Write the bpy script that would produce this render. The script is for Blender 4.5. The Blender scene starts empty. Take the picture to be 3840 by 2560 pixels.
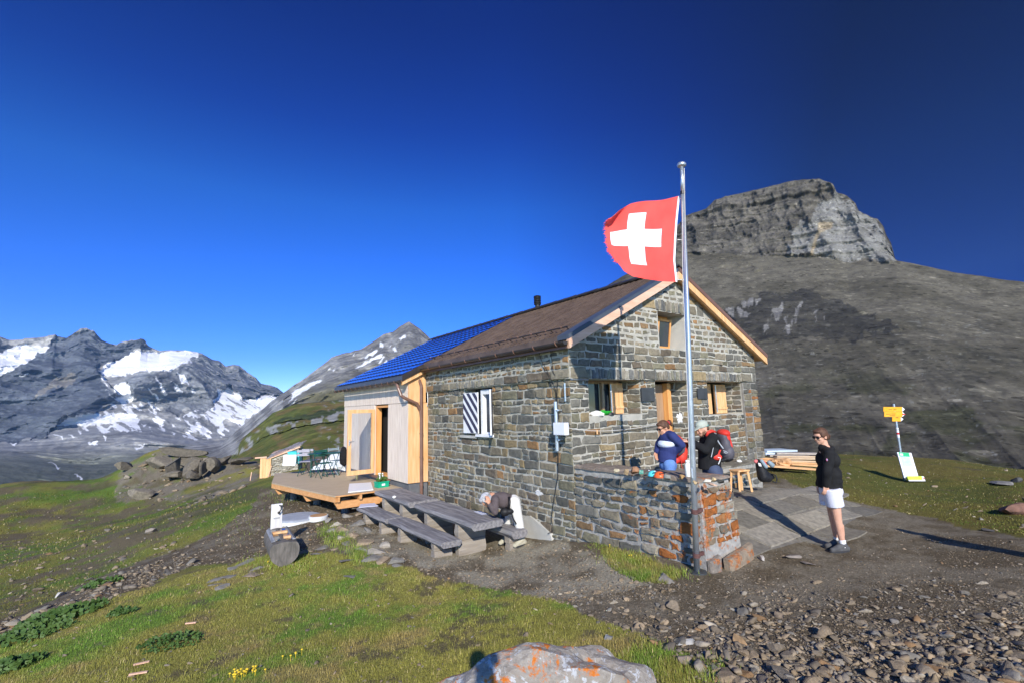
import bpy, bmesh, math, random
import numpy as np
from mathutils import Vector, Matrix, Euler
random.seed(7); rng = np.random.default_rng(11)
S = bpy.context.scene
COL = S.collection

# ------------------------------------------------------------------ camera
FPX = 1800.0; PITCH = math.atan(250 / FPX); ROLL = 0.027        # focal length in photo pixels (3840 wide)
_f = np.array([0, math.cos(PITCH), math.sin(PITCH)]); _u = np.array([0, -math.sin(PITCH), math.cos(PITCH)]); _r = np.array([1.0, 0, 0])
CR = _r * math.cos(ROLL) - _u * math.sin(ROLL); CU = _u * math.cos(ROLL) + _r * math.sin(ROLL); CF = _f
cam = bpy.data.cameras.new('camera'); camo = bpy.data.objects.new('camera', cam); COL.objects.link(camo)
camo.matrix_world = Matrix(((CR[0], CU[0], -CF[0], 0), (CR[1], CU[1], -CF[1], 0), (CR[2], CU[2], -CF[2], 0), (0, 0, 0, 1)))
cam.sensor_width = 36; cam.lens = FPX / 3840 * 36; cam.clip_start = 0.05; cam.clip_end = 20000
S.camera = camo

# ------------------------------------------------------------------ light
SUN_EL = math.radians(26.6); SUN_AZ = math.radians(-6.0)        # azimuth the light travels to, from +Y towards +X
LD = np.array([math.sin(SUN_AZ) * math.cos(SUN_EL), math.cos(SUN_AZ) * math.cos(SUN_EL), -math.sin(SUN_EL)])
sl = bpy.data.lights.new('sun', 'SUN'); sl.energy = 4.8; sl.angle = math.radians(0.5); sl.color = (1.0, 0.94, 0.84)
so = bpy.data.objects.new('sun', sl); COL.objects.link(so)
so.rotation_euler = Vector(LD).to_track_quat('-Z', 'Y').to_euler(); so.location = (2, -10, 20)
W = bpy.data.worlds.new('World'); S.world = W; W.use_nodes = True
wn = W.node_tree.nodes; wl = W.node_tree.links; wn.clear()
out = wn.new('ShaderNodeOutputWorld'); bg = wn.new('ShaderNodeBackground'); sky = wn.new('ShaderNodeTexSky')
sky.sky_type = 'NISHITA'; sky.sun_disc = False; sky.sun_elevation = SUN_EL
sky.sun_rotation = math.pi + SUN_AZ        # the sun stands behind the camera
sky.altitude = 2700; sky.air_density = 1.0; sky.dust_density = 0.1; sky.ozone_density = 3.0
hs = wn.new('ShaderNodeHueSaturation'); hs.inputs['Saturation'].default_value = 1.25; hs.inputs['Hue'].default_value = 0.508
gm = wn.new('ShaderNodeGamma'); gm.inputs['Gamma'].default_value = 1.35
# high mountain sky, darker towards the polarised side on the right
tcw = wn.new('ShaderNodeTexCoord'); sx = wn.new('ShaderNodeSeparateXYZ'); rw = wn.new('ShaderNodeValToRGB'); mrw = wn.new('ShaderNodeMapRange'); mw = wn.new('ShaderNodeMix'); mw.data_type = 'RGBA'; mw.blend_type = 'MULTIPLY'; mw.inputs['Factor'].default_value = 1
mrw.inputs[1].default_value = -1; mrw.inputs[2].default_value = 1
el = rw.color_ramp.elements; el[0].position = 0.1; el[0].color = (.66, 1.02, 1.70, 1); el[1].position = .9; el[1].color = (.012, .085, .30, 1)
for p_, c_ in ((.5, (.44, .84, 1.58)), (.64, (.20, .43, 1.0)), (.76, (.05, .115, .34))): e_ = rw.color_ramp.elements.new(p_); e_.color = (*c_, 1)
wl.new(tcw.outputs['Generated'], sx.inputs[0]); wl.new(sx.outputs[0], mrw.inputs[0]); wl.new(mrw.outputs[0], rw.inputs[0])
mb = wn.new('ShaderNodeMapRange'); mb.interpolation_type = 'SMOOTHSTEP'; mb.inputs[1].default_value = .25; mb.inputs[2].default_value = -.35; wl.new(sx.outputs[1], mb.inputs[0])   # the sun's half of the sky is paler
mm = wn.new('ShaderNodeMix'); mm.data_type = 'RGBA'; mm.inputs[7].default_value = (1.7, 1.6, 1.4, 1); wl.new(mb.outputs[0], mm.inputs['Factor']); wl.new(rw.outputs[0], mm.inputs[6])
rz_ = wn.new('ShaderNodeValToRGB'); ez = rz_.color_ramp.elements; ez[0].position = .10; ez[0].color = (.95, .60, .62, 1); ez[1].position = .66; ez[1].color = (.22, .36, .42, 1)      # deeper with height
for p_, c_ in ((.26, (1.05, .84, .65)), (.39, (1.1, .95, .63)), (.52, (.5, .55, .52))): e_ = ez.new(p_); e_.color = (*c_, 1)
wl.new(sx.outputs[2], rz_.inputs[0]); mz = wn.new('ShaderNodeMix'); mz.data_type = 'RGBA'; mz.blend_type = 'MULTIPLY'; mz.inputs['Factor'].default_value = 1; wl.new(rw.outputs[0], mz.inputs[6]); wl.new(rz_.outputs[0], mz.inputs[7]); wl.new(mz.outputs[2], mm.inputs[6])
wl.new(sky.outputs[0], hs.inputs['Color']); wl.new(hs.outputs[0], gm.inputs[0]); wl.new(gm.outputs[0], mw.inputs[6]); wl.new(mm.outputs[2], mw.inputs[7]); wl.new(mw.outputs[2], bg.inputs[0]); wl.new(bg.outputs[0], out.inputs[0])
bg.inputs[1].default_value = 0.09
S.view_settings.view_transform = 'Standard'; S.view_settings.look = 'None'; S.view_settings.exposure = 0.25; S.view_settings.gamma = 1
S.cycles.use_denoising = True; S.cycles.max_bounces = 6; S.cycles.diffuse_bounces = 3; S.cycles.volume_bounces = 0
S.cycles.transparent_max_bounces = 6
HAZE_D = 4.2e-5          # density of the air, per metre

# ------------------------------------------------------------------ measuring the photograph
def ray(x, y):
    v = CF * FPX + CR * (x - 1920) + CU * (1280 - y)
    return v / np.linalg.norm(v)
def proj(P):
    P = np.asarray(P, float); z = np.maximum(P @ CF, 1e-3)
    return 1920 + FPX * (P @ CR) / z, 1280 - FPX * (P @ CU) / z
def atz(x, y, z):
    v = ray(x, y); return v * (z / v[2])
def aty(x, y, Y):
    v = ray(x, y); return v * (Y / v[1])
def atr(x, y, r):
    v = ray(x, y); return v * (r / math.hypot(v[0], v[1]))

# the hut's frame: x along the gable wall, y along the long wall, z as in the world
HA = math.atan2(0.585, 0.811); HO = np.array([0.99, 8.41, 0.0])
HOUSE = Matrix.Translation(Vector(HO)) @ Matrix.Rotation(HA, 4, 'Z')
BV = np.array([math.cos(HA), math.sin(HA), 0]); AV = np.array([-math.sin(HA), math.cos(HA), 0])
def hw(b, a, z): return HO + BV * b + AV * a + np.array([0, 0, z])
def onh(x, y, a=None, b=None, z=None):
    v = ray(x, y)
    if a is not None: t = ((HO + AV * a) @ AV) / (v @ AV)
    elif b is not None: t = ((HO + BV * b) @ BV) / (v @ BV)
    else: t = z / v[2]
    P = v * t - HO
    return np.array([P @ BV, P @ AV, (v * t)[2]])

# ------------------------------------------------------------------ noise
def _h(ix, iy, iz, seed):
    n = (ix.astype(np.int64) * 374761393 + iy.astype(np.int64) * 668265263 + iz.astype(np.int64) * 2147483647 + seed * 974634777) & 0xffffffff
    n = ((n ^ (n >> 13)) * 1274126177) & 0xffffffff
    return ((n ^ (n >> 16)) & 0xffff) / 65535.0
def vnoise(x, y, z=None, seed=0):
    x = np.asarray(x, float); y = np.asarray(y, float); z = np.zeros_like(x) if z is None else np.asarray(z, float)
    ix, iy, iz = np.floor(x), np.floor(y), np.floor(z); fx, fy, fz = x - ix, y - iy, z - iz
    fx = fx * fx * (3 - 2 * fx); fy = fy * fy * (3 - 2 * fy); fz = fz * fz * (3 - 2 * fz)
    r = 0
    for dx in (0, 1):
        for dy in (0, 1):
            for dz in (0, 1):
                r = r + _h(ix + dx, iy + dy, iz + dz, seed) * (fx if dx else 1 - fx) * (fy if dy else 1 - fy) * (fz if dz else 1 - fz)
    return r
def fbm(x, y, z=None, oct=5, seed=0, gain=0.5):
    a = 1.0; t = 0; s = 0; f = 1.0
    for o in range(oct):
        t = t + a * (vnoise(np.asarray(x) * f, np.asarray(y) * f, None if z is None else np.asarray(z) * f, seed + o * 17) - 0.5); s += a; a *= gain; f *= 2.03
    return t / s * 2
def ridged(x, y, z=None, oct=5, seed=0):
    a = 1.0; t = 0; s = 0; f = 1.0
    for o in range(oct):
        n = 1 - np.abs(2 * vnoise(np.asarray(x) * f, np.asarray(y) * f, None if z is None else np.asarray(z) * f, seed + o * 31) - 1)
        t = t + a * n * n; s += a; a *= 0.5; f *= 2.1
    return t / s
def smooth(e0, e1, x):
    t = np.clip((x - e0) / (e1 - e0), 0, 1); return t * t * (3 - 2 * t)
def inpoly(px, py, poly):
    r = np.zeros(px.shape, bool); n = len(poly); j = n - 1
    for i in range(n):
        xi, yi = poly[i]; xj, yj = poly[j]
        if yi != yj:
            c = ((yi > py) != (yj > py)) & (px < (xj - xi) * (py - yi) / (yj - yi) + xi)
            r ^= c
        j = i
    return r

# ------------------------------------------------------------------ objects
def tag(o, label=None, cat=None, group=None, kind=None):
    if label: o['label'] = label
    if cat: o['category'] = cat
    if group: o['group'] = group
    if kind: o['kind'] = kind
    return o
def thing(name, label, cat, loc, rotz=0.0, group=None):
    o = bpy.data.objects.new(name, None); COL.objects.link(o); o.empty_display_size = 0.2
    o.location = Vector(loc); o.rotation_euler = (0, 0, rotz); bpy.context.view_layer.update()
    return tag(o, label, cat, group)
def wmat(o):
    m = Matrix.LocRotScale(o.location, o.rotation_euler, o.scale)
    return (wmat(o.parent) @ m) if o.parent else m
IDM = Matrix.Identity(4)
def obj(name, bm, mat, parent=None, frame=IDM, shade=False, origin=None):
    """one mesh object; bm is given in `frame` (frame to world) and lands in the parent's own space"""
    me = bpy.data.meshes.new(name)
    if isinstance(bm, bmesh.types.BMesh):
        bmesh.ops.recalc_face_normals(bm, faces=bm.faces); bm.to_mesh(me); bm.free()
    else: me = bm; me.name = name
    o = bpy.data.objects.new(name, me); COL.objects.link(o)
    if parent is not None:
        me.transform(wmat(parent).inverted() @ frame); o.parent = parent
    else:
        me.transform(frame)
        if origin is not None:
            me.transform(Matrix.Translation(-Vector(origin))); o.location = Vector(origin)
    for m in (mat if isinstance(mat, (list, tuple)) else [mat]): me.materials.append(m)
    if shade:
        me.polygons.foreach_set('use_smooth', [True] * len(me.polygons))
    return o
def npmesh(name, V, F, col=None, smoothshade=False):
    V = np.asarray(V, np.float32); F = np.asarray(F, np.int32); k = F.shape[1]
    me = bpy.data.meshes.new(name)
    me.vertices.add(len(V)); me.vertices.foreach_set('co', V.ravel())
    me.loops.add(F.size); me.loops.foreach_set('vertex_index', F.ravel())
    me.polygons.add(len(F)); me.polygons.foreach_set('loop_start', np.arange(0, F.size, k, dtype=np.int32)); me.polygons.foreach_set('loop_total', np.full(len(F), k, np.int32))
    if smoothshade: me.polygons.foreach_set('use_smooth', np.ones(len(F), bool))
    me.update(calc_edges=True); me.validate()
    if col is not None:
        for nm, c in (col.items() if isinstance(col, dict) else [('Col', col)]):
            a = me.attributes.new(nm, 'FLOAT_COLOR', 'POINT')
            c4 = np.ones((len(V), 4), np.float32); c4[:, :c.shape[1]] = c; a.data.foreach_set('color', c4.ravel())
    return me
def vcol(bm): return bm.verts.layers.float_color.get('Col') or bm.verts.layers.float_color.new('Col')

def hexa(bm, p):
    v = [bm.verts.new(q) for q in p]
    for f in ((0, 3, 2, 1), (4, 5, 6, 7), (0, 1, 5, 4), (1, 2, 6, 5), (2, 3, 7, 6), (3, 0, 4, 7)): bm.faces.new([v[i] for i in f])
    return v
def box(bm, x0, x1, y0, y1, z0, z1, M=None):
    p = [Vector(q) for q in ((x0, y0, z0), (x1, y0, z0), (x1, y1, z0), (x0, y1, z0), (x0, y0, z1), (x1, y0, z1), (x1, y1, z1), (x0, y1, z1))]
    if M is not None: p = [M @ q for q in p]
    return hexa(bm, p)
def bar(bm, p0, p1, w, h, up=(0, 0, 1)):
    """rectangular bar from p0 to p1, w wide, h high"""
    p0 = Vector(p0); p1 = Vector(p1); d = (p1 - p0).normalized(); s = d.cross(Vector(up))
    if s.length < 1e-4: s = d.cross(Vector((1, 0, 0)))
    s.normalize(); t = s.cross(d)
    q = []
    for P in (p0, p1):
        q += [P - s * w / 2 - t * h / 2, P + s * w / 2 - t * h / 2, P + s * w / 2 + t * h / 2, P - s * w / 2 + t * h / 2]
    return hexa(bm, q)
def cyl(bm, p0, p1, r0, r1=None, n=14, cap=True):
    r1 = r0 if r1 is None else r1; p0 = Vector(p0); p1 = Vector(p1); d = (p1 - p0).normalized()
    s = d.orthogonal().normalized(); t = d.cross(s); A = []; B = []
    for i in range(n):
        c = math.cos(2 * math.pi * i / n); e = math.sin(2 * math.pi * i / n)
        A.append(bm.verts.new(p0 + (s * c + t * e) * r0)); B.append(bm.verts.new(p1 + (s * c + t * e) * r1))
    for i in range(n): bm.faces.new((A[i], A[(i + 1) % n], B[(i + 1) % n], B[i]))
    if cap: bm.faces.new(A[::-1]); bm.faces.new(B)
def tube(bm, pts, r, n=8):
    pts = [Vector(p) for p in pts]; rings = []; s = None
    for i, p in enumerate(pts):
        d = (pts[min(i + 1, len(pts) - 1)] - pts[max(i - 1, 0)]).normalized()
        s = d.orthogonal().normalized() if s is None else (s - d * s.dot(d)).normalized()
        t = d.cross(s); rr = r[i] if isinstance(r, (list, tuple)) else r
        rings.append([bm.verts.new(p + (s * math.cos(2 * math.pi * k / n) + t * math.sin(2 * math.pi * k / n)) * rr) for k in range(n)])
    for a, b in zip(rings, rings[1:]):
        for k in range(n): bm.faces.new((a[k], a[(k + 1) % n], b[(k + 1) % n], b[k]))
    bm.faces.new(rings[0][::-1]); bm.faces.new(rings[-1])
def sph(bm, c, r, seg=16, rings=10, M=None):
    r = (r, r, r) if not isinstance(r, (tuple, list)) else r
    m = Matrix.Translation(Vector(c)) @ (M.to_4x4() if M is not None else IDM) @ Matrix.Diagonal((*r, 1))
    bmesh.ops.create_uvsphere(bm, u_segments=seg, v_segments=rings, radius=1, matrix=m)
def lathe(bm, prof, c=(0, 0, 0), n=24, M=None):
    rings = []; c = Vector(c)
    for r, z in prof:
        ring = []
        for k in range(n):
            q = Vector((r * math.cos(2 * math.pi * k / n), r * math.sin(2 * math.pi * k / n), z))
            ring.append(bm.verts.new(c + ((M @ q) if M is not None else q)))
        rings.append(ring)
    for a, b in zip(rings, rings[1:]):
        for k in range(n): bm.faces.new((a[k], a[(k + 1) % n], b[(k + 1) % n], b[k]))
    bm.faces.new(rings[0][::-1]); bm.faces.new(rings[-1])
def prism(bm, poly, d, off=Vector((0, 0, 0))):
    """extrude a 3-D polygon along d"""
    d = Vector(d); A = [bm.verts.new(Vector(p)) for p in poly]; B = [bm.verts.new(Vector(p) + d) for p in poly]; n = len(poly)
    bm.faces.new(A[::-1]); bm.faces.new(B)
    for i in range(n): bm.faces.new((A[i], A[(i + 1) % n], B[(i + 1) % n], B[i]))
def bev(bm, w, seg=2):
    bmesh.ops.remove_doubles(bm, verts=bm.verts, dist=1e-5)
    bmesh.ops.bevel(bm, geom=[e for e in bm.edges], offset=w, segments=seg, affect='EDGES', profile=0.6, clamp_overlap=True)
def NB(): return bmesh.new()

# ------------------------------------------------------------------ materials
def mat(name, c1, c2=None, scale=6.0, rough=0.75, bump=0.0, bscale=None, stretch=(1, 1, 1), metal=0.0, detail=6, dist=0.3, spec=0.3, c3=None, lo=0.35, hi=0.65, vc=False, trans=0.0, coat=0.0, sheen=0.0):
    m = bpy.data.materials.new(name); m.use_nodes = True; n = m.node_tree.nodes; L = m.node_tree.links
    p = n['Principled BSDF']; p.inputs['Roughness'].default_value = rough; p.inputs['Metallic'].default_value = metal
    p.inputs['Specular IOR Level'].default_value = spec
    if trans: p.inputs['Transmission Weight'].default_value = trans
    if coat: p.inputs['Coat Weight'].default_value = coat
    if sheen: p.inputs['Sheen Weight'].default_value = sheen
    tc = n.new('ShaderNodeTexCoord'); mp = n.new('ShaderNodeMapping'); mp.inputs['Scale'].default_value = stretch
    L.new(tc.outputs['Object'], mp.inputs['Vector'])
    nz = n.new('ShaderNodeTexNoise'); nz.inputs['Scale'].default_value = scale; nz.inputs['Detail'].default_value = detail; nz.inputs['Distortion'].default_value = dist
    L.new(mp.outputs[0], nz.inputs['Vector'])
    rp = n.new('ShaderNodeValToRGB'); e = rp.color_ramp.elements; c2 = c2 or c1
    e[0].position = lo; e[0].color = (*c1, 1); e[1].position = hi; e[1].color = (*c2, 1)
    if c3: x = rp.color_ramp.elements.new((lo + hi) / 2); x.color = (*c3, 1)
    L.new(nz.outputs['Fac'], rp.inputs['Fac'])
    src = rp.outputs['Color']
    if vc:
        at = n.new('ShaderNodeAttribute'); at.attribute_name = 'Col'
        mx = n.new('ShaderNodeMix'); mx.data_type = 'RGBA'; mx.blend_type = 'MULTIPLY'; mx.inputs['Factor'].default_value = 1
        L.new(at.outputs['Color'], mx.inputs[6]); L.new(src, mx.inputs[7]); src = mx.outputs[2]
    L.new(src, p.inputs['Base Color'])
    if bump:
        n2 = n.new('ShaderNodeTexNoise'); n2.inputs['Scale'].default_value = bscale or scale * 4; n2.inputs['Detail'].default_value = 8; n2.inputs['Roughness'].default_value = 0.65
        L.new(mp.outputs[0], n2.inputs['Vector'])
        b = n.new('ShaderNodeBump'); b.inputs['Strength'].default_value = bump; b.inputs['Distance'].default_value = 0.02
        L.new(n2.outputs['Fac'], b.inputs['Height']); L.new(b.outputs[0], p.inputs['Normal'])
    return m
# ------------------------------------------------------------------ ground (one sheet round the camera)
CP = []
def cz(px, py, z): p = atz(px, py, z); CP.append((p[0], p[1], z))
def cy(px, py, Y): p = aty(px, py, Y); CP.append((p[0], p[1], p[2]))
def cl(b, a, z): p = hw(b, a, z); CP.append((p[0], p[1], z))
for q in ((2612, 2140, -2.1), (3115, 2055, -2.1), (2710, 2150, -2.15), (1060, 2115, -2.6), (1040, 1990, -2.68), (1180, 1990, -2.6), (1250, 1960, -2.56),
          (560, 2150, -2.9), (100, 2330, -2.9), (850, 2010, -2.82), (1010, 1890, -2.75), (300, 2150, -3.5), (0, 2130, -4.0), (500, 2000, -3.6), (750, 1890, -3.3),
          (2900, 1960, -2.06), (1920, 2400, -2.2), (1920, 2250, -2.35), (1450, 2180, -2.5), (1000, 2300, -2.55), (600, 2400, -2.5), (3400, 2400, -1.98), (2600, 2500, -2.05), (100, 2540, -2.62),
          (3800, 2540, -1.9), (3800, 2100, -2.06), (3300, 2200, -2.05), (2450, 2280, -2.15), (3430, 1795, -2.45), (3200, 1860, -2.22), (3750, 1900, -2.3), (1500, 2420, -2.32), (2000, 2120, -2.4)): cz(*q)
for q in ((0, -.36, -2.18), (0, .3, -2.27), (0, 1.4, -2.42), (0, 3, -2.5), (0, 5.5, -2.5), (-1.1, .5, -2.48), (-1.8, 1.5, -2.5), (-2.3, 3, -2.53), (-2.4, 5.3, -2.5), (-3.2, 9, -2.5), (-1, 8, -2.4),
          (-1, 11.5, -2.4), (3, -1.0, -2.0), (5.5, 0, -1.95), (8, 1, -1.98), (10.2, 1.2, -2.08), (3, 6, -1.9), (6, 10, -1.9), (1.5, -1.5, -2.0), (0.6, -2.2, -2.1)): cl(*q)
for q in ((0, 1850, 40), (250, 1836, 42), (430, 1800, 42), (480, 1738, 42), (600, 1676, 42), (700, 1690, 42), (800, 1712, 40), (930, 1738, 36), (600, 1760, 37), (800, 1800, 33), (950, 1812, 27), (400, 1860, 32), (100, 1930, 28), (1030, 1776, 24), (1200, 1735, 32), (1280, 1690, 44), (1060, 1745, 33),
          (3080, 1700, 24), (3500, 1726, 23), (3840, 1763, 20), (2900, 1706, 25), (3300, 1750, 17)): cy(*q)
CP += [(0, 0, -1.68), (0.1, 1.2, -1.72), (0, 2.4, -1.95), (0, -5, -1.6), (6, -4, -1.7), (-8, 0, -3.0), (-8, -6, -2.6), (12, 3, -1.9), (-14, 2, -4.6), (20, 8, -2.2), (0, -30, -2), (-30, -20, -6), (30, -20, -2),
       (-40, 70, -20), (-10, 75, -8), (-70, 40, -25), (-70, 0, -20), (10, 60, -3.5), (30, 45, -7), (50, 40, -10), (45, 10, -4), (0, 80, -8), (60, 60, -14), (-25, 65, -14), (-60, 65, -26), (-3, 45, -1.6)]
CP = np.array(CP)
def _warp(x, y):
    r = np.hypot(x, y) + 1e-6; f = np.log(1 + r / 4) / r
    return x * f, y * f
def _tps(d): return np.where(d > 1e-9, d * d * np.log(np.maximum(d, 1e-9)), 0)
_wx, _wy = _warp(CP[:, 0], CP[:, 1]); _n = len(CP)
_K = _tps(np.hypot(_wx[:, None] - _wx, _wy[:, None] - _wy)) + np.eye(_n) * 0.0015
_Pm = np.stack([np.ones(_n), _wx, _wy], 1)
_sol = np.linalg.solve(np.block([[_K, _Pm], [_Pm.T, np.zeros((3, 3))]]), np.concatenate([CP[:, 2], np.zeros(3)]))
def _base(x, y):
    x = np.asarray(x, float); y = np.asarray(y, float); sh = x.shape; x = x.ravel(); y = y.ravel(); o = np.empty(len(x))
    for i in range(0, len(x), 20000):
        u, v = _warp(x[i:i + 20000], y[i:i + 20000])
        o[i:i + 20000] = _tps(np.hypot(u[:, None] - _wx, v[:, None] - _wy)) @ _sol[:_n] + _sol[_n] + _sol[_n + 1] * u + _sol[_n + 2] * v
    return o.reshape(sh)
def gz(x, y):
    """height of the ground"""
    x = np.asarray(x, float); y = np.asarray(y, float); r = np.hypot(x, y)
    z = _base(x, y)
    k = np.clip(r / 6, 0.5, 6)
    z = z + 0.030 * k * fbm(x * .9 / np.maximum(k, 1) ** .5, y * .9 / np.maximum(k, 1) ** .5, oct=5, seed=3)
    # the rocky knoll and the broken bank beyond the platform are rougher
    px, py = proj(np.stack([x, y, z], -1))
    kn = smooth(30, 36, y) * smooth(-35, -28, x) * smooth(-14, -17, x)
    z = z + kn * 0.55 * (ridged(x * .35, y * .35, oct=4, seed=9) - .5)
    return z
def gz1(x, y): return float(gz(np.array([x]), np.array([y]))[0])
def onground(px, py):
    """the point of the ground seen at a pixel"""
    v = ray(px, py); t = np.geomspace(0.8, 140, 700); P = v[None] * t[:, None]
    d = P[:, 2] - gz(P[:, 0], P[:, 1]); i = np.argmax(d < 0)
    if i == 0: return P[-1]
    f = d[i - 1] / (d[i - 1] - d[i]); return P[i - 1] * (1 - f) + P[i] * f

MEADOW = [(2700, 1690), (2830, 1690), (3200, 1690), (3900, 1740), (3900, 2030), (3840, 2010), (3600, 1965), (3400, 1925), (3200, 1880), (3060, 1862), (2950, 1800), (2800, 1790)]
LAWN = [(-200, 2700), (-200, 2420), (150, 2330), (420, 2230), (560, 2190), (760, 2130), (920, 2090), (1000, 2085), (1230, 2075), (1420, 2100), (1530, 2120), (1600, 2150), (1850, 2210), (2080, 2250), (2220, 2300), (2330, 2340), (2480, 2420), (2600, 2470), (2700, 2560), (2750, 2700)]
TUFT = [(2270, 2050), (2400, 2080), (2560, 2150), (2500, 2190), (2380, 2180), (2280, 2120)]
BANK = [(980, 1830), (1080, 1840), (1290, 1890), (1330, 1950), (1230, 2000), (1220, 2060), (1010, 2080), (900, 2100), (700, 2120), (560, 2180), (420, 2200), (560, 2120), (700, 2060), (830, 1980), (940, 1900)]
BANK2 = [(700, 2060), (740, 2110), (600, 2170), (420, 2240), (250, 2300), (0, 2400), (-150, 2440), (-150, 2350), (100, 2295), (300, 2200), (520, 2110)]
KNOLL = [(430, 1850), (470, 1700), (600, 1660), (720, 1680), (980, 1740), (960, 1800), (800, 1870), (560, 1880), (430, 1880)]
PATHP = [(1240, 1960), (1500, 1990), (1750, 2060), (1960, 2040), (2100, 2030), (2300, 2100), (2460, 2190), (2150, 2260), (1900, 2210), (1600, 2140), (1480, 2100), (1330, 2060)]
def ground_masks(x, y, z):
    px, py = proj(np.stack([x, y, z], -1)); fr = (y > 0.3)
    w = 26 * fbm(x * 1.3, y * 1.3, oct=5, seed=21) * np.clip(8 / np.maximum(y, 1), .35, 2.2); w2 = 20 * fbm(x * 1.3, y * 1.3, oct=5, seed=22) * np.clip(8 / np.maximum(y, 1), .35, 2.2)
    qx, qy = px + w * 1.6, py + w2
    lawn = (inpoly(qx, qy, LAWN) & fr) | (~fr & (x < 1.5))
    mead = inpoly(qx, qy, MEADOW) & fr
    tuft = inpoly(qx, qy, TUFT) & fr
    bank = (inpoly(qx, qy, BANK) | inpoly(qx, qy, BANK2)) & fr
    knoll = inpoly(qx, qy, KNOLL) & (y > 20)
    left = fr & (px < 1150) & ~lawn & ~bank & (x < -3.5) | (~fr & (x < -7))
    return lawn, mead, tuft, bank, knoll, left
def ground_color(x, y, z):
    lawn, mead, tuft, bank, knoll, left = ground_masks(x, y, z)
    N = lambda s, sd, o=5: fbm(x * s, y * s, oct=o, seed=sd)
    soil = np.array([.128, .101, .064]); grav = np.array([.21, .18, .128]); olive = np.array([.27, .25, .06]); green = np.array([.15, .23, .04]); dry = np.array([.32, .25, .10]); dark = np.array([.075, .088, .03])
    def mixc(a, b, t): return a * (1 - t[..., None]) + b * t[..., None]
    g = mixc(soil, grav, smooth(-.35, .45, N(2.2, 31) + .5 * N(9, 32)))
    t = mixc(olive, green, smooth(-.1, .45, N(.8, 33) + .35 * N(5, 34))); t = mixc(t, dry, smooth(.12, .55, N(1.7, 35) + .3 * N(8, 36)) * .8)
    ppx, ppy = proj(np.stack([x, y, z], -1)); pth = (inpoly(ppx + 60 * N(1.5, 51), ppy + 30 * N(1.5, 52), PATHP) & (y > .3)).astype(float); g = mixc(g, np.array([.36, .325, .24]), pth * smooth(-.45, .2, N(2.5, 53)) * .85)
    fine = smooth(.25, .5, N(3.0, 37) + .4 * N(14, 38)); tl = mixc(t, soil, fine * .75)
    far = mixc(olive * .82, green * .8, smooth(-.2, .3, N(.22, 39) + .4 * N(1.1, 40)))
    far = mixc(far, soil * 1.15, smooth(-.12, .28, N(.55, 41) + .5 * N(2.6, 42)) * .9); far = mixc(far, dark, smooth(.2, .5, N(.35, 43)) * .6)
    md = mixc(np.array([.155, .128, .036]), np.array([.105, .112, .028]), smooth(-.2, .35, N(.3, 44) + .4 * N(1.5, 45))); md = mixc(md, soil * .85, smooth(.3, .5, N(.9, 46)) * .7)
    c = g.copy()
    c[lawn] = tl[lawn]; c[mead] = md[mead]; c[tuft] = t[tuft] * .9
    c[bank] = mixc(soil * .98, grav * .9, smooth(-.1, .4, N(3.5, 47)))[bank]; c[left] = far[left]
    kc = mixc(far, np.array([.20, .175, .13]), smooth(-.25, .25, N(.5, 48) + .5 * N(2.2, 49))); c[knoll] = kc[knoll]
    return c * (1 + .16 * N(17, 50, 3))[..., None]

def build_ground():
    az = np.concatenate([np.linspace(-62, 62, 760), np.linspace(62, 298, 90)[1:-1]]); r = np.concatenate([[0.02], np.geomspace(0.35, 95, 430)])
    A, R = np.meshgrid(np.radians(az), r); x = R * np.sin(A); y = R * np.cos(A); z = gz(x, y); nr, na = A.shape
    i = np.arange(nr - 1)[:, None] * na; j = np.arange(na)[None]; j2 = (j + 1) % na
    F = np.stack([i + j, i + j2, i + na + j2, i + na + j], -1).reshape(-1, 4)
    c = ground_color(x, y, z)
    me = npmesh('ground', np.stack([x, y, z], -1).reshape(-1, 3), F, c.reshape(-1, 3), True)
    m = bpy.data.materials.new('ground'); m.use_nodes = True; n = m.node_tree.nodes; L = m.node_tree.links; p = n['Principled BSDF']; p.inputs['Roughness'].default_value = .95; p.inputs['Specular IOR Level'].default_value = .1
    at = n.new('ShaderNodeAttribute'); at.attribute_name = 'Col'; tc = n.new('ShaderNodeTexCoord')
    n1 = n.new('ShaderNodeTexNoise'); n1.inputs['Scale'].default_value = 26; n1.inputs['Detail'].default_value = 8; n1.inputs['Roughness'].default_value = .7
    vo = n.new('ShaderNodeTexVoronoi'); vo.inputs['Scale'].default_value = 70; vo.inputs['Randomness'].default_value = 1
    rp = n.new('ShaderNodeValToRGB'); rp.color_ramp.elements[0].position = .3; rp.color_ramp.elements[0].color = (.5, .5, .5, 1); rp.color_ramp.elements[1].position = .7; rp.color_ramp.elements[1].color = (1.5, 1.5, 1.5, 1)
    mx = n.new('ShaderNodeMix'); mx.data_type = 'RGBA'; mx.blend_type = 'MULTIPLY'; mx.inputs['Factor'].default_value = 1
    L.new(tc.outputs['Object'], n1.inputs['Vector']); L.new(tc.outputs['Object'], vo.inputs['Vector']); L.new(n1.outputs['Fac'], rp.inputs['Fac']); L.new(at.outputs['Color'], mx.inputs[6]); L.new(rp.outputs['Color'], mx.inputs[7]); L.new(mx.outputs[2], p.inputs['Base Color'])
    ad = n.new('ShaderNodeMath'); ad.operation = 'ADD'; L.new(n1.outputs['Fac'], ad.inputs[0]); L.new(vo.outputs['Distance'], ad.inputs[1])
    b = n.new('ShaderNodeBump'); b.inputs['Strength'].default_value = .55; b.inputs['Distance'].default_value = .02; L.new(ad.outputs[0], b.inputs['Height']); L.new(b.outputs[0], p.inputs['Normal'])
    return tag(obj('ground', me, m), 'alpine ground of short turf and bare stony soil round the stone hut', 'ground', kind='structure')
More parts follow.
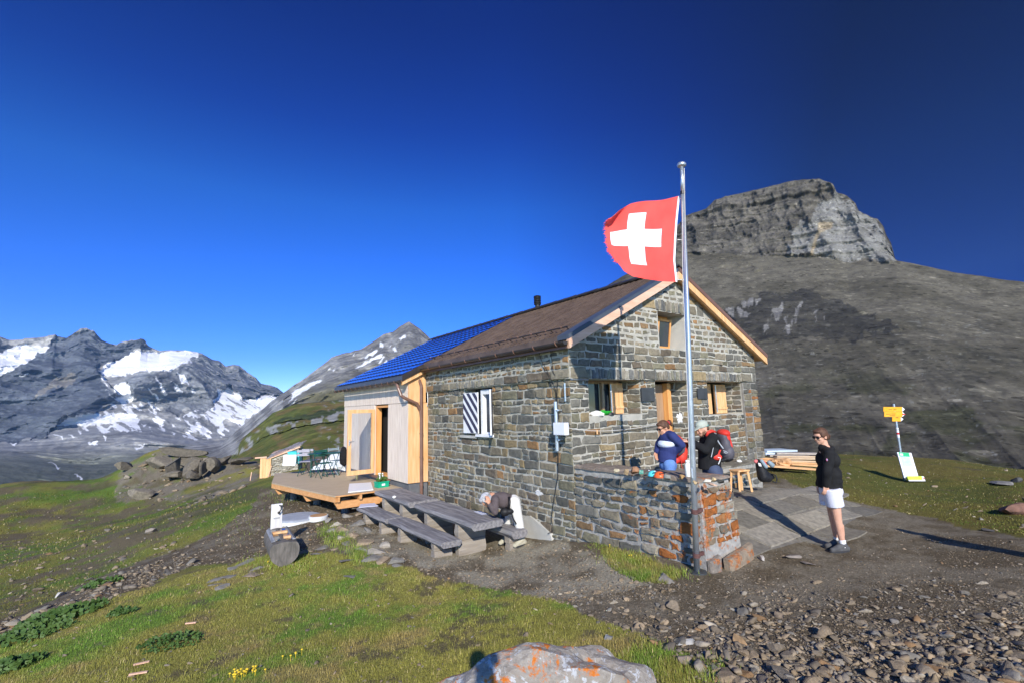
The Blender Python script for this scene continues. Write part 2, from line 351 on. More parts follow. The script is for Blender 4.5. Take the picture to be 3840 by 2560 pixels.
build_ground()

# ------------------------------------------------------------------ mountains: polar sheets with real distance and relief
def Z1(pts): return [(x * .553, 1100 + y * .553) for x, y in pts]            # enlargements the outlines were traced from
def Z2(pts): return [(1200 + x * .4253, 1000 + y * .4253) for x, y in pts]
def Z8(pts): return [(2500 + x * .6378, 600 + y * .6378) for x, y in pts]
def lay(pts):
    """pixel polyline to (azimuth, tan elevation), sorted"""
    o = []
    for x, y in pts:
        v = ray(x, y); o.append((math.atan2(v[0], v[1]), v[2] / math.hypot(v[0], v[1])))
    o.sort(); return np.array(o)
def sheet(name, layers, x0, x1, na, nr, relief, colour, label, back=True):
    """layers: [(pixels, distance)] from near to far; relief(x, y, z, s) adds metres; the last layer is the crest"""
    azs = np.linspace(math.atan2(ray(x0, 1500)[0], ray(x0, 1500)[1]), math.atan2(ray(x1, 1500)[0], ray(x1, 1500)[1]), na)
    T = []; R = []
    for pts, r in layers:
        l = lay(pts); T.append(np.interp(azs, l[:, 0], l[:, 1])); R.append(np.full(na, float(r)))
    for q_ in range(1, len(T) - 1):                          # no creases between the traced corners
        kk = np.hanning(na // 12 * 2 + 1); kk /= kk.sum(); h_ = len(kk) // 2; T[q_] = np.convolve(np.pad(T[q_], h_, mode='edge'), kk, 'valid') if not name.startswith('scree') or q_ < 3 else T[q_]
    T = np.maximum.accumulate(np.array(T) + np.arange(len(T))[:, None] * 1e-4, 0); R = np.array(R); K = len(T)
    s = np.linspace(0, K - 1, nr); k = np.minimum(s.astype(int), K - 2); f = (s - k)[:, None]
    Zl = T * R
    r = R[k] * (1 - f) + R[k + 1] * f; e = T[k] * (1 - f) + T[k + 1] * f; z = e * r
    if back:
        r = np.concatenate([r, r[-1:] * 1.03, r[-1:] * 1.12]); z = np.concatenate([z, z[-1:] - .02 * r[-1:], z[-1:] - .12 * r[-1:]]); nr += 2
    A = np.broadcast_to(azs, r.shape); x = r * np.sin(A); y = r * np.cos(A)
    ss = np.concatenate([s, [K - 1, K - 1]])[:, None] if back else s[:, None]
    dr, dz = relief(x, y, z, ss)
    r2 = np.hypot(x, y); x = x * (1 + dr / r2); y = y * (1 + dr / r2); z = z + dz
    i = np.arange(nr - 1)[:, None] * na; j = np.arange(na - 1)[None]
    F = np.stack([i + j, i + j + 1, i + na + j + 1, i + na + j], -1).reshape(-1, 4)
    V = np.stack([x, y, z], -1); px, py = proj(V)
    c = colour(x, y, z, px, py)
    me = npmesh(name, V.reshape(-1, 3), F, c.reshape(-1, 3), True)
    return tag(obj(name, me, mtn_mat(name)), label, 'mountain', kind='structure')
def mtn_mat(name):
    sc = {'mountain_range': .006, 'mountain': .014, 'hill': .07, 'scree_mountain': .11}[name]; MTN = bpy.data.materials.new(name + '_rock'); MTN.use_nodes = True; n = MTN.node_tree.nodes; L = MTN.node_tree.links
    p = n['Principled BSDF']; p.inputs['Roughness'].default_value = .95; p.inputs['Specular IOR Level'].default_value = .05; a = n.new('ShaderNodeAttribute'); a.attribute_name = 'Col'
    tc = n.new('ShaderNodeTexCoord'); mp = n.new('ShaderNodeMapping'); mp.inputs['Scale'].default_value = (1, 1, 2.2); z = n.new('ShaderNodeTexNoise'); z.inputs['Scale'].default_value = sc; z.inputs['Detail'].default_value = 12; z.inputs['Roughness'].default_value = .78
    L.new(tc.outputs['Object'], mp.inputs['Vector']); L.new(mp.outputs[0], z.inputs['Vector']); r = n.new('ShaderNodeValToRGB'); e = r.color_ramp.elements; e[0].position = .34; k0 = .58 if name == 'scree_mountain' else .46; e[0].color = (k0, k0, k0 * 1.02, 1); e[1].position = .68; k1 = 1.38 if name == 'scree_mountain' else 1.6; e[1].color = (k1, k1 * .99, k1 * .96, 1); L.new(z.outputs['Fac'], r.inputs['Fac'])
    x = n.new('ShaderNodeMix'); x.data_type = 'RGBA'; x.blend_type = 'MULTIPLY'; L.new(a.outputs['Color'], x.inputs[6]); L.new(r.outputs['Color'], x.inputs[7])
    lum = n.new('ShaderNodeRGBToBW'); mr = n.new('ShaderNodeMapRange'); mr.inputs[1].default_value = .35; mr.inputs[2].default_value = .7; mr.inputs[3].default_value = 1; mr.inputs[4].default_value = .08; L.new(a.outputs['Color'], lum.inputs[0]); L.new(lum.outputs[0], mr.inputs[0]); L.new(mr.outputs[0], x.inputs['Factor'])   # snow stays even
    last = x.outputs[2]
    if name == 'scree_mountain':                              # loose blocks: pale and dark specks of several sizes
        for vs_, th, fac, seed_ in ((.16, .17, 1.6, 0), (.42, .22, 1.45, 9), (.22, .19, .55, 21), (.6, .22, .6, 33)):
            mv = n.new('ShaderNodeMapping'); mv.inputs['Location'].default_value = (seed_, seed_, 0); mv.inputs['Scale'].default_value = (1, 1, 1.6); vo = n.new('ShaderNodeTexVoronoi'); vo.inputs['Scale'].default_value = vs_; sp = n.new('ShaderNodeSeparateColor'); mt = n.new('ShaderNodeMath'); mt.operation = 'MULTIPLY'; ls = n.new('ShaderNodeMath'); ls.operation = 'LESS_THAN'
            L.new(tc.outputs['Object'], mv.inputs['Vector']); L.new(mv.outputs[0], vo.inputs['Vector']); L.new(vo.outputs['Color'], sp.inputs[0]); mt.inputs[1].default_value = th * 2.0; L.new(sp.outputs[0], mt.inputs[0]); L.new(vo.outputs['Distance'], ls.inputs[0]); L.new(mt.outputs[0], ls.inputs[1])
            gt = n.new('ShaderNodeMath'); gt.operation = 'GREATER_THAN'; gt.inputs[1].default_value = .55; L.new(sp.outputs[1], gt.inputs[0]); ml = n.new('ShaderNodeMath'); ml.operation = 'MULTIPLY'; L.new(ls.outputs[0], ml.inputs[0]); L.new(gt.outputs[0], ml.inputs[1])
            y = n.new('ShaderNodeMix'); y.data_type = 'RGBA'; y.blend_type = 'MULTIPLY'; L.new(ml.outputs[0], y.inputs['Factor']); L.new(last, y.inputs[6]); y.inputs[7].default_value = (fac, fac, fac, 1); last = y.outputs[2]
    L.new(last, p.inputs['Base Color']); b = n.new('ShaderNodeBump'); b.inputs['Strength'].default_value = .75; b.inputs['Distance'].default_value = .10 / sc; L.new(z.outputs['Fac'], b.inputs['Height']); L.new(b.outputs[0], p.inputs['Normal']); return MTN

def mixm(a, b, t): return a * (1 - t[..., None]) + np.asarray(b) * t[..., None]
def soft(px, py, polys, amp, seed, sc=.03):
    qx = px + amp * fbm(px * sc, py * sc, oct=4, seed=seed); qy = py + amp * fbm(px * sc, py * sc, oct=4, seed=seed + 5)
    m = np.zeros(px.shape)
    for d in ((0, 0), (1.2, .6), (-1.2, -.6), (.6, -1.2), (-.6, 1.2)):
        k = np.zeros(px.shape, bool)
        for p in polys: k |= inpoly(qx + d[0], qy + d[1], p)
        m += k * .2
    return m

# --- the snowy range on the left, about 3.5 km away
SKY1 = Z1([(-400, 330), (-150, 280), (0, 297), (60, 318), (150, 320), (165, 312), (310, 300), (330, 290), (375, 280), (390, 295), (450, 305), (490, 275), (545, 243), (585, 240), (640, 268), (690, 315), (785, 353), (860, 335), (960, 307), (1005, 355), (1050, 375), (1085, 388), (1150, 380), (1250, 383), (1310, 393), (1370, 405), (1440, 450), (1490, 460), (1530, 500), (1580, 485), (1620, 490), (1680, 535), (1735, 570), (1770, 615), (1840, 625), (1880, 640), (1920, 672), (2100, 760), (2400, 900)])
DARK1 = Z1([(-300, 330), (0, 330), (100, 380), (330, 360), (380, 285), (450, 305), (545, 238), (640, 262), (690, 310), (785, 350), (960, 300), (1000, 360), (830, 440), (690, 480), (660, 520), (700, 600), (800, 715), (650, 800), (440, 830), (390, 910), (300, 960), (60, 1010), (-300, 1020)])
CRAG1 = Z1([(850, 600), (930, 530), (1100, 540), (1220, 480), (1350, 425), (1490, 455), (1530, 495), (1580, 480), (1740, 570), (1900, 645), (1910, 690), (1720, 720), (1640, 700), (1490, 640), (1470, 740), (1400, 795), (1270, 800), (1220, 840), (1150, 800), (1000, 740), (920, 720)])
SNOW1 = [Z1(p) for p in ([(670, 515), (840, 430), (920, 395), (1000, 390), (1090, 400), (1170, 383), (1330, 400), (1350, 420), (1230, 480), (1180, 510), (1060, 520), (930, 520), (850, 560), (800, 560), (700, 560)],
    [(-300, 470), (0, 410), (130, 350), (300, 350), (330, 362), (200, 450), (100, 510), (0, 555), (-300, 600)], [(440, 850), (480, 835), (650, 800), (700, 820), (840, 800), (960, 860), (930, 890), (800, 870), (700, 880), (600, 900), (500, 890), (390, 900)], [(640, 910), (800, 890), (810, 915), (700, 920)],
    [(720, 655), (780, 700), (850, 700), (910, 720), (890, 735), (800, 720)], [(770, 625), (850, 600), (915, 700), (900, 735), (800, 680)], [(990, 630), (1090, 720), (1060, 722)], [(1000, 720), (1070, 800), (1040, 805)], [(1050, 560), (1130, 680), (1100, 680)], [(1200, 535), (1250, 540), (1280, 620), (1240, 610)], [(1150, 590), (1250, 665), (1220, 670)], [(1290, 640), (1330, 670), (1300, 672)],
    [(1240, 850), (1290, 790), (1400, 795), (1450, 770), (1480, 650), (1560, 630), (1610, 680), (1640, 720), (1720, 710), (1800, 690), (1905, 695), (1850, 740), (1780, 790), (1700, 830), (1660, 850), (1600, 810), (1560, 830), (1500, 870), (1530, 910), (1480, 910), (1420, 850), (1380, 830)],
    [(1360, 900), (1440, 970), (1400, 972), (1240, 860)], [(940, 740), (970, 750), (940, 770)], [(590, 1000), (670, 990), (660, 1030)], [(900, 1055), (980, 1020), (950, 1048)], [(340, 940), (420, 960), (430, 980)], [(510, 1225), (590, 1270), (560, 1274)], [(330, 1140), (420, 1180), (400, 1187)], [(60, 1015), (120, 1005), (110, 1030)], [(740, 740), (790, 770), (750, 772)], [(700, 960), (730, 960), (715, 992)], [(535, 915), (560, 940), (550, 952)], [(460, 955), (505, 960), (490, 972)], [(1070, 880), (1120, 890), (1090, 898)], [(1160, 885), (1210, 905), (1180, 912)], [(960, 880), (1000, 885), (975, 897)], [(880, 905), (925, 915), (900, 925)], [(1380, 1065), (1450, 1040), (1430, 1075)], [(130, 545), (195, 545), (160, 555)])]
FLECK1 = Z1([(680, 560), (950, 700), (1200, 850), (1450, 800), (1900, 690), (1700, 850), (1500, 1000), (1100, 960), (500, 920), (700, 780)])
CREAM1 = Z1([(300, 620), (400, 560), (520, 560), (500, 620), (380, 640), (220, 700), (215, 680)])
def rel1(x, y, z, s):
    g = smooth(.3, 1.2, s); k = ridged(x * .0016, y * .0016, z * .0016, oct=6, seed=60) - .45; k2 = fbm(x * .006, y * .006, z * .012, oct=5, seed=61)
    px, py = proj(np.stack([x, y, z], -1)); dk = soft(px, py, [DARK1, CRAG1], 20, 62); sm = 1 - .75 * soft(px, py, SNOW1[:1] + SNOW1[12:13], 16, 63)
    hi = np.where(s > 3.98, .25, 1)
    return -(g * sm * (380 * k * (.5 + .5 * dk) + 90 * k2) + 0) * hi, 14 * g * k2 * np.where(s > 3.9, .8, 0.3)
def col1(x, y, z, px, py):
    n = fbm(x * .004, y * .004, z * .008, oct=6, seed=65); n2 = fbm(px * .05 + py * .02, py * .09, oct=5, seed=66)
    c = mixm(np.full(x.shape + (3,), 1.) * np.array([.27, .275, .285]), [.40, .395, .38], smooth(-.2, .3, n + .5 * n2))
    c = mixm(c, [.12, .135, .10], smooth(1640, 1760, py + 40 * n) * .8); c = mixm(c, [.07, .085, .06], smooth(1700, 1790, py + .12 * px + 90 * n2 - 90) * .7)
    c = mixm(c, [.155, .17, .195], soft(px, py, [CRAG1], 26, 67) * (.75 + .25 * n2)); c = mixm(c, [.085, .10, .128], soft(px, py, [DARK1], 22, 68) * .9)  # bluish haze put into these rock colours, some shade in the dark mass
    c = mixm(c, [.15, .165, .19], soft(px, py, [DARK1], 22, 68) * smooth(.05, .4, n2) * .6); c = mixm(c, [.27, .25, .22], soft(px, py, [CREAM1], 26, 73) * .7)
    sn = soft(px, py, SNOW1, 13, 69, .05)
    st = smooth(.18, .34, fbm((px + py * .55) * .02, (py - px * .55) * .085, oct=4, seed=70)); sn = sn * (1 - st * soft(px, py, SNOW1[12:13], 8, 71))
    fl = smooth(.17, .27, fbm((px + py) * .018, (py - px * .7) * .06, oct=4, seed=72)) * soft(px, py, [FLECK1], 20, 74) * (1 - soft(px, py, [CRAG1, DARK1], 14, 67))
    return mixm(c, [.92, .93, .95], np.clip(sn + fl, 0, 1))
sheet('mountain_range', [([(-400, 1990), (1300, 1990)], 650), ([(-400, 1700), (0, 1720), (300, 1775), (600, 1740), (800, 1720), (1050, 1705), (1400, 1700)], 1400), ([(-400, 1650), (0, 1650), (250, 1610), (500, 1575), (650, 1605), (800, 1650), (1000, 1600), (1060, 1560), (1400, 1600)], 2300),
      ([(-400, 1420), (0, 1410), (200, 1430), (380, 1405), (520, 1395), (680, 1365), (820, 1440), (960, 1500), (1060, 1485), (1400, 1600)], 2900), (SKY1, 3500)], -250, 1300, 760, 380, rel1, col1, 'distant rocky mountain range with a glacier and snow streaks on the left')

# --- the grey pyramid peak and its long left spur, about 1.8 km away
SKY2 = Z1([(1500, 1020), (1700, 850), (1830, 740), (1915, 675), (1960, 645), (2030, 600), (2100, 545), (2200, 480)]) + Z2([(100, 805), (200, 770), (360, 730), (450, 670), (560, 590), (640, 570), (700, 525), (785, 482), (830, 510), (880, 545), (920, 590), (965, 635), (1000, 665), (1200, 770), (1600, 900), (2200, 1000), (3200, 1050)])
SNOW2 = [Z2(p) for p in ([(310, 885), (400, 840), (520, 770), (545, 765), (540, 790), (430, 850), (340, 885)], [(390, 800), (430, 770), (490, 730), (505, 735), (480, 770), (400, 812)], [(520, 690), (530, 665), (565, 680), (555, 710), (525, 705)], [(700, 640), (730, 620), (760, 595), (750, 630), (720, 655)], [(645, 715), (665, 710), (690, 735), (660, 740)], [(500, 855), (550, 790), (570, 795), (530, 850)], [(565, 840), (575, 820), (590, 842)], [(280, 780), (300, 750), (290, 787)], [(605, 705), (640, 685), (620, 705)], [(440, 722), (470, 715), (450, 724)], [(80, 910), (95, 885), (105, 908)], [(110, 905), (140, 890), (120, 912)])]
SNOW2 += [Z1([(1980, 670), (2060, 620), (2170, 585), (2180, 590), (2100, 640), (2000, 700), (1960, 740), (1990, 690)]), Z1([(1830, 825), (1880, 790), (1870, 800)]), Z1([(1970, 745), (2010, 710), (1990, 745)])]
def rel2(x, y, z, s):
    k = ridged(x * .004, y * .004, z * .003, oct=6, seed=80) - .45; k2 = fbm(x * .012, y * .012, z * .02, oct=5, seed=81)
    g = smooth(.2, 1., s); return -(g * (100 * k + 30 * k2)) * np.where(s > 2.98, .25, 1), 6 * g * k2 * np.where(s > 2.9, 1, .4)
def col2(x, y, z, px, py):
    n = fbm(x * .01, y * .01, z * .02, oct=6, seed=82); n2 = fbm((px - py * .6) * .025, (py + px * .6) * .006, oct=5, seed=83)
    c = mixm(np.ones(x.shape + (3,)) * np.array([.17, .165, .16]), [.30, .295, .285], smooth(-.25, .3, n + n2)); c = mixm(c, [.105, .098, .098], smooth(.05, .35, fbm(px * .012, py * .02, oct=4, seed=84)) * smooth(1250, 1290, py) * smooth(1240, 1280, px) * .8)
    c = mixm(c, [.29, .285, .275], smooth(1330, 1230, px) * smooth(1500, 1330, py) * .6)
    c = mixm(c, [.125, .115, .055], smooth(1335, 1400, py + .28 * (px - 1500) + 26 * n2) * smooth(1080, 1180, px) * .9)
    return mixm(c, [.80, .82, .86], soft(px, py, SNOW2, 8, 85, .06))
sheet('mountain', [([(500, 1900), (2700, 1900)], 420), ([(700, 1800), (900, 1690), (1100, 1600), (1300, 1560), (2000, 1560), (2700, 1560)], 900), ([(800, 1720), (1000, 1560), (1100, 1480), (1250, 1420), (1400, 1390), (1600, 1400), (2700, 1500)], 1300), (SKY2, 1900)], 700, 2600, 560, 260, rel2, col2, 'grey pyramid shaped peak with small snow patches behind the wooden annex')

# --- the green hill behind the deck, some hundreds of metres away
SKY3 = Z1([(1350, 1200), (1500, 1140), (1570, 1085), (1600, 1060), (1640, 985), (1700, 930), (1780, 870), (1850, 810), (1930, 780), (2000, 755), (2100, 745), (2200, 735), (2351, 720)]) + [(1450, 1470), (1700, 1440), (2100, 1440), (2700, 1480)]
BAND3 = Z1([(1560, 1090), (1640, 1000), (1740, 930), (1860, 885), (2010, 865), (2150, 840), (2351, 790), (2351, 850), (2150, 880), (2000, 910), (1880, 945), (1780, 960), (1700, 1040), (1620, 1085)])
DARK3 = Z1([(1850, 870), (1990, 830), (2200, 790), (2351, 770), (2351, 800), (2100, 850), (1960, 860), (1860, 885)])
def rel3(x, y, z, s):
    k = fbm(x * .02, y * .02, oct=6, seed=90); px, py = proj(np.stack([x, y, z], -1)); b = soft(px, py, [BAND3, DARK3], 8, 91)
    return -(14 * b + 8 * ridged(x * .05, y * .05, z * .08, oct=4, seed=92) * b), 2.0 * k
def col3(x, y, z, px, py):
    n = fbm(x * .03, y * .03, oct=6, seed=93); n2 = fbm((px - py) * .02, (py + .35 * px) * .05, oct=5, seed=94)
    c = mixm(np.ones(x.shape + (3,)) * np.array([.115, .125, .032]), [.175, .13, .05], smooth(-.1, .35, n2)); c = mixm(c, [.085, .11, .03], smooth(.05, .4, n) * .8)
    c = mixm(c, [.06, .075, .03], soft(px, py, [DARK3], 10, 95)); b = soft(px, py, [BAND3], 12, 96, .06); c = mixm(c, [.33, .33, .32], b * smooth(-.15, .1, fbm(px * .05, py * .03, oct=4, seed=97)) * .85)
    return mixm(c, [.30, .29, .27], smooth(.36, .45, fbm(px * .06, py * .12, oct=3, seed=98)) * smooth(1180, 1240, px) * .8)
sheet('hill', [([(500, 1950), (2700, 1950)], 80), ([(700, 1860), (1000, 1800), (1300, 1780), (2700, 1780)], 130), ([(800, 1800), (900, 1745), (1000, 1690), (1100, 1640), (1290, 1600), (2700, 1600)], 260), (SKY3, 520)], 740, 2600, 420, 240, rel3, col3, 'green grassy hillside with a pale rock band behind the deck')

# --- the scree mountain with the cliff block on the right
SKY4 = Z8([(-1500, 1250), (-900, 1000), (-400, 770), (-200, 650), (-60, 520), (0, 440), (60, 390), (110, 330), (230, 290), (280, 240), (400, 205), (560, 170), (700, 135), (800, 117), (900, 118), (980, 150), (1000, 195), (1060, 215), (1110, 260), (1130, 305), (1200, 345), (1240, 350), (1275, 390), (1290, 440), (1320, 490), (1345, 590), (1450, 610), (1600, 645), (1800, 680), (2101, 722), (2500, 800), (3000, 900)])
FOOT4 = Z8([(-1500, 1260), (-900, 1010), (-400, 785), (-200, 670), (-60, 590), (0, 560), (60, 540), (150, 560), (300, 550), (500, 560), (700, 570), (850, 575), (950, 582), (1050, 602), (1150, 597), (1260, 602), (1340, 596), (1345, 597), (1450, 617), (1600, 652), (1800, 687), (2101, 729), (2500, 807), (3000, 907)])
CLIFF4 = Z8([(-300, 640), (60, 380), (110, 320), (230, 280), (280, 230), (400, 195), (800, 100), (980, 130), (1140, 290), (1250, 340), (1300, 440), (1350, 596), (1260, 602), (1150, 597), (1050, 602), (950, 582), (850, 575), (500, 560), (300, 550), (60, 545)])
PALE4 = Z8([(740, 420), (850, 330), (960, 230), (1000, 190), (1140, 300), (1260, 370), (1350, 596), (1260, 602), (1050, 602), (940, 585), (860, 560), (700, 560), (740, 480)])
BUFF4 = Z8([(900, 370), (980, 370), (960, 410), (900, 430), (870, 520), (850, 570), (835, 565), (870, 460)])
SLAB4 = Z8([(330, 890), (480, 820), (600, 790), (760, 770), (900, 790), (1050, 830), (1150, 900), (1250, 930), (1400, 1010), (1300, 1010), (1150, 1000), (1120, 1080), (1000, 1050), (850, 1030), (700, 1050), (560, 1080), (450, 1010)])
PALES4 = [Z8(p) for p in ([(430, 850), (480, 815), (560, 820), (540, 850), (440, 865)], [(350, 885), (450, 880), (500, 900), (430, 930), (380, 920)], [(620, 880), (700, 840), (690, 880), (600, 1000), (570, 1020)], [(690, 930), (800, 830), (790, 880), (760, 960), (720, 1020), (690, 1010)], [(860, 900), (880, 890), (875, 950)], [(910, 920), (940, 910), (930, 960)])]
BENCH4 = Z8([(270, 650), (350, 610), (460, 605), (560, 630), (540, 650), (420, 640), (300, 670)])
def rel4(x, y, z, s):
    px, py = proj(np.stack([x, y, z], -1)); cl = soft(px, py, [CLIFF4], 10, 100); sl = soft(px, py, [SLAB4, BENCH4], 14, 101)
    st = fbm(x * .012, y * .012, z * .28, oct=5, seed=102); k = ridged(x * .05, y * .05, z * .02, oct=5, seed=103) - .45; g = fbm(x * .06, y * .06, oct=6, seed=104)
    gul = ridged((px - 2700) / np.maximum(py - 700, 60) * 5, py * .0015, oct=4, seed=105) - .5
    hi = np.where(s > 3.98, .3, 1); n0 = smooth(0, .6, s)
    return -(cl * (14 * k + 4.5 * st) + sl * (6 * k + 4 * st)) * hi, (1 - cl) * n0 * (1.5 * g + 1.1 * gul * smooth(3.0, 1.5, s)) + cl * 2.0 * g * hi
def col4(x, y, z, px, py):
    g = fbm(x * .05, y * .05, oct=6, seed=106); n2 = fbm(px * .03, py * .05, oct=6, seed=107)
    stk = fbm((px * .5 - py) * .02, (py * .5 + px) * .0035, oct=5, seed=108)
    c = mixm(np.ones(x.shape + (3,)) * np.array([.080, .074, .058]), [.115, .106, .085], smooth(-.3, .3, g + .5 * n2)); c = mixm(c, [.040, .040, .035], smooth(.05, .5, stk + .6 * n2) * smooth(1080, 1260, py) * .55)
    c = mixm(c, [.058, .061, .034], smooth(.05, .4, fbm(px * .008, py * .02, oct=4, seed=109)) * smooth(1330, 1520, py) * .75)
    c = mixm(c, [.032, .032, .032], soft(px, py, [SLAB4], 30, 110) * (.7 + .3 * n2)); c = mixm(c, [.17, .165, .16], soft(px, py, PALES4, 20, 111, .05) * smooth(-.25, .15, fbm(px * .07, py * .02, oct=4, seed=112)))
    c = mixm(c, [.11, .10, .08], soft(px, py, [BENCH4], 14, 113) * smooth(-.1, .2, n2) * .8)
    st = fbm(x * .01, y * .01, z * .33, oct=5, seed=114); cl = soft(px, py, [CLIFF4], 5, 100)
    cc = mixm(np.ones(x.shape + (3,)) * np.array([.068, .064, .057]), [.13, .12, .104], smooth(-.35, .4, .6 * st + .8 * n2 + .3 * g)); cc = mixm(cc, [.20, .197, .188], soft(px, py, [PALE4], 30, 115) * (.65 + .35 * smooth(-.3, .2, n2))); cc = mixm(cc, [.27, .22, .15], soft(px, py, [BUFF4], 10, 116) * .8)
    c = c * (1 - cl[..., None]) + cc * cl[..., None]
    fl = smooth(.43, .52, fbm(px * .045, py * .17, oct=4, seed=117)) * smooth(1000, 1300, py) * smooth(-.2, .4, fbm(px * .006, py * .01, oct=3, seed=118))
    return mixm(c, [.17, .17, .155], fl * .75)
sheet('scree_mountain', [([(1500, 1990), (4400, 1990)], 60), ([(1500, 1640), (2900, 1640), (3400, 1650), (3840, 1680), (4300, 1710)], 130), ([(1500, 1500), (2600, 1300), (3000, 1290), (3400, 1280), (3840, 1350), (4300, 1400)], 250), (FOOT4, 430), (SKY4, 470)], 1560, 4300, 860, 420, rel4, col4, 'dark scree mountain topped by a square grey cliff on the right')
# ------------------------------------------------------------------ materials for the buildings
STONE = mat('masonry_stone', (.72, .72, .72), (1.22, 1.2, 1.15), scale=14, rough=.9, bump=.55, bscale=40, spec=.15, vc=True, lo=.3, hi=.7)
def lichen_stone():
    m = mat('lichen_masonry', (.72, .72, .72), (1.22, 1.2, 1.15), scale=14, rough=.92, bump=.6, bscale=38, spec=.1, vc=True, lo=.3, hi=.7); n = m.node_tree.nodes; L = m.node_tree.links; p = n['Principled BSDF']; src = p.inputs['Base Color'].links[0].from_socket
    tc = n['Texture Coordinate']; z = n.new('ShaderNodeTexNoise'); z.inputs['Scale'].default_value = 5.5; z.inputs['Detail'].default_value = 8; z.inputs['Roughness'].default_value = .72; L.new(tc.outputs['Object'], z.inputs['Vector']); sx = n.new('ShaderNodeSeparateXYZ'); L.new(tc.outputs['Object'], sx.inputs[0])
    mr = n.new('ShaderNodeMapRange'); mr.inputs[1].default_value = .4; mr.inputs[2].default_value = -1.3; mr.inputs[3].default_value = -.10; mr.inputs[4].default_value = .005; L.new(sx.outputs[1], mr.inputs[0]); ad = n.new('ShaderNodeMath'); ad.operation = 'ADD'; L.new(z.outputs['Fac'], ad.inputs[0]); L.new(mr.outputs[0], ad.inputs[1])
    r = n.new('ShaderNodeValToRGB'); r.color_ramp.elements[0].position = .535; r.color_ramp.elements[0].color = (0, 0, 0, 1); r.color_ramp.elements[1].position = .59; r.color_ramp.elements[1].color = (.85, .85, .85, 1); L.new(ad.outputs[0], r.inputs['Fac'])
    z2 = n.new('ShaderNodeTexNoise'); z2.inputs['Scale'].default_value = 45; L.new(tc.outputs['Object'], z2.inputs['Vector']); r2 = n.new('ShaderNodeValToRGB'); e = r2.color_ramp.elements; e[0].position = .35; e[0].color = (.22, .075, .025, 1); e[1].position = .65; e[1].color = (.52, .17, .04, 1); L.new(z2.outputs['Fac'], r2.inputs['Fac'])
    x = n.new('ShaderNodeMix'); x.data_type = 'RGBA'; L.new(r.outputs['Color'], x.inputs['Factor']); L.new(src, x.inputs[6]); L.new(r2.outputs['Color'], x.inputs[7]); L.new(x.outputs[2], p.inputs['Base Color']); return m
MORTAR = mat('masonry_mortar', (.36, .345, .295), (.48, .46, .395), scale=5, rough=.95, bump=.6, bscale=45, spec=.1)
RENDER_ = mat('cement_render', (.42, .41, .37), (.52, .51, .46), scale=3, rough=.95, bump=.3, bscale=30)
LARCH = mat('fresh_larch', (.66, .36, .15), (.80, .49, .25), scale=3, rough=.6, stretch=(5, 5, .5), bump=.1, bscale=20)
LARCHG = mat('greyed_larch', (.66, .54, .44), (.84, .72, .61), scale=3.5, rough=.7, stretch=(9, 9, .5), bump=.15, bscale=14, detail=8)
PINE = mat('oiled_pine', (.62, .28, .085), (.74, .38, .13), scale=3, rough=.5, stretch=(7, 7, .5))
DOORW = mat('brown_door_wood', (.30, .19, .11), (.40, .265, .16), scale=3, rough=.55, stretch=(9, 9, .4))
FASCIA = mat('pale_fascia_wood', (.66, .40, .27), (.76, .50, .36), scale=3, rough=.65, stretch=(1, 6, 6))
ROOFB = mat('brown_roof_metal', (.082, .055, .038), (.135, .094, .068), scale=3.5, rough=.5, spec=.4)
FLASH = mat('slate_blue_flashing', (.055, .07, .095), (.07, .085, .11), scale=2, rough=.45, spec=.4)
DKMET = mat('dark_gutter_metal', (.03, .024, .022), (.045, .036, .032), scale=4, rough=.35, spec=.5)
COPPER = mat('brown_downpipe_metal', (.16, .085, .06), (.20, .11, .08), scale=4, rough=.38, spec=.5)
SOLAR = mat('sky_tinted_solar_glass', (.012, .075, .50), (.02, .105, .60), scale=1.5, rough=.25, spec=.6, coat=.4)  # bright blue base colour includes the reflected sky
SOLARD = mat('solar_frame_black', (.012, .014, .03), rough=.4)
GLASS = mat('window_glass', (.03, .04, .05), rough=.04, spec=.8)
DARKIN = mat('unlit_room_dark', (.02, .017, .015), rough=.9)
WHITEP = mat('white_paint', (.72, .73, .74), (.80, .80, .80), scale=8, rough=.5)
NAVYP = mat('dark_stripe_paint', (.035, .035, .07), (.05, .05, .085), scale=8, rough=.5)
PLINTH = mat('grey_plinth', (.115, .12, .13), (.15, .155, .165), scale=6, rough=.8)
STEEL = mat('galvanised_steel', (.50, .55, .60), (.60, .65, .70), scale=9, rough=.35, metal=.75, spec=.5)
WHITEM = mat('white_plastic', (.74, .76, .79), (.78, .80, .83), scale=6, rough=.35, spec=.5)
SLATE = mat('dark_slate_plaque', (.045, .05, .053), (.06, .066, .07), scale=8, rough=.5)
IRON = mat('black_iron', (.02, .02, .02), rough=.5)
CABLE = mat('black_cable', (.02, .02, .022), rough=.6)

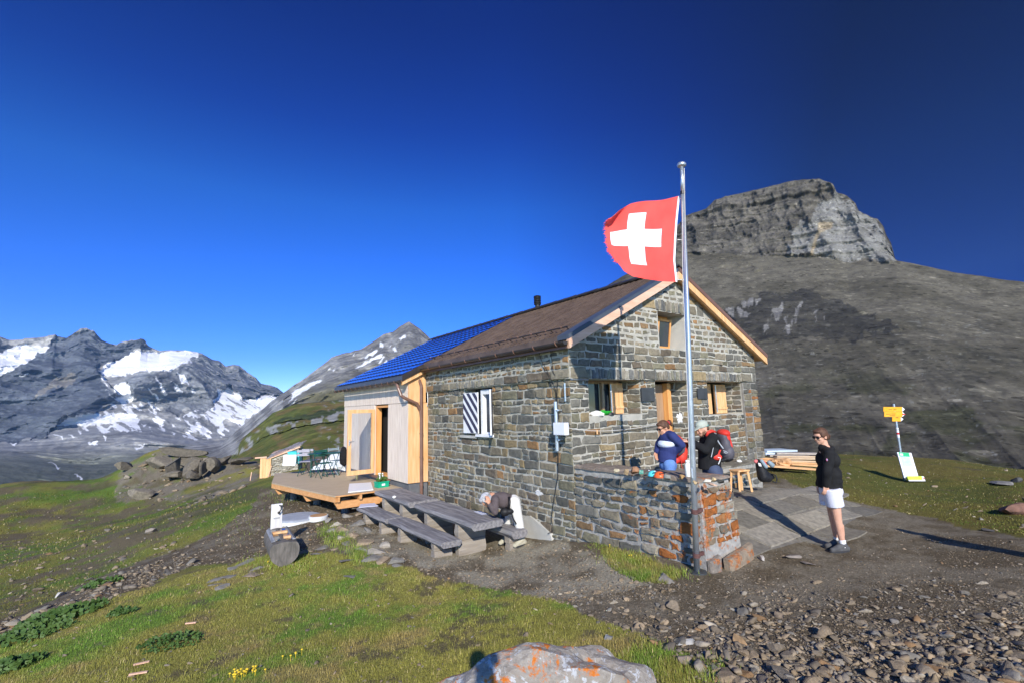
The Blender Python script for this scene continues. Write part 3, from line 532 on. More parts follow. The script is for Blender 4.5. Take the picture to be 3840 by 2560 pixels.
PAL = [(.225, .205, .165), (.26, .235, .19), (.155, .155, .145), (.185, .185, .175), (.20, .195, .15), (.30, .185, .10), (.29, .235, .15), (.125, .13, .13), (.28, .26, .215), (.17, .145, .12), (.24, .165, .10)]
PALW = [5, 4, 4, 5, 4, 1.3, 2.4, 2.6, 2.6, 2.4, 1.4]
PALR = [(.40, .13, .035), (.36, .16, .07), (.42, .20, .09), (.22, .20, .17), (.30, .27, .23), (.17, .17, .165)]
def stone(bm, lay_, quad, O, U, V, N, depth, colour, rough=1.0):
    """one rough stone: quad = 4 (u,v) corners"""
    pts = []
    for i in range(4):
        a = np.array(quad[i]); b = np.array(quad[(i + 1) % 4]); L = np.hypot(*(b - a)); n = 3 if L > .2 else 2
        for k in range(n):
            p = a + (b - a) * (k / n)
            pts.append(p + np.array([random.uniform(-1, 1), random.uniform(-1, 1)]) * .011 * rough + ((0, 0) if k else 0))
    c = sum(pts) / len(pts); rings = []
    tilt = np.array([random.uniform(-.12, .12), random.uniform(-.12, .12)])
    for s, d in ((1.0, 0.0), (.985, .55), (.90, .92), (.55, 1.04)):
        ring = []
        for p in pts:
            q = c + (p - c) * (s if min(np.ptp([x[0] for x in pts]), np.ptp([x[1] for x in pts])) < 9 else s)
            h = depth * d + (0 if d == 0 else (q - c) @ tilt * .6 + random.uniform(-.004, .004) * rough)
            v = bm.verts.new(O + U * q[0] + V * q[1] + N * h); v[lay_] = (*colour, 1); ring.append(v)
        rings.append(ring)
    n = len(pts)
    for a, b in zip(rings, rings[1:]):
        for k in range(n): bm.faces.new((a[k], a[(k + 1) % n], b[(k + 1) % n], b[k]))
    bm.faces.new(rings[-1])
def masonry(bm, O, U, V, N, rows, allow, depth=(.012, .03), joint=.022, wmul=(1.2, 3.0), pal=PAL, palw=PALW, rough=1.0, maxw=.55, tone=1.0):
    """courses of stones; rows = [v0, v1, ...]; allow(va, vb) = free (u0, u1) intervals of a course"""
    lay_ = vcol(bm); O, U, V, N = (Vector(q) for q in (O, U, V, N))
    ph = random.uniform(0, 99)
    for va, vb in zip(rows, rows[1:]):
        h = vb - va
        for u0, u1 in allow(va, vb):
            if u1 - u0 < .05: continue
            u = u0
            while u < u1 - .01:
                w = min(h * random.uniform(*wmul), maxw)
                if u1 - (u + w) < .09: w = u1 - u
                j = joint * random.uniform(.6, 1.35) / 2
                f = lambda uu, vv: vv + .012 * math.sin(uu * 5 + ph + vv * 9) * (1 if rows[0] + .01 < vv < rows[-1] - .01 else 0)
                parts = [(va, vb)]
                if h > .15 and w < .30 and random.random() < .25: mid = va + h * random.uniform(.4, .6); parts = [(va, mid), (mid, vb)]
                for pa, pb in parts:
                    sk = random.uniform(-.018, .018) * rough; sk2 = random.uniform(-.018, .018) * rough
                    x0, x1 = u + j, u + w - j
                    if x1 - x0 < .03: continue
                    q = [(x0 + (sk if u > u0 + .01 else 0), f(u, pa) + j), (x1 + (sk2 if u + w < u1 - .01 else 0), f(u + w, pa) + j), (x1 - (sk2 if u + w < u1 - .01 else 0), f(u + w, pb) - j), (x0 - (sk if u > u0 + .01 else 0), f(u, pb) - j)]
                    c = random.choices(pal, palw[:len(pal)])[0]; k = random.uniform(.78, 1.22) * tone
                    stone(bm, lay_, q, O, U, V, N, random.uniform(*depth), (c[0] * k * .86, c[1] * k * .83, c[2] * k * .76), rough)
                u += w
def rowset(v0, v1, h0, h1):
    r = [v0]
    while r[-1] < v1 - 1e-6:
        h = random.uniform(h0, h1)
        r.append(v1 if v1 - (r[-1] + h) < h0 * .7 else r[-1] + h)
    return r
def cut(iv, holes):
    o = []
    for a, b in iv:
        segs = [(a, b)]
        for c, d in holes:
            n = []
            for s, e in segs:
                if d <= s or c >= e: n.append((s, e))
                else:
                    if c > s: n.append((s, c))
                    if d < e: n.append((d, e))
            segs = n
        o += segs
    return o

WID = 6.12; LEN = 5.62; ZL = .49; ZB = -2.75; ZT = 1.16; RK = .508         # gable width, long wall length, ledge, base, wall top, roof pitch
def roofz(b): return 1.17 + RK * min(b + .05, WID + .05 - b)                # underside of the roof over the walls
house = thing('mountain_hut', 'stone mountain hut with brown metal roof, blue solar roof end and a larch annex', 'hut', hw(0, 0, -2.2), HA)
H = dict(parent=house, frame=HOUSE)

# ---- bare wall bodies (mortar)
OPF = [(.44, 1.86, .78, 1.76, -.17, ZL), (2.32, 3.50, 2.64, 3.34, -1.78, ZL), (4.14, 5.56, 4.52, 5.48, -.26, ZL)]      # face b0 b1, depth b0 b1, z0 z1
T_ = .44
bm = NB()
def fpiece(b0, b1, c0, c1, z0, z1, a0=0.0, a1=T_): hexa(bm, [(b0, a0, z0), (b1, a0, z0), (c1, a1, z0), (c0, a1, z0), (b0, a0, z1), (b1, a0, z1), (c1, a1, z1), (c0, a1, z1)])
fpiece(0, OPF[0][0], 0, OPF[0][2], ZB, ZL); fpiece(OPF[0][1], OPF[1][0], OPF[0][3], OPF[1][2], ZB, ZL); fpiece(OPF[1][1], OPF[2][0], OPF[1][3], OPF[2][2], ZB, ZL); fpiece(OPF[2][1], WID, OPF[2][3], WID, ZB, ZL)
for q in OPF: fpiece(q[0], q[1], q[2], q[3], ZB, q[4])
GW = (2.48, 3.48, 2.90, 3.42, 1.15, 1.92)
UO = -.06
fpiece(UO, GW[0], UO, GW[2], ZL, GW[4], UO); fpiece(GW[1], WID + .06, GW[3], WID + .06, ZL, GW[4], UO); fpiece(GW[0], GW[1], GW[2], GW[3], ZL, GW[4], UO)
def gtri(poly): prism(bm, [(b, UO, z) for b, z in poly], (0, T_ - UO, 0))
gtri([(UO, GW[4]), (GW[0], GW[4]), (GW[0], GW[5]), (UO + (GW[5] - ZT) / RK, GW[5]), (UO, ZT)][:5] if ZT > GW[4] else [(UO, GW[4]), (GW[0], GW[4]), (GW[0], GW[5]), ((GW[5] - 1.17) / RK, GW[5])])
gtri([(GW[1], GW[4]), (WID + .06, GW[4]), (WID + .06, ZT), (WID + .05 - (GW[5] - 1.17) / RK, GW[5]), (GW[1], GW[5])])
gtri([((GW[5] - 1.17) / RK, GW[5]), (WID - (GW[5] - 1.17) / RK, GW[5]), (WID / 2, 1.17 + RK * WID / 2)])
# long wall, with the hole of the striped-shutter window
SW = (2.47, 3.66, -.60, .47)
def lpiece(a0, a1, z0, z1, b0=0.0, b1=T_): box(bm, b0, b1, a0, a1, z0, z1)
lpiece(T_, SW[0], ZB, ZL); lpiece(SW[1], LEN, ZB, ZL); lpiece(SW[0], SW[1], ZB, SW[2]); lpiece(SW[0], SW[1], SW[3], ZL)
lpiece(T_, LEN, ZL, ZT + .04, UO, T_)
box(bm, WID - T_, WID, T_, 11.4, ZB, ZL); box(bm, WID - T_, WID + .05, T_, 11.4, ZL, ZT)          # right wall
box(bm, 0, WID - T_, 11.06, 11.4, ZB, ZT)                                                         # rear wall
prism(bm, [(0, 11.06, ZT + .002), (WID, 11.06, ZT + .002), (WID / 2, 11.06, 1.15 + RK * WID / 2)], (0, .34, 0))
wall = obj('stone_wall', bm, MORTAR, **H)
bm = NB(); box(bm, T_ + .5, WID - T_ - .5, T_ + .75, 10.6, ZB, ZL - .1); obj('unlit_room_block', bm, DARKIN, **H)     # near-black block, the room's unlit depth put into its colour

# ---- stones of the walls
bm = NB()
def rowsF(): return rowset(ZB + .3, ZL - .002, .07, .175)
holesF = lambda va, vb: [(q[0] - .0, q[1] + .0) for q in OPF if vb > q[4] + .01]
masonry(bm, (0, 0, 0), (1, 0, 0), (0, 0, 1), (0, -1, 0), rowsF(), lambda va, vb: cut([(-.012, WID - .01)], holesF(va, vb)), wmul=(1.0, 3.4), joint=.03)
# right-hand reveals of the three openings (splayed)
for q in OPF:
    p0 = np.array([q[1], 0, 0.]); p1 = np.array([q[3], T_, 0.]); L_ = np.linalg.norm(p1 - p0); u = (p1 - p0) / L_; n_ = np.array([-u[1], u[0], 0]); n_ = n_ if n_[0] < 0 else -n_
    masonry(bm, p0, u, (0, 0, 1), n_, rowset(q[4] + .01, ZL - .01, .085, .15), lambda va, vb: [(.01, L_ - .02)], depth=(.006, .016), wmul=(1.4, 2.6), joint=.024)
# upper gable: lintel course of upright stones, then courses that follow the roof
def allowG(va, vb):
    o = max(0, (vb - 1.15) / RK); iv = [(UO - .008 + o, WID + .05 - o)]
    return cut(iv, [(GW[0] - .02, GW[1] + .02)] if vb > GW[4] + .01 and va < GW[5] else [])
def soldiers(O, U, V, N, u0, u1, v0, v1):
    lay_ = vcol(bm); u = u0
    while u < u1 - .03:
        w = random.uniform(.045, .10); top = v1 - random.uniform(0, .05); k = random.uniform(.8, 1.2); c = random.choice(PAL[:5] + PAL[7:9]); s = random.uniform(-.02, .02)
        if u + w > u1: w = u1 - u
        stone(bm, lay_, [(u + .007, v0 + .004), (u + w - .007, v0 + .004), (u + w - .007 + s, top), (u + .007 + s, top)], Vector(O), Vector(U), Vector(V), Vector(N), random.uniform(.012, .026), tuple(x * k for x in c))
        u += w
FU = ((0, UO, 0), (1, 0, 0), (0, 0, 1), (0, -1, 0))
masonry(bm, *FU, [ZL, ZL + .21], lambda va, vb: cut([(UO + .02, WID + .04)], [(.34, 1.95), (2.25, 3.55), (4.05, 5.5)]), joint=.024)
for a_, b_ in ((.34, 1.95), (2.25, 3.55), (4.05, 5.5)): soldiers(*FU, a_, b_, ZL + .004, ZL + .21)
masonry(bm, *FU, rowset(ZL + .21, 1.14, .09, .15), allowG, joint=.026, wmul=(1.3, 2.8))
masonry(bm, *FU, rowset(1.14, GW[5], .09, .14), allowG, joint=.05, depth=(.004, .014), wmul=(1.2, 2.6), tone=1.15)
masonry(bm, *FU, [GW[5], GW[5] + .25], lambda va, vb: cut(allowG(va, vb), [(GW[0] - .05, GW[1] + .05)]), joint=.05, depth=(.004, .012), tone=1.15)
soldiers(*FU, GW[0] - .05, GW[1] + .05, GW[5] + .01, GW[5] + .25)
masonry(bm, *FU, rowset(GW[5] + .25, 2.62, .08, .13), allowG, joint=.055, depth=(.004, .012), wmul=(1.2, 2.6), tone=1.15)
obj('gable_stonework', bm, STONE, parent=house, frame=HOUSE)
bm = NB()
LU = ((0, 0, 0), (0, 1, 0), (0, 0, 1), (-1, 0, 0))
masonry(bm, *LU, rowset(ZB + .1, ZL - .002, .07, .20), lambda va, vb: cut([(-.014, LEN - .03)], [(SW[0] - .02, SW[1] + .02)] if vb > SW[2] and va < SW[3] else []), wmul=(.9, 3.0), joint=.036)
LU2 = ((UO, 0, 0), (0, 1, 0), (0, 0, 1), (-1, 0, 0))
masonry(bm, *LU2, [ZL, ZL + .17], lambda va, vb: cut([(UO - .01, LEN - .03)], [(2.3, 3.9)]), joint=.026, wmul=(1.3, 3))
soldiers(*LU2, 2.3, 3.9, ZL + .004, ZL + .17)
masonry(bm, *LU2, rowset(ZL + .17, ZT, .09, .15), lambda va, vb: [(UO - .01, LEN - .03)], joint=.045, depth=(.006, .022), wmul=(1.2, 2.4), tone=1.1)
obj('side_stonework', bm, STONE, parent=house, frame=HOUSE)
# cement skirt along the foot of the long wall, and white lime patches on the walls
bm = NB(); prism(bm, [(-.06, .35, -2.85), (-.06, .62, -2.2), (-.055, 1.2, -2.0), (-.05, 1.75, -2.08), (-.05, 2.3, -2.30), (-.06, 2.5, -2.85)], (.10, 0, 0)); obj('cement_skirt', bm, RENDER_, **H)
LIME = mat('lime_patch', (.60, .59, .56), (.72, .71, .68), scale=8, rough=.95, bump=.5)
def blotch(bm, c, U, V, N, ru, rv, seed, d=.034, n=22):
    r_ = random.Random(seed); c = Vector(c); U = Vector(U); V = Vector(V); N = Vector(N); k = []
    for i in range(n):
        a = 2 * math.pi * i / n; f = r_.uniform(.55, 1.1); k.append(c + U * ru * f * math.cos(a) + V * rv * f * math.sin(a))
    A = [bm.verts.new(p) for p in k]; B = [bm.verts.new(c + (p - c) * .8 + N * d) for p in k]
    for i in range(n): bm.faces.new((A[i], A[(i + 1) % n], B[(i + 1) % n], B[i]))
    bm.faces.new(B)
for (x_, y_, k_, U_, N_, ru, rv, sd) in ((2022, 1845, 'b', (0, 1, 0), (-1, 0, 0), .15, .07, 3), (2548, 1568, 'a', (1, 0, 0), (0, -1, 0), .11, .13, 5)):
    p = onh(x_, y_, **{k_: 0}); bm = NB(); blotch(bm, p, U_, (0, 0, 1), N_, ru, rv, sd, .02); obj('lime_patch', bm, LIME, **H)
# the quoin pier at the far corner and the stone bench along the gable foot
bm = NB(); lay_ = vcol(bm)
masonry(bm, (WID - .55, -.045, 0), (1, 0, 0), (0, 0, 1), (0, -1, 0), rowset(-1.36, ZL - .03, .10, .16), lambda va, vb: [(0, .33), (.36, .63 + .08 * (ZL - va) / 1.9)], depth=(.012, .03), pal=PALR + PAL, palw=[1, 2, 3, 2, 1, 2] + PALW)
prism(bm, [(WID - .56, -.045, -1.36), (WID + .155, -.045, -1.36), (WID + .055, -.045, ZL - .02), (WID - .56, -.045, ZL - .02)], (0, .045 + .25, 0))
for v in bm.verts:
    if v[lay_][0] == 0 or v[lay_][0] > .9: v[lay_] = (.27, .26, .24, 1)
obj('corner_pier', bm, STONE, **H)
bm = NB(); lay_ = vcol(bm)
box(bm, 1.2, 5.25, -.47, -.005, -2.1, -1.345)
for v in bm.verts: v[lay_] = (.34, .33, .30, 1)
masonry(bm, (1.2, -.47, 0), (1, 0, 0), (0, 0, 1), (0, -1, 0), rowset(-1.80, -1.42, .10, .16), lambda va, vb: [(0, 4.04)], joint=.04)
masonry(bm, (1.2, -.47, -1.345), (1, 0, 0), (0, 1, 0), (0, 0, 1), [-.03, .45], lambda va, vb: [(0, 4.08)], depth=(.02, .03), wmul=(1.0, 1.8), maxw=.9, joint=.02, pal=[(.27, .255, .22), (.24, .235, .21)], palw=[1, 1])
obj('stone_bench', bm, STONE, **H)

# ---- windows, door, plaques of the gable
def part(name, bm, m, label=None, parent=None, frame=HOUSE):
    o = obj(name, bm, m, parent=parent or house, frame=frame)
    if label: o['label'] = label
    return o
def window(c0, c1, z0, z1, a, fw, wood, lean=0.0, label=None, open_=0.0):
    bm = NB()
    for x0, x1, y0, y1 in ((c0, c1, z0, z0 + fw), (c0, c1, z1 - fw, z1), (c0, c0 + fw, z0 + fw, z1 - fw), (c1 - fw, c1, z0 + fw, z1 - fw)): box(bm, x0, x1, a, a + .06, y0, y1)
    w = part('window', bm, wood, label)
    bm = NB(); box(bm, c0 + fw - .004, c1 - fw + .004, a + .03, a + .036, z0 + fw - .004, z1 - fw + .004); part('pane', bm, GLASS, parent=w)
    return w
w = window(OPF[0][2] - .04, OPF[0][3] - .08, OPF[0][4], ZL, T_ - .05, .06, DOORW, label='dark wooden window in the left recess')
bm = NB(); box(bm, 1.12, 1.17, T_ - .12, T_ - .055, -.14, .45); part('mullion', bm, DOORW, parent=w)
def shutter(b0, b1, z0, z1, a, wood, label):
    bm = NB(); n = 3; wd = (b1 - b0) / n
    for i in range(n): box(bm, b0 + i * wd + .003, b0 + (i + 1) * wd - .003, a, a + .03, z0, z1)
    o = part('shutter', bm, wood, label); bm = NB()
    for z in (z0 + .1, z1 - .14): bm = NB(); box(bm, b0 + .01, b1 - .01, a - .022, a - .002, z, z + .05); part('batten', bm, wood, parent=o)
    return o
shutter(1.37, 1.735, -.155, .44, T_ - .10, LARCH, 'weathered orange shutter in the left recess')
shutter(4.97, 5.46, -.25, .44, T_ - .10, LARCH, 'pale orange shutter in the right recess')
bm = NB(); box(bm, 4.54, 4.91, T_ - .05, T_, -.25, .45); part('window_board', bm, LARCH)
bm = NB(); tube(bm, [(1.34, T_ - .15, -.12), (1.335, T_ - .15, .42)], .014); sph(bm, (1.335, T_ - .15, .27), .022); part('shutter_rod', bm, STEEL)
bm = NB(); tube(bm, [(4.945, T_ - .15, -.22), (4.94, T_ - .15, .42)], .015); part('shutter_rod', bm, STEEL)
# door: oiled brown leaf in the recess, bright frame post on the right
dr = NB(); n = 5
for i in range(n): box(dr, 2.60 + i * .085 + .0025, 2.60 + (i + 1) * .085 - .0025, .36, .40, -1.74, .43)
door = part('door', dr, DOORW, 'brown plank door of the gable')
bm = NB(); box(bm, 3.03, 3.12, .24, .43, -1.74, .45); box(bm, 2.55, 2.598, .32, .43, -1.74, .45); box(bm, 3.135, 3.24, .30, .43, -1.74, .45); bev(bm, .006, 1); part('door_frame', bm, PINE)
bm = NB(); tube(bm, [(2.96, .355, -.72), (2.96, .31, -.72), (2.88, .31, -.72)], .011); part('handle', bm, STEEL, parent=door)
bm = NB(); box(bm, 2.42, 3.3, .10, .34, -1.80, -1.75); part('doorstep', bm, SLATE)
for (x0, y0), (x1, y1) in (((2402, 1452), (2453, 1502)), ((2612, 1454), (2652, 1494))):
    p = onh(x0, y0, a=-.03); q = onh(x1, y1, a=-.03); bm = NB(); box(bm, p[0], q[0], -.052, -.032, q[2], p[2]); part('plaque', bm, SLATE, 'dark slate plaque beside the door')
# gable window: plastered splayed niche with a tilted casement
bm = NB(); p0 = Vector((GW[1], UO, 0)); p1 = Vector((GW[3], T_ - .02, 0)); n_ = Vector((-.95, -.3, 0)) * .006
hexa(bm, [p0 + n_ + Vector((0, 0, GW[4])), p1 + n_ + Vector((0, 0, GW[4])), p1 + Vector((0, 0, GW[4])), p0 + Vector((0, 0, GW[4])), p0 + n_ + Vector((0, 0, GW[5])), p1 + n_ + Vector((0, 0, GW[5])), p1 + Vector((0, 0, GW[5])), p0 + Vector((0, 0, GW[5]))]); part('niche_plaster', bm, RENDER_)
gwn = window(GW[2] - .12, GW[3] - .07, GW[4], GW[5], T_ - .10, .05, PINE, label='small orange framed gable window')
bm = NB(); M_ = Matrix.Translation(Vector((0, T_ - .13, GW[4] + .06))) @ Matrix.Rotation(math.radians(9), 4, 'X')
for x0, x1, y0, y1 in ((2.84, 3.29, 0, .045), (2.84, 3.29, .58, .63), (2.84, 2.885, .045, .58), (3.245, 3.29, .045, .58)): box(bm, x0, x1, -.02, .02, y0, y1, M_)
part('casement', bm, PINE, parent=gwn)
bm = NB(); box(bm, 2.886, 3.244, -.004, .004, .046, .579, M_); part('pane', bm, GLASS, parent=gwn)

# ---- striped shutter window of the long wall
bm = NB()
for a0, a1, z0, z1 in ((SW[0] + .02, 2.98, SW[2] + .06, SW[2] + .10), (SW[0] + .02, 2.98, .33, .43), (2.90, 2.98, SW[2] + .10, .33)): box(bm, .02, .12, a0, a1, z0, z1)
fr = part('window_frame', bm, WHITEP, 'white painted frame of the striped shutter window')
bm = NB(); box(bm, .22, .27, SW[0] + .04, 2.92, SW[2] + .12, .33); part('window_leaf', bm, DOORW, parent=fr)
bm = NB(); box(bm, .19, .216, 2.62, 2.70, SW[2] + .16, .30); box(bm, .19, .216, 2.45, 2.619, SW[2] + .16, SW[2] + .21); part('casement', bm, PINE, parent=fr)
bm = NB(); box(bm, .30, .33, SW[0], SW[1], SW[2], SW[3]); part('pane', bm, GLASS, parent=fr)
def stripes(name, a0, a1, z0, z1, M_, label):
    bm = NB(); box(bm, -.015, .015, a0, a1, z0, z1, M_); o = part(name, bm, WHITEP, label)
    w_ = .125; bm = NB(); H_ = z1 - z0; A_ = a1 - a0; sl = 1.02
    for k in range(-1, 5):                                  # dark diagonal bands clipped to the leaf
        zc = z0 + .02 + k * .235
        def clipseg(zz):                                    # band edge z = zz + sl*(a-a0)
            return zz, zz + sl * A_
        e0, e1 = clipseg(zc - w_ / 2); f0, f1 = clipseg(zc + w_ / 2)
        poly = [(a0, e0), (a1, e1), (a1, f1), (a0, f0)]
        for lim, up in ((z0 + .008, False), (z1 - .008, True)):
            o2 = []
            for i in range(len(poly)):
                p, q = poly[i], poly[(i + 1) % len(poly)]; ip = (p[1] <= lim) if up else (p[1] >= lim); iq = (q[1] <= lim) if up else (q[1] >= lim)
                if ip: o2.append(p)
                if ip != iq: t = (lim - p[1]) / (q[1] - p[1]); o2.append((p[0] + (q[0] - p[0]) * t, lim))
            poly = o2
            if not poly: break
        if len(poly) >= 3: prism(bm, [M_ @ Vector((-.0155, a, z)) for a, z in poly], (M_.to_3x3() @ Vector((-.003, 0, 0))))
    part('dark_stripe', bm, NAVYP, parent=o); return o
stripes('shutter', 0.0, .60, SW[2] + .075, .38, Matrix.Translation(Vector((-.05, 2.985, 0))) @ Matrix.Rotation(math.radians(2), 4, 'Z'), 'dark and white striped shutter leaf, wide open')
stripes('shutter', 0.0, .52, SW[2] + .075, .40, Matrix.Translation(Vector((-.02, 2.46, 0))) @ Matrix.Rotation(math.radians(143), 4, 'Z'), 'striped shutter leaf seen edge on')
bm = NB(); box(bm, -.10, .10, SW[0] - .05, 3.05, SW[2] - .0, SW[2] + .058); bev(bm, .01, 1); part('sill', bm, WHITEP)
bm = NB(); box(bm, -.07, .05, 3.051, SW[1] + .12, SW[2] - .035, SW[2] + .02); part('sill', bm, RENDER_, 'concrete sill under the striped shutter')

# ---- annex (larch box on the rear half of the long wall)
AB = -.57; A0 = 5.61; A1 = 11.1; AZ0 = -1.83; AZS = .22
def aroof(b): return 1.17 + RK * (b + .05)
bm = NB()
DO0, DO1 = 6.90, 8.03                                                       # door opening along a
def aw(a0, a1, z0, z1): box(bm, AB, AB + .10, a0, a1, z0, z1)
aw(A0, DO0, AZ0, AZS - .006); aw(DO1, A1, AZ0, AZS - .006); box(bm, AB - .012, AB + .10, A0 - .012, A1, AZS, aroof(AB) - .005)
an = part('annex_wall', bm, LARCHG, 'greyed vertical larch boarding of the annex front')
bm = NB()
k = 0
a = A0
while a < A1 - .02:                                         # board joints: thin proud cover strips
    w_ = .125
    if not (DO0 - .02 < a < DO1 + .02): box(bm, AB - .006, AB + .002, a, min(a + w_ - .005, A1), AZ0 + .003, AZS - .009)
    box(bm, AB - .018, AB - .010, a, min(a + w_ - .005, A1), AZS + .003, aroof(AB) - .02)
    a += w_
part('boards', bm, LARCHG, parent=an)
bm = NB()
prism(bm, [(AB, A0, AZ0), (-.012, A0, AZ0), (-.012, A0, AZS - .006), (AB, A0, AZS - .006)], (0, .36, 0)); prism(bm, [(AB - .012, A0 - .012, AZS), (-.075, A0 - .012, AZS), (-.075, A0 - .012, aroof(-.075) - .01), (AB - .012, A0 - .012, aroof(AB - .012) - .01)], (0, .36, 0))
ae = part('annex_end', bm, LARCH, 'fresh orange larch end of the annex beside the stone wall')
bm = NB(); b = AB + .004
while b < -.04: 
    e = min(b + .118, -.014); box(bm, b, e, A0 - .007, A0 - .001, AZ0 + .004, AZS - .01); box(bm, b, min(e, -.08), A0 - .0185, A0 - .013, AZS + .004, aroof(b) - .02) if b < -.1 else None; b += .125
part('boards', bm, LARCH, parent=ae)
bm = NB(); box(bm, AB + .04, -.005, A0 + .04, A1 - .1, ZB, AZ0 - .003); part('plinth', bm, PLINTH)
bm = NB(); box(bm, AB + .03, -.012, A1 - .1, A1 - .001, AZ0, .80); part('annex_rear', bm, LARCHG)
bm = NB(); box(bm, AB + .103, .335, A0 + .37, A1 - .11, AZ0, AZ0 + .05); part('annex_floor', bm, PINE)
bm = NB(); box(bm, AB + .30, AB + .33, 6.0, 10.9, AZ0 + .06, .75); part('unlit_annex_panel', bm, DARKIN)  # near-black panel painting the unlit inside of the annex
bm = NB(); box(bm, AB - .06, AB + .28, DO0 - .02, DO1 + .3, AZ0 - .06, AZ0 - .004); part('threshold', bm, COPPER)
bm = NB(); box(bm, AB + .02, AB + .16, DO1 - .10, DO1 - .002, AZ0 + .003, AZS - .03); box(bm, AB + .02, AB + .16, DO0 + .002, DO0 + .07, AZ0 + .003, AZS - .03); box(bm, AB + .02, AB + .16, DO0 + .071, DO1 - .101, AZS - .09, AZS - .03)
part('annex_door_frame', bm, PINE)
bm = NB(); box(bm, AB + .125, AB + .15, 7.03, 7.33, AZ0 + .06, AZS - .1); part('curtain', bm, LARCHG)
# open glazed door leaf, hinged on the far jamb and swung out over the deck
hinge = np.array([AB - .03, DO1 - .02, AZ0 + .05]); free = onh(1299, 1768, z=-1.66)
dv = Vector((free[0] - hinge[0], free[1] - hinge[1], 0)); LW = dv.length - .01; dv.normalize(); ang = math.atan2(dv.y, dv.x)
ML = Matrix.Translation(Vector((hinge[0], hinge[1], AZ0 + .06))) @ Matrix.Rotation(ang, 4, 'Z'); LH = 1.86
bm = NB(); f_ = .105
for x0, x1, z0, z1 in ((0, LW, 0, f_ + .02), (0, LW, LH - f_, LH), (0, f_, f_ + .02, LH - f_), (LW - f_, LW, f_ + .02, LH - f_)): box(bm, x0, x1, -.03, .03, z0, z1, ML)
leaf = part('glass_door', bm, LARCH, 'orange framed glass door leaf standing open')
GL2 = mat('door_glass', (.86, .90, .95), rough=.02, spec=.9, trans=1.0); GL2.node_tree.nodes['Principled BSDF'].inputs['IOR'].default_value = 1.5
bm = NB(); box(bm, f_ - .005, LW - f_ + .005, -.006, .006, f_ + .015, LH - f_ + .005, ML); part('pane', bm, GL2, parent=leaf)
bm = NB(); tube(bm, [ML @ Vector(q) for q in ((LW - .05, .03, .95), (LW - .05, .08, .95), (LW - .17, .08, .95))], .012); box(bm, LW - .075, LW - .025, .031, .036, .84, 1.0, ML)
tube(bm, [ML @ Vector(q) for q in ((LW - .05, -.03, .95), (LW - .05, -.08, .95), (LW - .17, -.08, .95))], .012); part('handle', bm, STEEL, parent=leaf)

# ---- roof
RT = .10                                                     # thickness
ridge_z = 1.17 + RK * (WID / 2 + .05) + .02
def rz(b, up=0.0): return ridge_z + up - RK * abs(b - WID / 2)
def slab(bm, b0, b1, a0, a1, lo=0.0, hi=RT):
    hexa(bm, [(b0, a0, rz(b0, lo)), (b1, a0, rz(b1, lo)), (b1, a1, rz(b1, lo)), (b0, a1, rz(b0, lo)), (b0, a0, rz(b0, hi)), (b1, a0, rz(b1, hi)), (b1, a1, rz(b1, hi)), (b0, a1, rz(b0, hi))])
OV = -.24
bm = NB(); slab(bm, -.20, WID / 2 - .001, OV + .30, 5.70); slab(bm, WID / 2 + .001, WID + .34, OV + .02, 11.6)
a = OV + .32
while a < 5.66:                                              # standing ribs run down the slope
    slab(bm, -.20, WID / 2 - .03, a, a + .028, RT, RT + .018); a += .155
b = -.1
while b < WID / 2 - .2: slab(bm, b, b + .018, OV + .31, 5.69, RT + .0005, RT + .009); b += .36
roof = part('roof', bm, ROOFB, 'brown ribbed metal roof')
bm = NB(); slab(bm, -.20, WID / 2 - .001, OV, OV + .299, .03, RT + .012); part('verge_flashing', bm, FLASH, parent=roof)
bm = NB(); slab(bm, -.19, WID / 2 - .0005, OV - .012, OV + .05, -.13, .028); prism(bm, [(-.215, OV - .012, rz(-.215, .02)), (-.19, OV - .012, rz(-.19, -.13)), (-.19, OV - .012, rz(-.19, .028))], (0, .06, 0)); part('barge_board', bm, FASCIA, 'pale left barge board')
bm = NB(); slab(bm, WID / 2 + .0005, WID + .33, OV - .012, OV + .05, -.13, .028); part('barge_board', bm, LARCH, 'orange right barge board')
bm = NB(); slab(bm, WID / 2 + .0005, WID + .345, OV - .03, OV + .018, .03, RT + .02); part('barge_cap', bm, COPPER)
bm = NB(); slab(bm, -.20, WID / 2 - .01, OV + .055, LEN, -.05, -.004); slab(bm, WID / 2 + .01, WID + .3, OV + .055, 11.4, -.05, -.004); part('rafters', bm, LARCH)
bm = NB(); a = OV - .02                                       # ridge cap of lapped pieces
while a < 11.6:
    e = min(a + .40, 11.65); t = .004 if int(a / .4) % 2 else 0
    for s in (-1, 1): hexa(bm, [(WID / 2, a, ridge_z + RT + .06 + t), (WID / 2 + s * .14, a, ridge_z + RT - .02 + t), (WID / 2 + s * .14, e + .02, ridge_z + RT - .035 + t), (WID / 2, e + .02, ridge_z + RT + .045 + t), (WID / 2, a, ridge_z + RT + .085 + t), (WID / 2 + s * .15, a, ridge_z + RT + .01 + t), (WID / 2 + s * .15, e + .02, ridge_z + RT + .0 + t), (WID / 2, e + .02, ridge_z + RT + .075 + t)])
    a += .40
part('ridge_cap', bm, DKMET, parent=roof)
bm = NB(); c = Vector((WID / 2 + .03, 4.63, ridge_z + RT)); cyl(bm, c, c + Vector((0, 0, .16)), .075)
for k in range(5): cyl(bm, c + Vector((0, 0, .15 + k * .052)), c + Vector((0, 0, .18 + k * .052)), .115, .10, 18)
cyl(bm, c + Vector((0, 0, .15)), c + Vector((0, 0, .40)), .07); cyl(bm, c + Vector((0, 0, .40)), c + Vector((0, 0, .425)), .11, .03, 18); part('vent_pipe', bm, IRON)
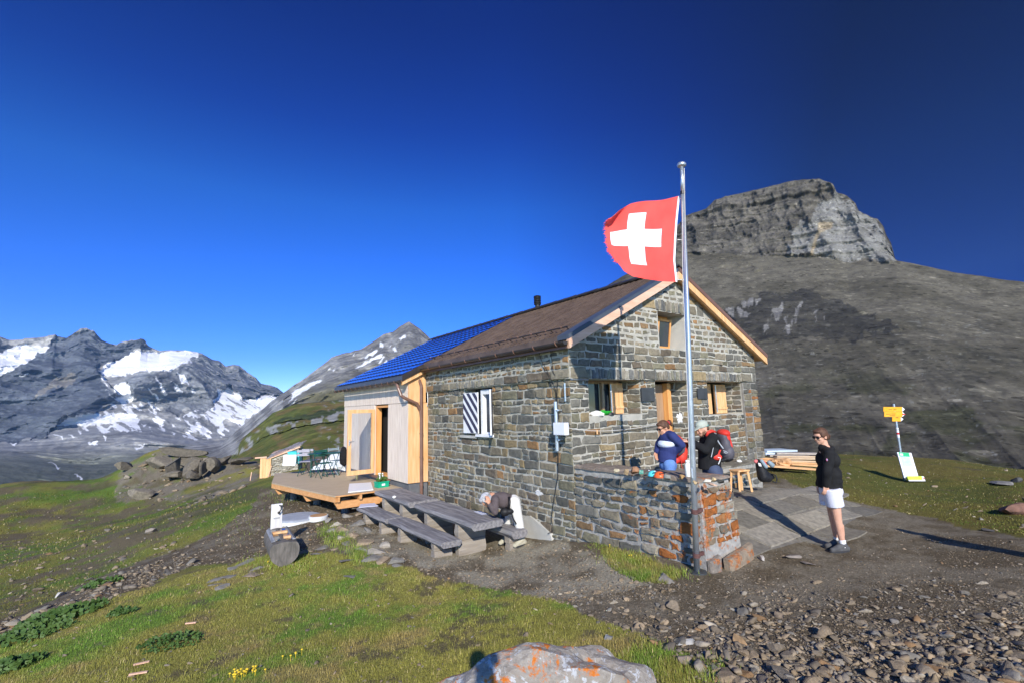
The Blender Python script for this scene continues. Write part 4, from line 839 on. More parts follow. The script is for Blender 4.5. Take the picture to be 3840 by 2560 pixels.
# solar roof over annex and rear half
bm = NB(); slab(bm, -.80, WID / 2 - .001, 5.701, 11.6, .0, RT - .004); slab(bm, -.80, -.201, A0 - .12, 5.70, .0, RT - .004); sroof = part('solar_roof', bm, FLASH, 'dark roof deck under the blue solar tiles')
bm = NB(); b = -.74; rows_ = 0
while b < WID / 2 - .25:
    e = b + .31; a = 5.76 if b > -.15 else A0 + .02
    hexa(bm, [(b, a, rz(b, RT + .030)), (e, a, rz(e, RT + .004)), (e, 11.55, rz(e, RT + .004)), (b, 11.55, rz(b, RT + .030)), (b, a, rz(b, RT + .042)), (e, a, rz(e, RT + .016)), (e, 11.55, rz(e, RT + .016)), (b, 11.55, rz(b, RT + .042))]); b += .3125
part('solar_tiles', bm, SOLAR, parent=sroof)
bm = NB(); b = -.74
while b < WID / 2 - .3:
    a = 5.8 if b > -.15 else A0 + .1
    while a < 11.5:
        box(bm, b - .008, b - .002, a, a + .11, rz(b, RT + .014), rz(b, RT + .046)); a += .26
    b += .3125
part('tile_hooks', bm, SOLARD, parent=sroof)['kind'] = 'stuff'
bm = NB(); slab(bm, -.80, -.205, A0 - .16, A0 - .121, -.03, RT + .03); part('verge_flashing', bm, DKMET, parent=sroof)
bm = NB(); slab(bm, -.78, -.12, A0 - .125, A0 - .02, -.14, -.002); part('barge_board', bm, LARCH, 'orange barge board of the annex')
# gutters
def gutter(b, a0, a1, z, r=.062):
    bm = NB(); pts = [(r * math.cos(t), r * math.sin(t)) for t in np.linspace(math.pi, 2 * math.pi, 9)] + [((r - .006) * math.cos(t), (r - .006) * math.sin(t)) for t in np.linspace(2 * math.pi, math.pi, 9)]
    prism(bm, [(b + x, a0, z + y) for x, y in pts], (0, a1 - a0, 0)); prism(bm, [(b + x, a0 - .004, z + y) for x, y in pts[:9]], (0, .004, 0)); prism(bm, [(b + x, a1, z + y) for x, y in pts[:9]], (0, .004, 0))
    g = part('gutter', bm, DKMET); a = a0 + .2
    while a < a1:
        q = [(b + (r + .006) * math.cos(t), a, z + (r + .006) * math.sin(t)) for t in np.linspace(math.pi * .95, 2 * math.pi, 8)]; bm = NB(); tube(bm, q + [(b + r + .04, a, z + .04)], .009, 5); part('gutter_bracket', bm, COPPER, parent=g); a += .62 if a1 - a0 > 5.8 or b > -.5 else .45
gutter(-.262, OV + .02, 5.72, rz(-.2, -.012)); gutter(-.86, A0 - .1, A1 + .2, rz(-.8, -.025))
bm = NB(); bb = .02; zz = rz(bb, RT + .085); tube(bm, [(bb, OV + .25, zz), (bb, 5.6, zz)], .013, 6); a = OV + .3
while a < 5.6: tube(bm, [(bb + .08, a, rz(bb + .08, RT)), (bb, a, zz)], .010, 5); a += .44
part('snow_guard', bm, DKMET, parent=roof)
a = OV + .42
while a < 5.6: bm = NB(); sph(bm, (bb - .012, a, zz + .004), .017, 8, 6); part('guard_clamp', bm, COPPER, parent=roof); a += .44
# eaves board under the gutter
bm = NB(); slab(bm, -.20, -.13, OV + .06, 5.68, -.12, -.052); part('eaves_board', bm, COPPER)
# downpipes
dpb, dpa = onh(1580, 1600, a=A0 - .10)[:2]
bm = NB(); tube(bm, [(-.26, A0 + .10, rz(-.2, -.07)), (-.26, A0 + .08, rz(-.2, -.2)), (dpb, A0 - .10, rz(-.2, -.45)), (dpb, A0 - .10, .2), (dpb, A0 - .10, -2.55)], .042, 12)
for z in (-.6, -1.2, -1.9): cyl(bm, (dpb, A0 - .10, z), (dpb, A0 - .10, z + .04), .049)
part('downpipe', bm, COPPER)
bm = NB(); tube(bm, [(-.86, A0 + .05, rz(-.8, -.08)), (-.85, A0 - .02, rz(-.8, -.22)), (-.80, A0 - .08, rz(-.8, -.40)), (-.72, A0 - .10, rz(-.8, -.46)), (dpb - .12, A0 - .10, rz(-.8, -.62)), (dpb - .02, A0 - .10, rz(-.8, -.80)), (dpb, A0 - .10, rz(-.8, -1.0))], .042, 12); part('downpipe', bm, COPPER, 'bent downpipe of the annex gutter')
bm = NB(); q = [(-.03, 5.57, .95), (-.05, 5.47, .70), (-.05, 5.54, .45), (-.06, 5.50, .22), (-.05, 5.57, .12)]; tube(bm, q, .009, 6); part('white_cable', bm, WHITEM)
bm = NB(); q = [(UO - .03, .38, 1.1), (UO - .05, .34, .9), (UO - .05, .30, .62), (-.05, .26, .47), (-.05, .30, .2), (-.05, .27, -.2)]; tube(bm, q, .006, 5); tube(bm, [(UO - .03, .75, 1.1), (UO - .05, .62, .85), (UO - .05, .5, .7), (UO - .05, .40, .55), (-.045, .33, .30), (-.045, .31, -.5), (-.045, .36, -1.2), (-.05, .50, -1.65), (-.06, .56, -1.95), (-.10, .48, -2.12), (-.11, .62, -2.2)], .006, 5); part('hanging_cable', bm, CABLE)
bm = NB(); tube(bm, [(-.03, .10, .42), (-.03, .10, .10)], .018); tube(bm, [(.0, -.035, .475), (.42, -.035, .475)], .014); part('conduit', bm, STEEL)

# ---- antenna box on its wall pipe
ab = thing('junction_box', 'white square junction box on a steel pipe fixed to the stone wall corner', 'junction box', hw(-.12, .22, -.8), HA)
bm = NB(); tube(bm, [(-.13, .25, .10), (-.13, .25, -.75)], .032, 12); part('pipe', bm, STEEL, parent=ab)
bm = NB(); p = onh(2083, 1582, b=-.20); q = onh(2129, 1630, b=-.20); box(bm, -.26, -.165, q[1], p[1], q[2], p[2]); bev(bm, .012, 2); part('box', bm, WHITEM, parent=ab)
for z in (-.05, -.56):
    bm = NB(); tube(bm, [(-.13, .25, z), (-.02, .22, z)], .012); tube(bm, [(-.13, .25, z), (-.16, .16, z)], .016); part('clamp', bm, STEEL, parent=ab)
# ------------------------------------------------------------------ terrace and parapet
PAVE = None if True else mat('terrace_stone', (.20, .19, .17), (.27, .255, .225), scale=4, rough=.9, bump=.4, bscale=20)
bm = NB(); lay_ = vcol(bm)
TZ = -1.76
def tz(b, a):
    z = TZ - .30 * float(np.clip((-a - 1.25) / 1.45, 0, 1)) - .26 * float(smooth(4.2, 7.0, b)) - .02; d = 9
    for p_, q_ in zip(ring[1:-1], ring[2:-1]):
        e_ = np.array(q_) - p_; t_ = np.clip(((b - p_[0]) * e_[0] + (a - p_[1]) * e_[1]) / (e_ @ e_), 0, 1); d = min(d, math.hypot(b - p_[0] - t_ * e_[0], a - p_[1] - t_ * e_[1]))
    k = float(smooth(.0, .8, d)); return z if k >= 1 else k * z + (1 - k) * (gH0(b, a) + .004)
def gH0(b, a): p = hw(b, a, 0); return gz1(p[0], p[1])
ring = [(-.0 + .48, -.3), (5.2, -.3), (6.3, -.5), (6.9, -1.1), (6.4, -2.0), (5.2, -2.5), (3.6, -2.75), (2.2, -2.75), (1.2, -2.55), (.48, -2.3)]
mort = []
for b, a in ring: mort.append((b, a))
gx = np.arange(.2, 7.8, .12); gy = np.arange(-3.0, -.2, .12); vv = {}
for i, b in enumerate(gx):
    for j, a in enumerate(gy):
        if inpoly(np.array([b]), np.array([a]), ring)[0]:
            v = bm.verts.new((b, a, tz(b, a) - .012)); v[lay_] = (.20, .185, .16, 1); vv[i, j] = v
for (i, j), v in list(vv.items()):
    q = [vv.get(k) for k in ((i, j), (i + 1, j), (i + 1, j + 1), (i, j + 1))]
    if all(q): bm.faces.new(q)
a = -3.0
while a < -.35:                                              # big irregular flags
    h = random.uniform(.30, .62); b = .2 + random.uniform(-.3, 0)
    while b < 7.6:
        w = random.uniform(.45, 1.05); cb, ca = b + w / 2, a + h / 2
        if inpoly(np.array([cb]), np.array([ca]), ring)[0]:
            k = random.uniform(.75, 1.2); c = random.choice([(.235, .215, .18), (.205, .19, .16), (.25, .225, .18)]); pts = []
            for p in ((b + .02, a + .02), (b + w / 2, a + .015), (b + w - .02, a + .02), (b + w - .01, a + h / 2), (b + w - .02, a + h - .02), (b + w / 2, a + h - .015), (b + .02, a + h - .02), (b + .01, a + h / 2)):
                pts.append((p[0] + random.uniform(-.035, .035), p[1] + random.uniform(-.035, .035)))
            d = random.uniform(0, .012); lo = []; hi = []
            for p in pts:
                for L_, o in ((lo, -.03), (hi, .006 + d)):
                    v = bm.verts.new((p[0], p[1], tz(*p) + o)); v[lay_] = (c[0] * k, c[1] * k, c[2] * k, 1); L_.append(v)
            for i in range(8): bm.faces.new((lo[i], lo[(i + 1) % 8], hi[(i + 1) % 8], hi[i]))
            bm.faces.new(hi)
        b += w
    a += h
tag(obj('terrace_paving', bm, STONE, frame=HOUSE), 'irregular grey flagstone terrace in front of the gable', 'paving', kind='structure')

par = thing('parapet_wall', 'low stone parapet with orange lichen running from the hut corner to the flagpole', 'wall', hw(.25, -1.2, -2.4), HA)
PE = -2.42                                                   # front end of the parapet
bm = NB(); lay_ = vcol(bm)
hexa(bm, [(.0, PE, -2.7), (1.0, PE + .02, -2.7), (.62, 0, -2.7), (.0, 0, -2.7), (.03, PE + .05, -1.035), (.80, PE + .1, -1.035), (.42, 0, -1.0), (.03, 0, -1.0)])
for v in bm.verts: v[lay_] = (.36, .35, .33, 1)
ORL = [(.36, .14, .05), (.33, .17, .08), (.30, .24, .18), (.20, .19, .165), (.25, .23, .19), (.16, .16, .155), (.33, .31, .27)]
masonry(bm, (.012, 0, 0), (0, 1, 0), (0, 0, 1), (-1, 0, 0), rowset(-2.6, -1.10, .10, .20), lambda va, vb: [(-1.35, .0)], depth=(.012, .035), wmul=(1.2, 2.8), joint=.045, rough=1.5, pal=PAL + PALR[1:3], palw=PALW + [.5, .5])
masonry(bm, (.012, 0, 0), (0, 1, 0), (0, 0, 1), (-1, 0, 0), rowset(-2.6, -1.10, .10, .20), lambda va, vb: [(PE + .06, -1.36)], depth=(.012, .04), wmul=(1.2, 2.8), joint=.045, rough=1.6, pal=ORL, palw=[1.6, 1.6, 2, 3, 3, 2, 2])
masonry(bm, (.06, PE + .05, 0), (1, 0.02, 0), (0, 0, 1), (0, -1, .02), rowset(-1.86, -1.10, .09, .15), lambda va, vb: [(0, .70 - .2 * (va + 1.1))], depth=(.015, .04), wmul=(1.3, 3), joint=.04, rough=1.6, pal=ORL, palw=[3, 3, 2, 1.5, 2, 1, 2.5])
LST = lichen_stone(); parw = obj('wall_body', bm, LST, parent=par, frame=HOUSE)
bm = NB(); lay_ = vcol(bm)
stone(bm, lay_, [(.26, -2.5), (1.0, -2.5), (1.0, -1.92), (.30, -2.0)], Vector((0, PE, 0)), Vector((1, .05, 0)), Vector((0, .03, 1)), Vector((0, -1, 0)), .09, (.29, .235, .175), 1.4)
stone(bm, lay_, [(-.02, -2.5), (.20, -2.5), (.22, -1.95), (0.02, -1.98)], Vector((0, PE, 0)), Vector((1, 0, 0)), Vector((0, 0, 1)), Vector((0, -1, 0)), .07, (.22, .195, .17), 1.5)
obj('foot_slab', bm, LST, parent=par, frame=HOUSE)
def lichen(cols=((.52, .145, .02), (.40, .12, .03))): return mat('orange_lichen', *cols, scale=20, rough=.95, bump=.5)
LICH = lichen()
bm = NB(); lay_ = vcol(bm); a = -.02
while a > PE + .1:                                           # coping slabs
    w = random.uniform(.35, .8); k = random.uniform(.8, 1.15); a2 = max(a - w, PE + .02)
    stone(bm, lay_, [(0.0, a2 + .012), (.45 + .34 * a2 / PE, a2 + .012), (.45 + .34 * a / PE, a - .012), (0.0, a - .012)], Vector((.0, 0, -1.035)), Vector((1, 0, 0)), Vector((0, 1, 0)), Vector((0, 0, 1)), random.uniform(.035, .055), (.25 * k, .205 * k, .17 * k), 1.4)
    a = a2
obj('coping', bm, LST, parent=par, frame=HOUSE)

# ------------------------------------------------------------------ flagpole and flag
PB = np.array([2.26, 6.42, gz1(2.26, 6.42)]); PT = aty(2556, 622, 6.12); PD = PT - PB
def onpole(t): return PB + PD * t
def polet(y):                                                 # parameter of the pole at a photo row
    lo, hi = 0.0, 1.0
    for _ in range(40):
        m = (lo + hi) / 2
        if proj(onpole(m))[1] > y: lo = m
        else: hi = m
    return lo
fp = thing('flagpole', 'tall slightly leaning grey metal flagpole strapped to the end of the stone parapet', 'flagpole', PB)
FP_ = dict(parent=fp)
bm = NB(); tube(bm, [onpole(0), onpole(.25), onpole(polet(1200)), onpole(polet(724))], [.037, .036, .032, .028], 16); tube(bm, [onpole(polet(724) - .002), onpole(1.0)], [.025, .023], 16); obj('pole', bm, STEEL, shade=True, **FP_)
bm = NB(); lathe(bm, [(.02, -.03), (.055, -.01), (.062, .012), (.05, .035), (.012, .045)], onpole(1.0), 20); obj('finial', bm, STEEL, shade=True, **FP_)
bm = NB(); t = polet(724); tube(bm, [onpole(t - .004), onpole(t + .004)], .033, 16); obj('joint_ring', bm, DKMET, **FP_)
RUST = mat('brown_steel_strap', (.10, .045, .04), (.14, .07, .06), scale=20, rough=.7)
for y in (1916, 2080):
    bm = NB(); t = polet(y); tube(bm, [onpole(t - .005), onpole(t + .005)], .046, 14); q = Vector(onpole(t)); bar(bm, q, q + Vector(BV) * .16, .03, .045); obj('strap', bm, RUST, **FP_)
bm = NB(); cyl(bm, Vector(PB) + Vector((0, 0, -.03)), Vector(PB) + Vector((0, 0, .012)), .12, .12, 10); obj('foot_plate', bm, SLATE, **FP_)
ROPE = mat('white_halyard', (.62, .60, .55), (.7, .68, .63), scale=40, rough=.9)
bm = NB()
c0 = Vector(aty(2566, 632, 6.10)); tube(bm, [c0, aty(2561, 720, 6.12), aty(2558, 900, 6.15), aty(2562, 1080, 6.18), aty(2575, 1400, 6.25), aty(2585, 1700, 6.32), aty(2588, 1780, 6.34)], .0045, 5)
tube(bm, [aty(2566, 632, 6.09), aty(2570, 900, 6.14), aty(2580, 1250, 6.2), aty(2590, 1600, 6.3), aty(2597, 1775, 6.33)], .0045, 5); obj('halyard', bm, ROPE, **FP_)
bm = NB(); q = Vector(onpole(polet(1770))); bar(bm, q + Vector((-.03, -.03, .06)), q + Vector((-.03, -.03, -.06)), .035, .02); obj('cleat', bm, STEEL, **FP_)

RED = mat('red_flag_cloth', (.74, .07, .06), (.80, .09, .075), scale=3, rough=.85, sheen=.2); WHC = mat('white_flag_cloth', (.74, .75, .79), (.78, .79, .82), scale=3, rough=.85)
flag = thing('flag', 'red flag with white cross and frayed edge blowing from the flagpole', 'flag', onpole(polet(1057)))
us = np.unique(np.concatenate([[0, .028], np.linspace(.028, .21, 8), np.linspace(.21, .45, 9), np.linspace(.45, .69, 9), np.linspace(.69, .93, 9), np.linspace(.93, 1, 4)])); vs = np.unique(np.concatenate([np.linspace(0, .15, 6), np.linspace(.15, .36, 8), np.linspace(.36, .58, 8), np.linspace(.58, .82, 9), np.linspace(.82, 1, 6)]))
def fpx(u, v):
    top = np.interp(u, [0, .25, .5, .75, .92, 1], [735, 748, 756, 768, 786, 806]); bot = np.interp(u, [0, .3, .55, .75, .9, 1], [1058, 1055, 1048, 1036, 1015, 985])
    xl = np.interp(v, [0, .1, .25, .5, .75, 1], [2300, 2277, 2272, 2268, 2282, 2320]); xr = np.interp(v, [0, .3, .5, .75, 1], [2550, 2540, 2536, 2532, 2540])
    x = xr + (xl - xr) * u; y = top + (bot - top) * v
    y = y + 7 * math.sin(u * 7.5 + v * 1.2) * u * (1 - v * .6); x = x + 3.5 * math.sin(v * 9 + u * 3) * u
    Y = 6.19 - .16 * u + .055 * math.sin(u * 8.5 + v * 2.6 + .5) * (u ** .6) + .022 * math.sin(u * 17 - v * 5) * u + .03 * math.sin(v * 6 + 1) * u
    Y -= .13 * smooth(.72, 1, u) * smooth(.22, 0, v) + .05 * smooth(.8, 1, v)
    return aty(float(x), float(y), float(Y))
def incross(u, v): return (.45 < u < .69 and .15 < v < .82) or (.21 < u < .93 and .36 < v < .58)
bmr, bmw, bmh = NB(), NB(), NB()
G = [[Vector(fpx(u, v)) for v in vs] for u in us]
frn = [Vector((random.uniform(-.018, .012), random.uniform(-.01, .01), random.uniform(-.008, .008))) for _ in vs]
for j in range(len(vs)): G[-1][j] = G[-1][j] + frn[j]
for i in range(len(us) - 1):
    for j in range(len(vs) - 1):
        uc, vc_ = (us[i] + us[i + 1]) / 2, (vs[j] + vs[j + 1]) / 2
        b_ = bmh if us[i + 1] <= .0281 else (bmw if incross(uc, vc_) else bmr)
        b_.faces.new([b_.verts.new(G[i][j]), b_.verts.new(G[i][j + 1]), b_.verts.new(G[i + 1][j + 1]), b_.verts.new(G[i + 1][j])])
for j in range(len(vs) - 1):                                  # loose threads of the torn fly end
    for k in range(3):
        if random.random() < .55:
            p = G[-1][j].lerp(G[-1][j + 1], random.random()); L_ = random.uniform(.008, .035); bmr.faces.new([bmr.verts.new(q) for q in (p + Vector((0, 0, .006)), p - Vector((0, 0, .006)), p + Vector((-L_, random.uniform(-.01, .01), random.uniform(-.02, .008))))])
for nm, b_, m_ in (('red_field', bmr, RED), ('white_cross', bmw, WHC), ('hoist_band', bmh, WHC)):
    bmesh.ops.remove_doubles(b_, verts=b_.verts, dist=1e-5); obj(nm, b_, m_, parent=flag, shade=True)
bm = NB()
for y in (745, 900, 1050): q = Vector(aty(2546 if y < 800 else 2540, y, 6.19)); tube(bm, [q, Vector(onpole(polet(y)))], .006, 5)
obj('toggles', bm, ROPE, parent=flag)

# ------------------------------------------------------------------ wooden deck
DECK = mat('deck_boards', (.40, .31, .20), (.49, .385, .26), scale=3, rough=.75, stretch=(1, 12, 6), bump=.15, bscale=18); DECKF = mat('orange_deck_timber', (.55, .27, .10), (.66, .35, .15), scale=4, rough=.7, stretch=(2, 2, 4), bump=.1)
DZ = -1.98
deck = thing('wooden_deck', 'raised wooden deck with orange timber edge in front of the annex', 'deck', hw(-1.7, 7.5, -2.4), HA)
D = dict(parent=deck, frame=HOUSE)
DL = [(6.03, -2.26), (9.83, -3.03), (12.4, -2.5)]             # left edge: a, b
def dleft(a): return float(np.interp(a, [q[0] for q in DL], [q[1] for q in DL]))
bm = NB(); a = 6.03
while a < 12.2:
    e = min(a + .118, 12.3)
    hexa(bm, [(dleft(a), a, DZ - .03), (AB + .03, a, DZ - .03), (AB + .03, e, DZ - .03), (dleft(e), e, DZ - .03), (dleft(a), a, DZ), (AB + .03, a, DZ), (AB + .03, e, DZ), (dleft(e), e, DZ)]); a += .124
obj('decking', bm, DECK, **D)
for b in (-2.20, -1.66, -1.14, -.72):
    bm = NB(); box(bm, b, b + .06, 6.04, 11.5, DZ - .155, DZ - .0325); obj('joist', bm, DECKF, **D)
bm = NB()
for (a0, b0), (a1, b1) in zip(DL, DL[1:]): bar(bm, (b0 + .03, a0 + .03, DZ - .095), (b1 + .03, a1, DZ - .095), .05, .125)
obj('edge_beam', bm, DECKF, **D)
bm = NB(); box(bm, -2.25, AB + .02, 6.024, 6.0395, DZ - .031, DZ + .0); obj('front_trim', bm, DECKF, **D)
for a in (6.12, 7.8, 9.65):
    bm = NB(); b0 = dleft(a) - .0; hexa(bm, [(b0 + .12, a, DZ - .33), (-1.0, a, DZ - .33), (-1.0, a + .10, DZ - .33), (b0 + .12, a + .10, DZ - .33), (b0 + .02, a, DZ - .162), (-1.0, a, DZ - .162), (-1.0, a + .10, DZ - .162), (b0 + .02, a + .10, DZ - .162)]); obj('bearer', bm, DECKF, **D)
for b, a in ((-1.8, 6.7), (-2.1, 8.3), (-2.4, 9.8)):
    bm = NB(); p = hw(b, a, 0); cyl(bm, (b, a, gz1(p[0], p[1]) - .1), (b, a, DZ - .165), .11); obj('pier', bm, PLINTH, **D)

# things on the deck
GREEN = mat('green_plastic', (.0, .30, .16), (.01, .36, .20), scale=5, rough=.45)
p = onh(1437, 1826, z=DZ); crate = thing('plastic_crate', 'green plastic crate of plants on the deck corner', 'crate', hw(p[0], p[1] + .12, DZ), HA + .1)
cf = wmat(crate); cw, cd, ch = .155, .11, .15; bm = NB()
box(bm, -cw, cw, -cd, cd, .0, .012)
for x0, x1, y0, y1 in ((-cw, cw, -cd, -cd + .012), (-cw, cw, cd - .012, cd), (-cw, -cw + .012, -cd + .0125, cd - .0125), (cw - .012, cw, -cd + .0125, cd - .0125)): box(bm, x0, x1, y0, y1, .0125, ch)
box(bm, -cw - .01, cw + .01, -cd - .012, -cd - .0005, ch - .03, ch + .005); box(bm, -cw - .012, -cw - .0005, -cd - .01, cd, ch - .03, ch + .005)
obj('crate_body', bm, GREEN, parent=crate, frame=cf)
bm = NB(); box(bm, -.05, .04, -cd - .014, -cd - .001, .05, .10); obj('paper_label', bm, WHITEM, parent=crate, frame=cf)
LEAF = mat('leaf_green', (.06, .12, .02), (.12, .19, .04), scale=9, rough=.7); FLW = mat('white_petals', (.75, .74, .70), rough=.8); YEL = mat('yellow_petals', (.80, .55, .03), (.85, .62, .05), scale=20, rough=.8)
def leaves(bm, c, n, spread, size, r_, up=.6):
    c = Vector(c)
    for i in range(n):
        d = Vector((r_.gauss(0, 1), r_.gauss(0, 1), abs(r_.gauss(0, 1)) * up)).normalized() * spread * r_.random() ** .5; p = c + d; s = size * r_.uniform(.6, 1.3)
        t = Vector((r_.uniform(-1, 1), r_.uniform(-1, 1), r_.uniform(.1, 1))).normalized(); u = t.orthogonal().normalized() * s * .4
        bm.faces.new([bm.verts.new(q) for q in (p, p + t * s * .5 + u, p + t * s, p + t * s * .5 - u)])
plant = thing('potted_plant', 'leafy herb with white flowers growing out of the green crate', 'plant', hw(p[0], p[1] + .12, DZ + .02), HA)
bm = NB(); r_ = random.Random(4); leaves(bm, (0, 0, .12), 240, .15, .05, r_, 1.4); leaves(bm, (-.02, 0, .26), 60, .08, .04, r_, 1.3); obj('foliage', bm, LEAF, parent=plant, frame=wmat(plant))
bm = NB(); [sph(bm, (r_.uniform(-.12, .0), r_.uniform(-.08, 0), r_.uniform(.2, .36)), .022, 7, 5) for _ in range(12)]; obj('flowers', bm, FLW, parent=plant, frame=wmat(plant))
q4 = [onh(x, y, z=DZ + .004) for x, y in ((1305, 1846), (1400, 1836), (1391, 1809), (1310, 1814))]
pn = NB(); prism(pn, [(q[0], q[1], DZ + .005) for q in q4], (0, 0, .02)); tag(obj('floor_board', pn, WHITEM, frame=HOUSE, origin=None), 'white rectangular board lying flat on the deck planks', 'board')
bm = NB(); c = Vector(hw(*onh(1338, 1797, z=DZ)[:2], DZ)); lathe(bm, [(.035, 0), (.035, .16), (.05, .17), (.05, .19), (.03, .20), (.03, .215), (.062, .22), (.062, .245), (.055, .25)], c, 14); tag(obj('wooden_peg', bm, mat('yellow_wood', (.66, .52, .22), (.75, .60, .30), scale=9, rough=.6)), 'small yellow turned wooden post under the open glass door', 'post')
# folding cafe furniture at the far end of the deck
TEAL = mat('green_cafe_metal', (.012, .065, .05), (.015, .085, .065), scale=5, rough=.5); LAV = mat('lilac_grey_slats', (.30, .29, .34), (.36, .35, .40), scale=5, rough=.6); BLUG = mat('blue_grey_metal', (.20, .27, .31), (.25, .32, .36), scale=5, rough=.5)
def dk(px, py=1785): return onh(px, py, z=DZ)[:2]
def cafe_table(px, py, label):
    b, a = dk(px, py); t = thing('cafe_table', label, 'table', hw(b, a, DZ), HA + random.uniform(-.3, .3), 'folding cafe tables on the deck'); f = wmat(t)
    bm = NB(); lathe(bm, [(.30, .70), (.32, .705), (.32, .725), (.30, .73)], n=24); obj('table_top', bm, TEAL, parent=t, frame=f)
    for s in (-1, 1):
        bm = NB(); tube(bm, [(s * .20, -.22, 0), (s * .20, .22, .70)], .011, 6); tube(bm, [(s * .17, .22, 0), (s * .17, -.22, .70)], .011, 6); tube(bm, [(s * .20, -.22, .01), (s * .17, .22, .012)], .008, 5); obj('cross_legs', bm, TEAL, parent=t, frame=f)
def cafe_chair(px, py, rot, slat, label):
    b, a = dk(px, py); t = thing('folding_chair', label, 'chair', hw(b, a, DZ), HA + rot, 'folding chairs on the deck'); f = wmat(t)
    bm = NB()
    for k in range(4): box(bm, -.20, .20, -.19 + k * .10, -.11 + k * .10, .44, .455)
    obj('seat', bm, slat, parent=t, frame=f); bm = NB()
    for z in (.64, .76): box(bm, -.20, .20, .245 + (z - .6) * .2, .262 + (z - .6) * .2, z, z + .075)
    obj('backrest', bm, slat, parent=t, frame=f)
    for s in (-1, 1):
        bm = NB(); tube(bm, [(s * .21, -.24, 0), (s * .21, .20, .46), (s * .205, .29, .86)], .011, 6); tube(bm, [(s * .18, .24, 0), (s * .18, -.17, .45)], .011, 6); obj('leg_pair', bm, TEAL if slat is not BLUG else BLUG, parent=t, frame=f)
cafe_table(1190, 1784, 'green round cafe table beside the lilac folding chairs, left of two'); cafe_table(1238, 1781, 'green round cafe table nearest the larch annex, right of two')
cafe_chair(1146, 1780, 2.6, LAV, 'lilac slatted folding chair behind the left cafe table, front of two'); cafe_chair(1168, 1774, 2.4, LAV, 'lilac slatted folding chair furthest back on the deck'); cafe_chair(1270, 1776, .4, BLUG, 'blue grey folding chair draped with a black jacket')
cafe_chair(1216, 1789, .2, TEAL, 'dark green folding chair between the two cafe tables')
BLKF = mat('black_fleece', (.008, .008, .009), (.016, .016, .017), scale=9, rough=.95, bump=.2, bscale=60)
def blob(bm, c, r, seed, amp=.18, seg=24, rings=16, M=None):
    n0 = len(bm.verts); sph(bm, (0, 0, 0), 1.0, seg, rings); bm.verts.ensure_lookup_table(); vs_ = bm.verts[n0:]
    P = np.array([v.co[:] for v in vs_]); f = 1 + amp * fbm(P[:, 0] * 1.8 + seed, P[:, 1] * 1.8, P[:, 2] * 1.8, oct=4, seed=seed)
    for v, k in zip(vs_, f):
        q = Vector((v.co.x * r[0] * k, v.co.y * r[1] * k, v.co.z * r[2] * k)); v.co = Vector(c) + ((M @ q) if M is not None else q)
b, a = dk(1287, 1778); bm = NB(); blob(bm, hw(b, a, DZ + .58), (.12, .14, .29), 3, .3); tag(obj('jacket', bm, BLKF, shade=True), 'black jacket hung over the chair back by the annex corner', 'jacket')
SHEET = mat('white_plastic_sheet', (.62, .66, .70), (.72, .75, .78), scale=2, rough=.5); bm = NB()
P0 = onground(1235, 1745); P0 = np.array(aty(1240, 1722, 19.5))
for i, (dx, dz, w, h, r) in enumerate(((0, .0, .9, .28, -.05), (.15, .16, .7, .25, .22), (-.1, .05, .6, .2, -.2))): box(bm, -w / 2, w / 2, -.4, .4, 0, .05 + h * .3, Matrix.Translation(Vector((P0[0] + dx, P0[1] + .2 * i, P0[2] + dz - .30))) @ Matrix.Rotation(r, 4, 'Y') @ Matrix.Rotation(.5, 4, 'X'))
blob(bm, (P0[0], P0[1], P0[2] - .38), (.8, .4, .30), 8, .35); tag(obj('plastic_sheeting', bm, SHEET), 'pile of crumpled white plastic sheets behind the cafe tables', 'plastic sheeting')
TURQ = mat('turquoise_plastic', (.03, .48, .50), (.05, .55, .56), scale=5, rough=.5)
P0 = aty(1105, 1735, 16.6); bm = NB(); box(bm, -.18, .18, -.2, .2, 0, .36, Matrix.Translation(Vector(P0)) @ Matrix.Rotation(.2, 4, 'Z')); bev(bm, .02, 2); box(bm, -.19, .19, -.21, .21, .362, .40, Matrix.Translation(Vector(P0)) @ Matrix.Rotation(.2, 4, 'Z')); tag(obj('storage_box', bm, TURQ), 'turquoise storage box standing behind the white board', 'box')
P0 = aty(1084, 1744, 16.2); bm = NB(); box(bm, -.22, .22, -.02, .02, 0, .35, Matrix.Translation(Vector(P0)) @ Matrix.Rotation(-.08, 4, 'Z') @ Matrix.Rotation(-.15, 4, 'X')); bev(bm, .006, 1); tag(obj('white_board', bm, WHITEP), 'white square board leaning against the turquoise box', 'board')

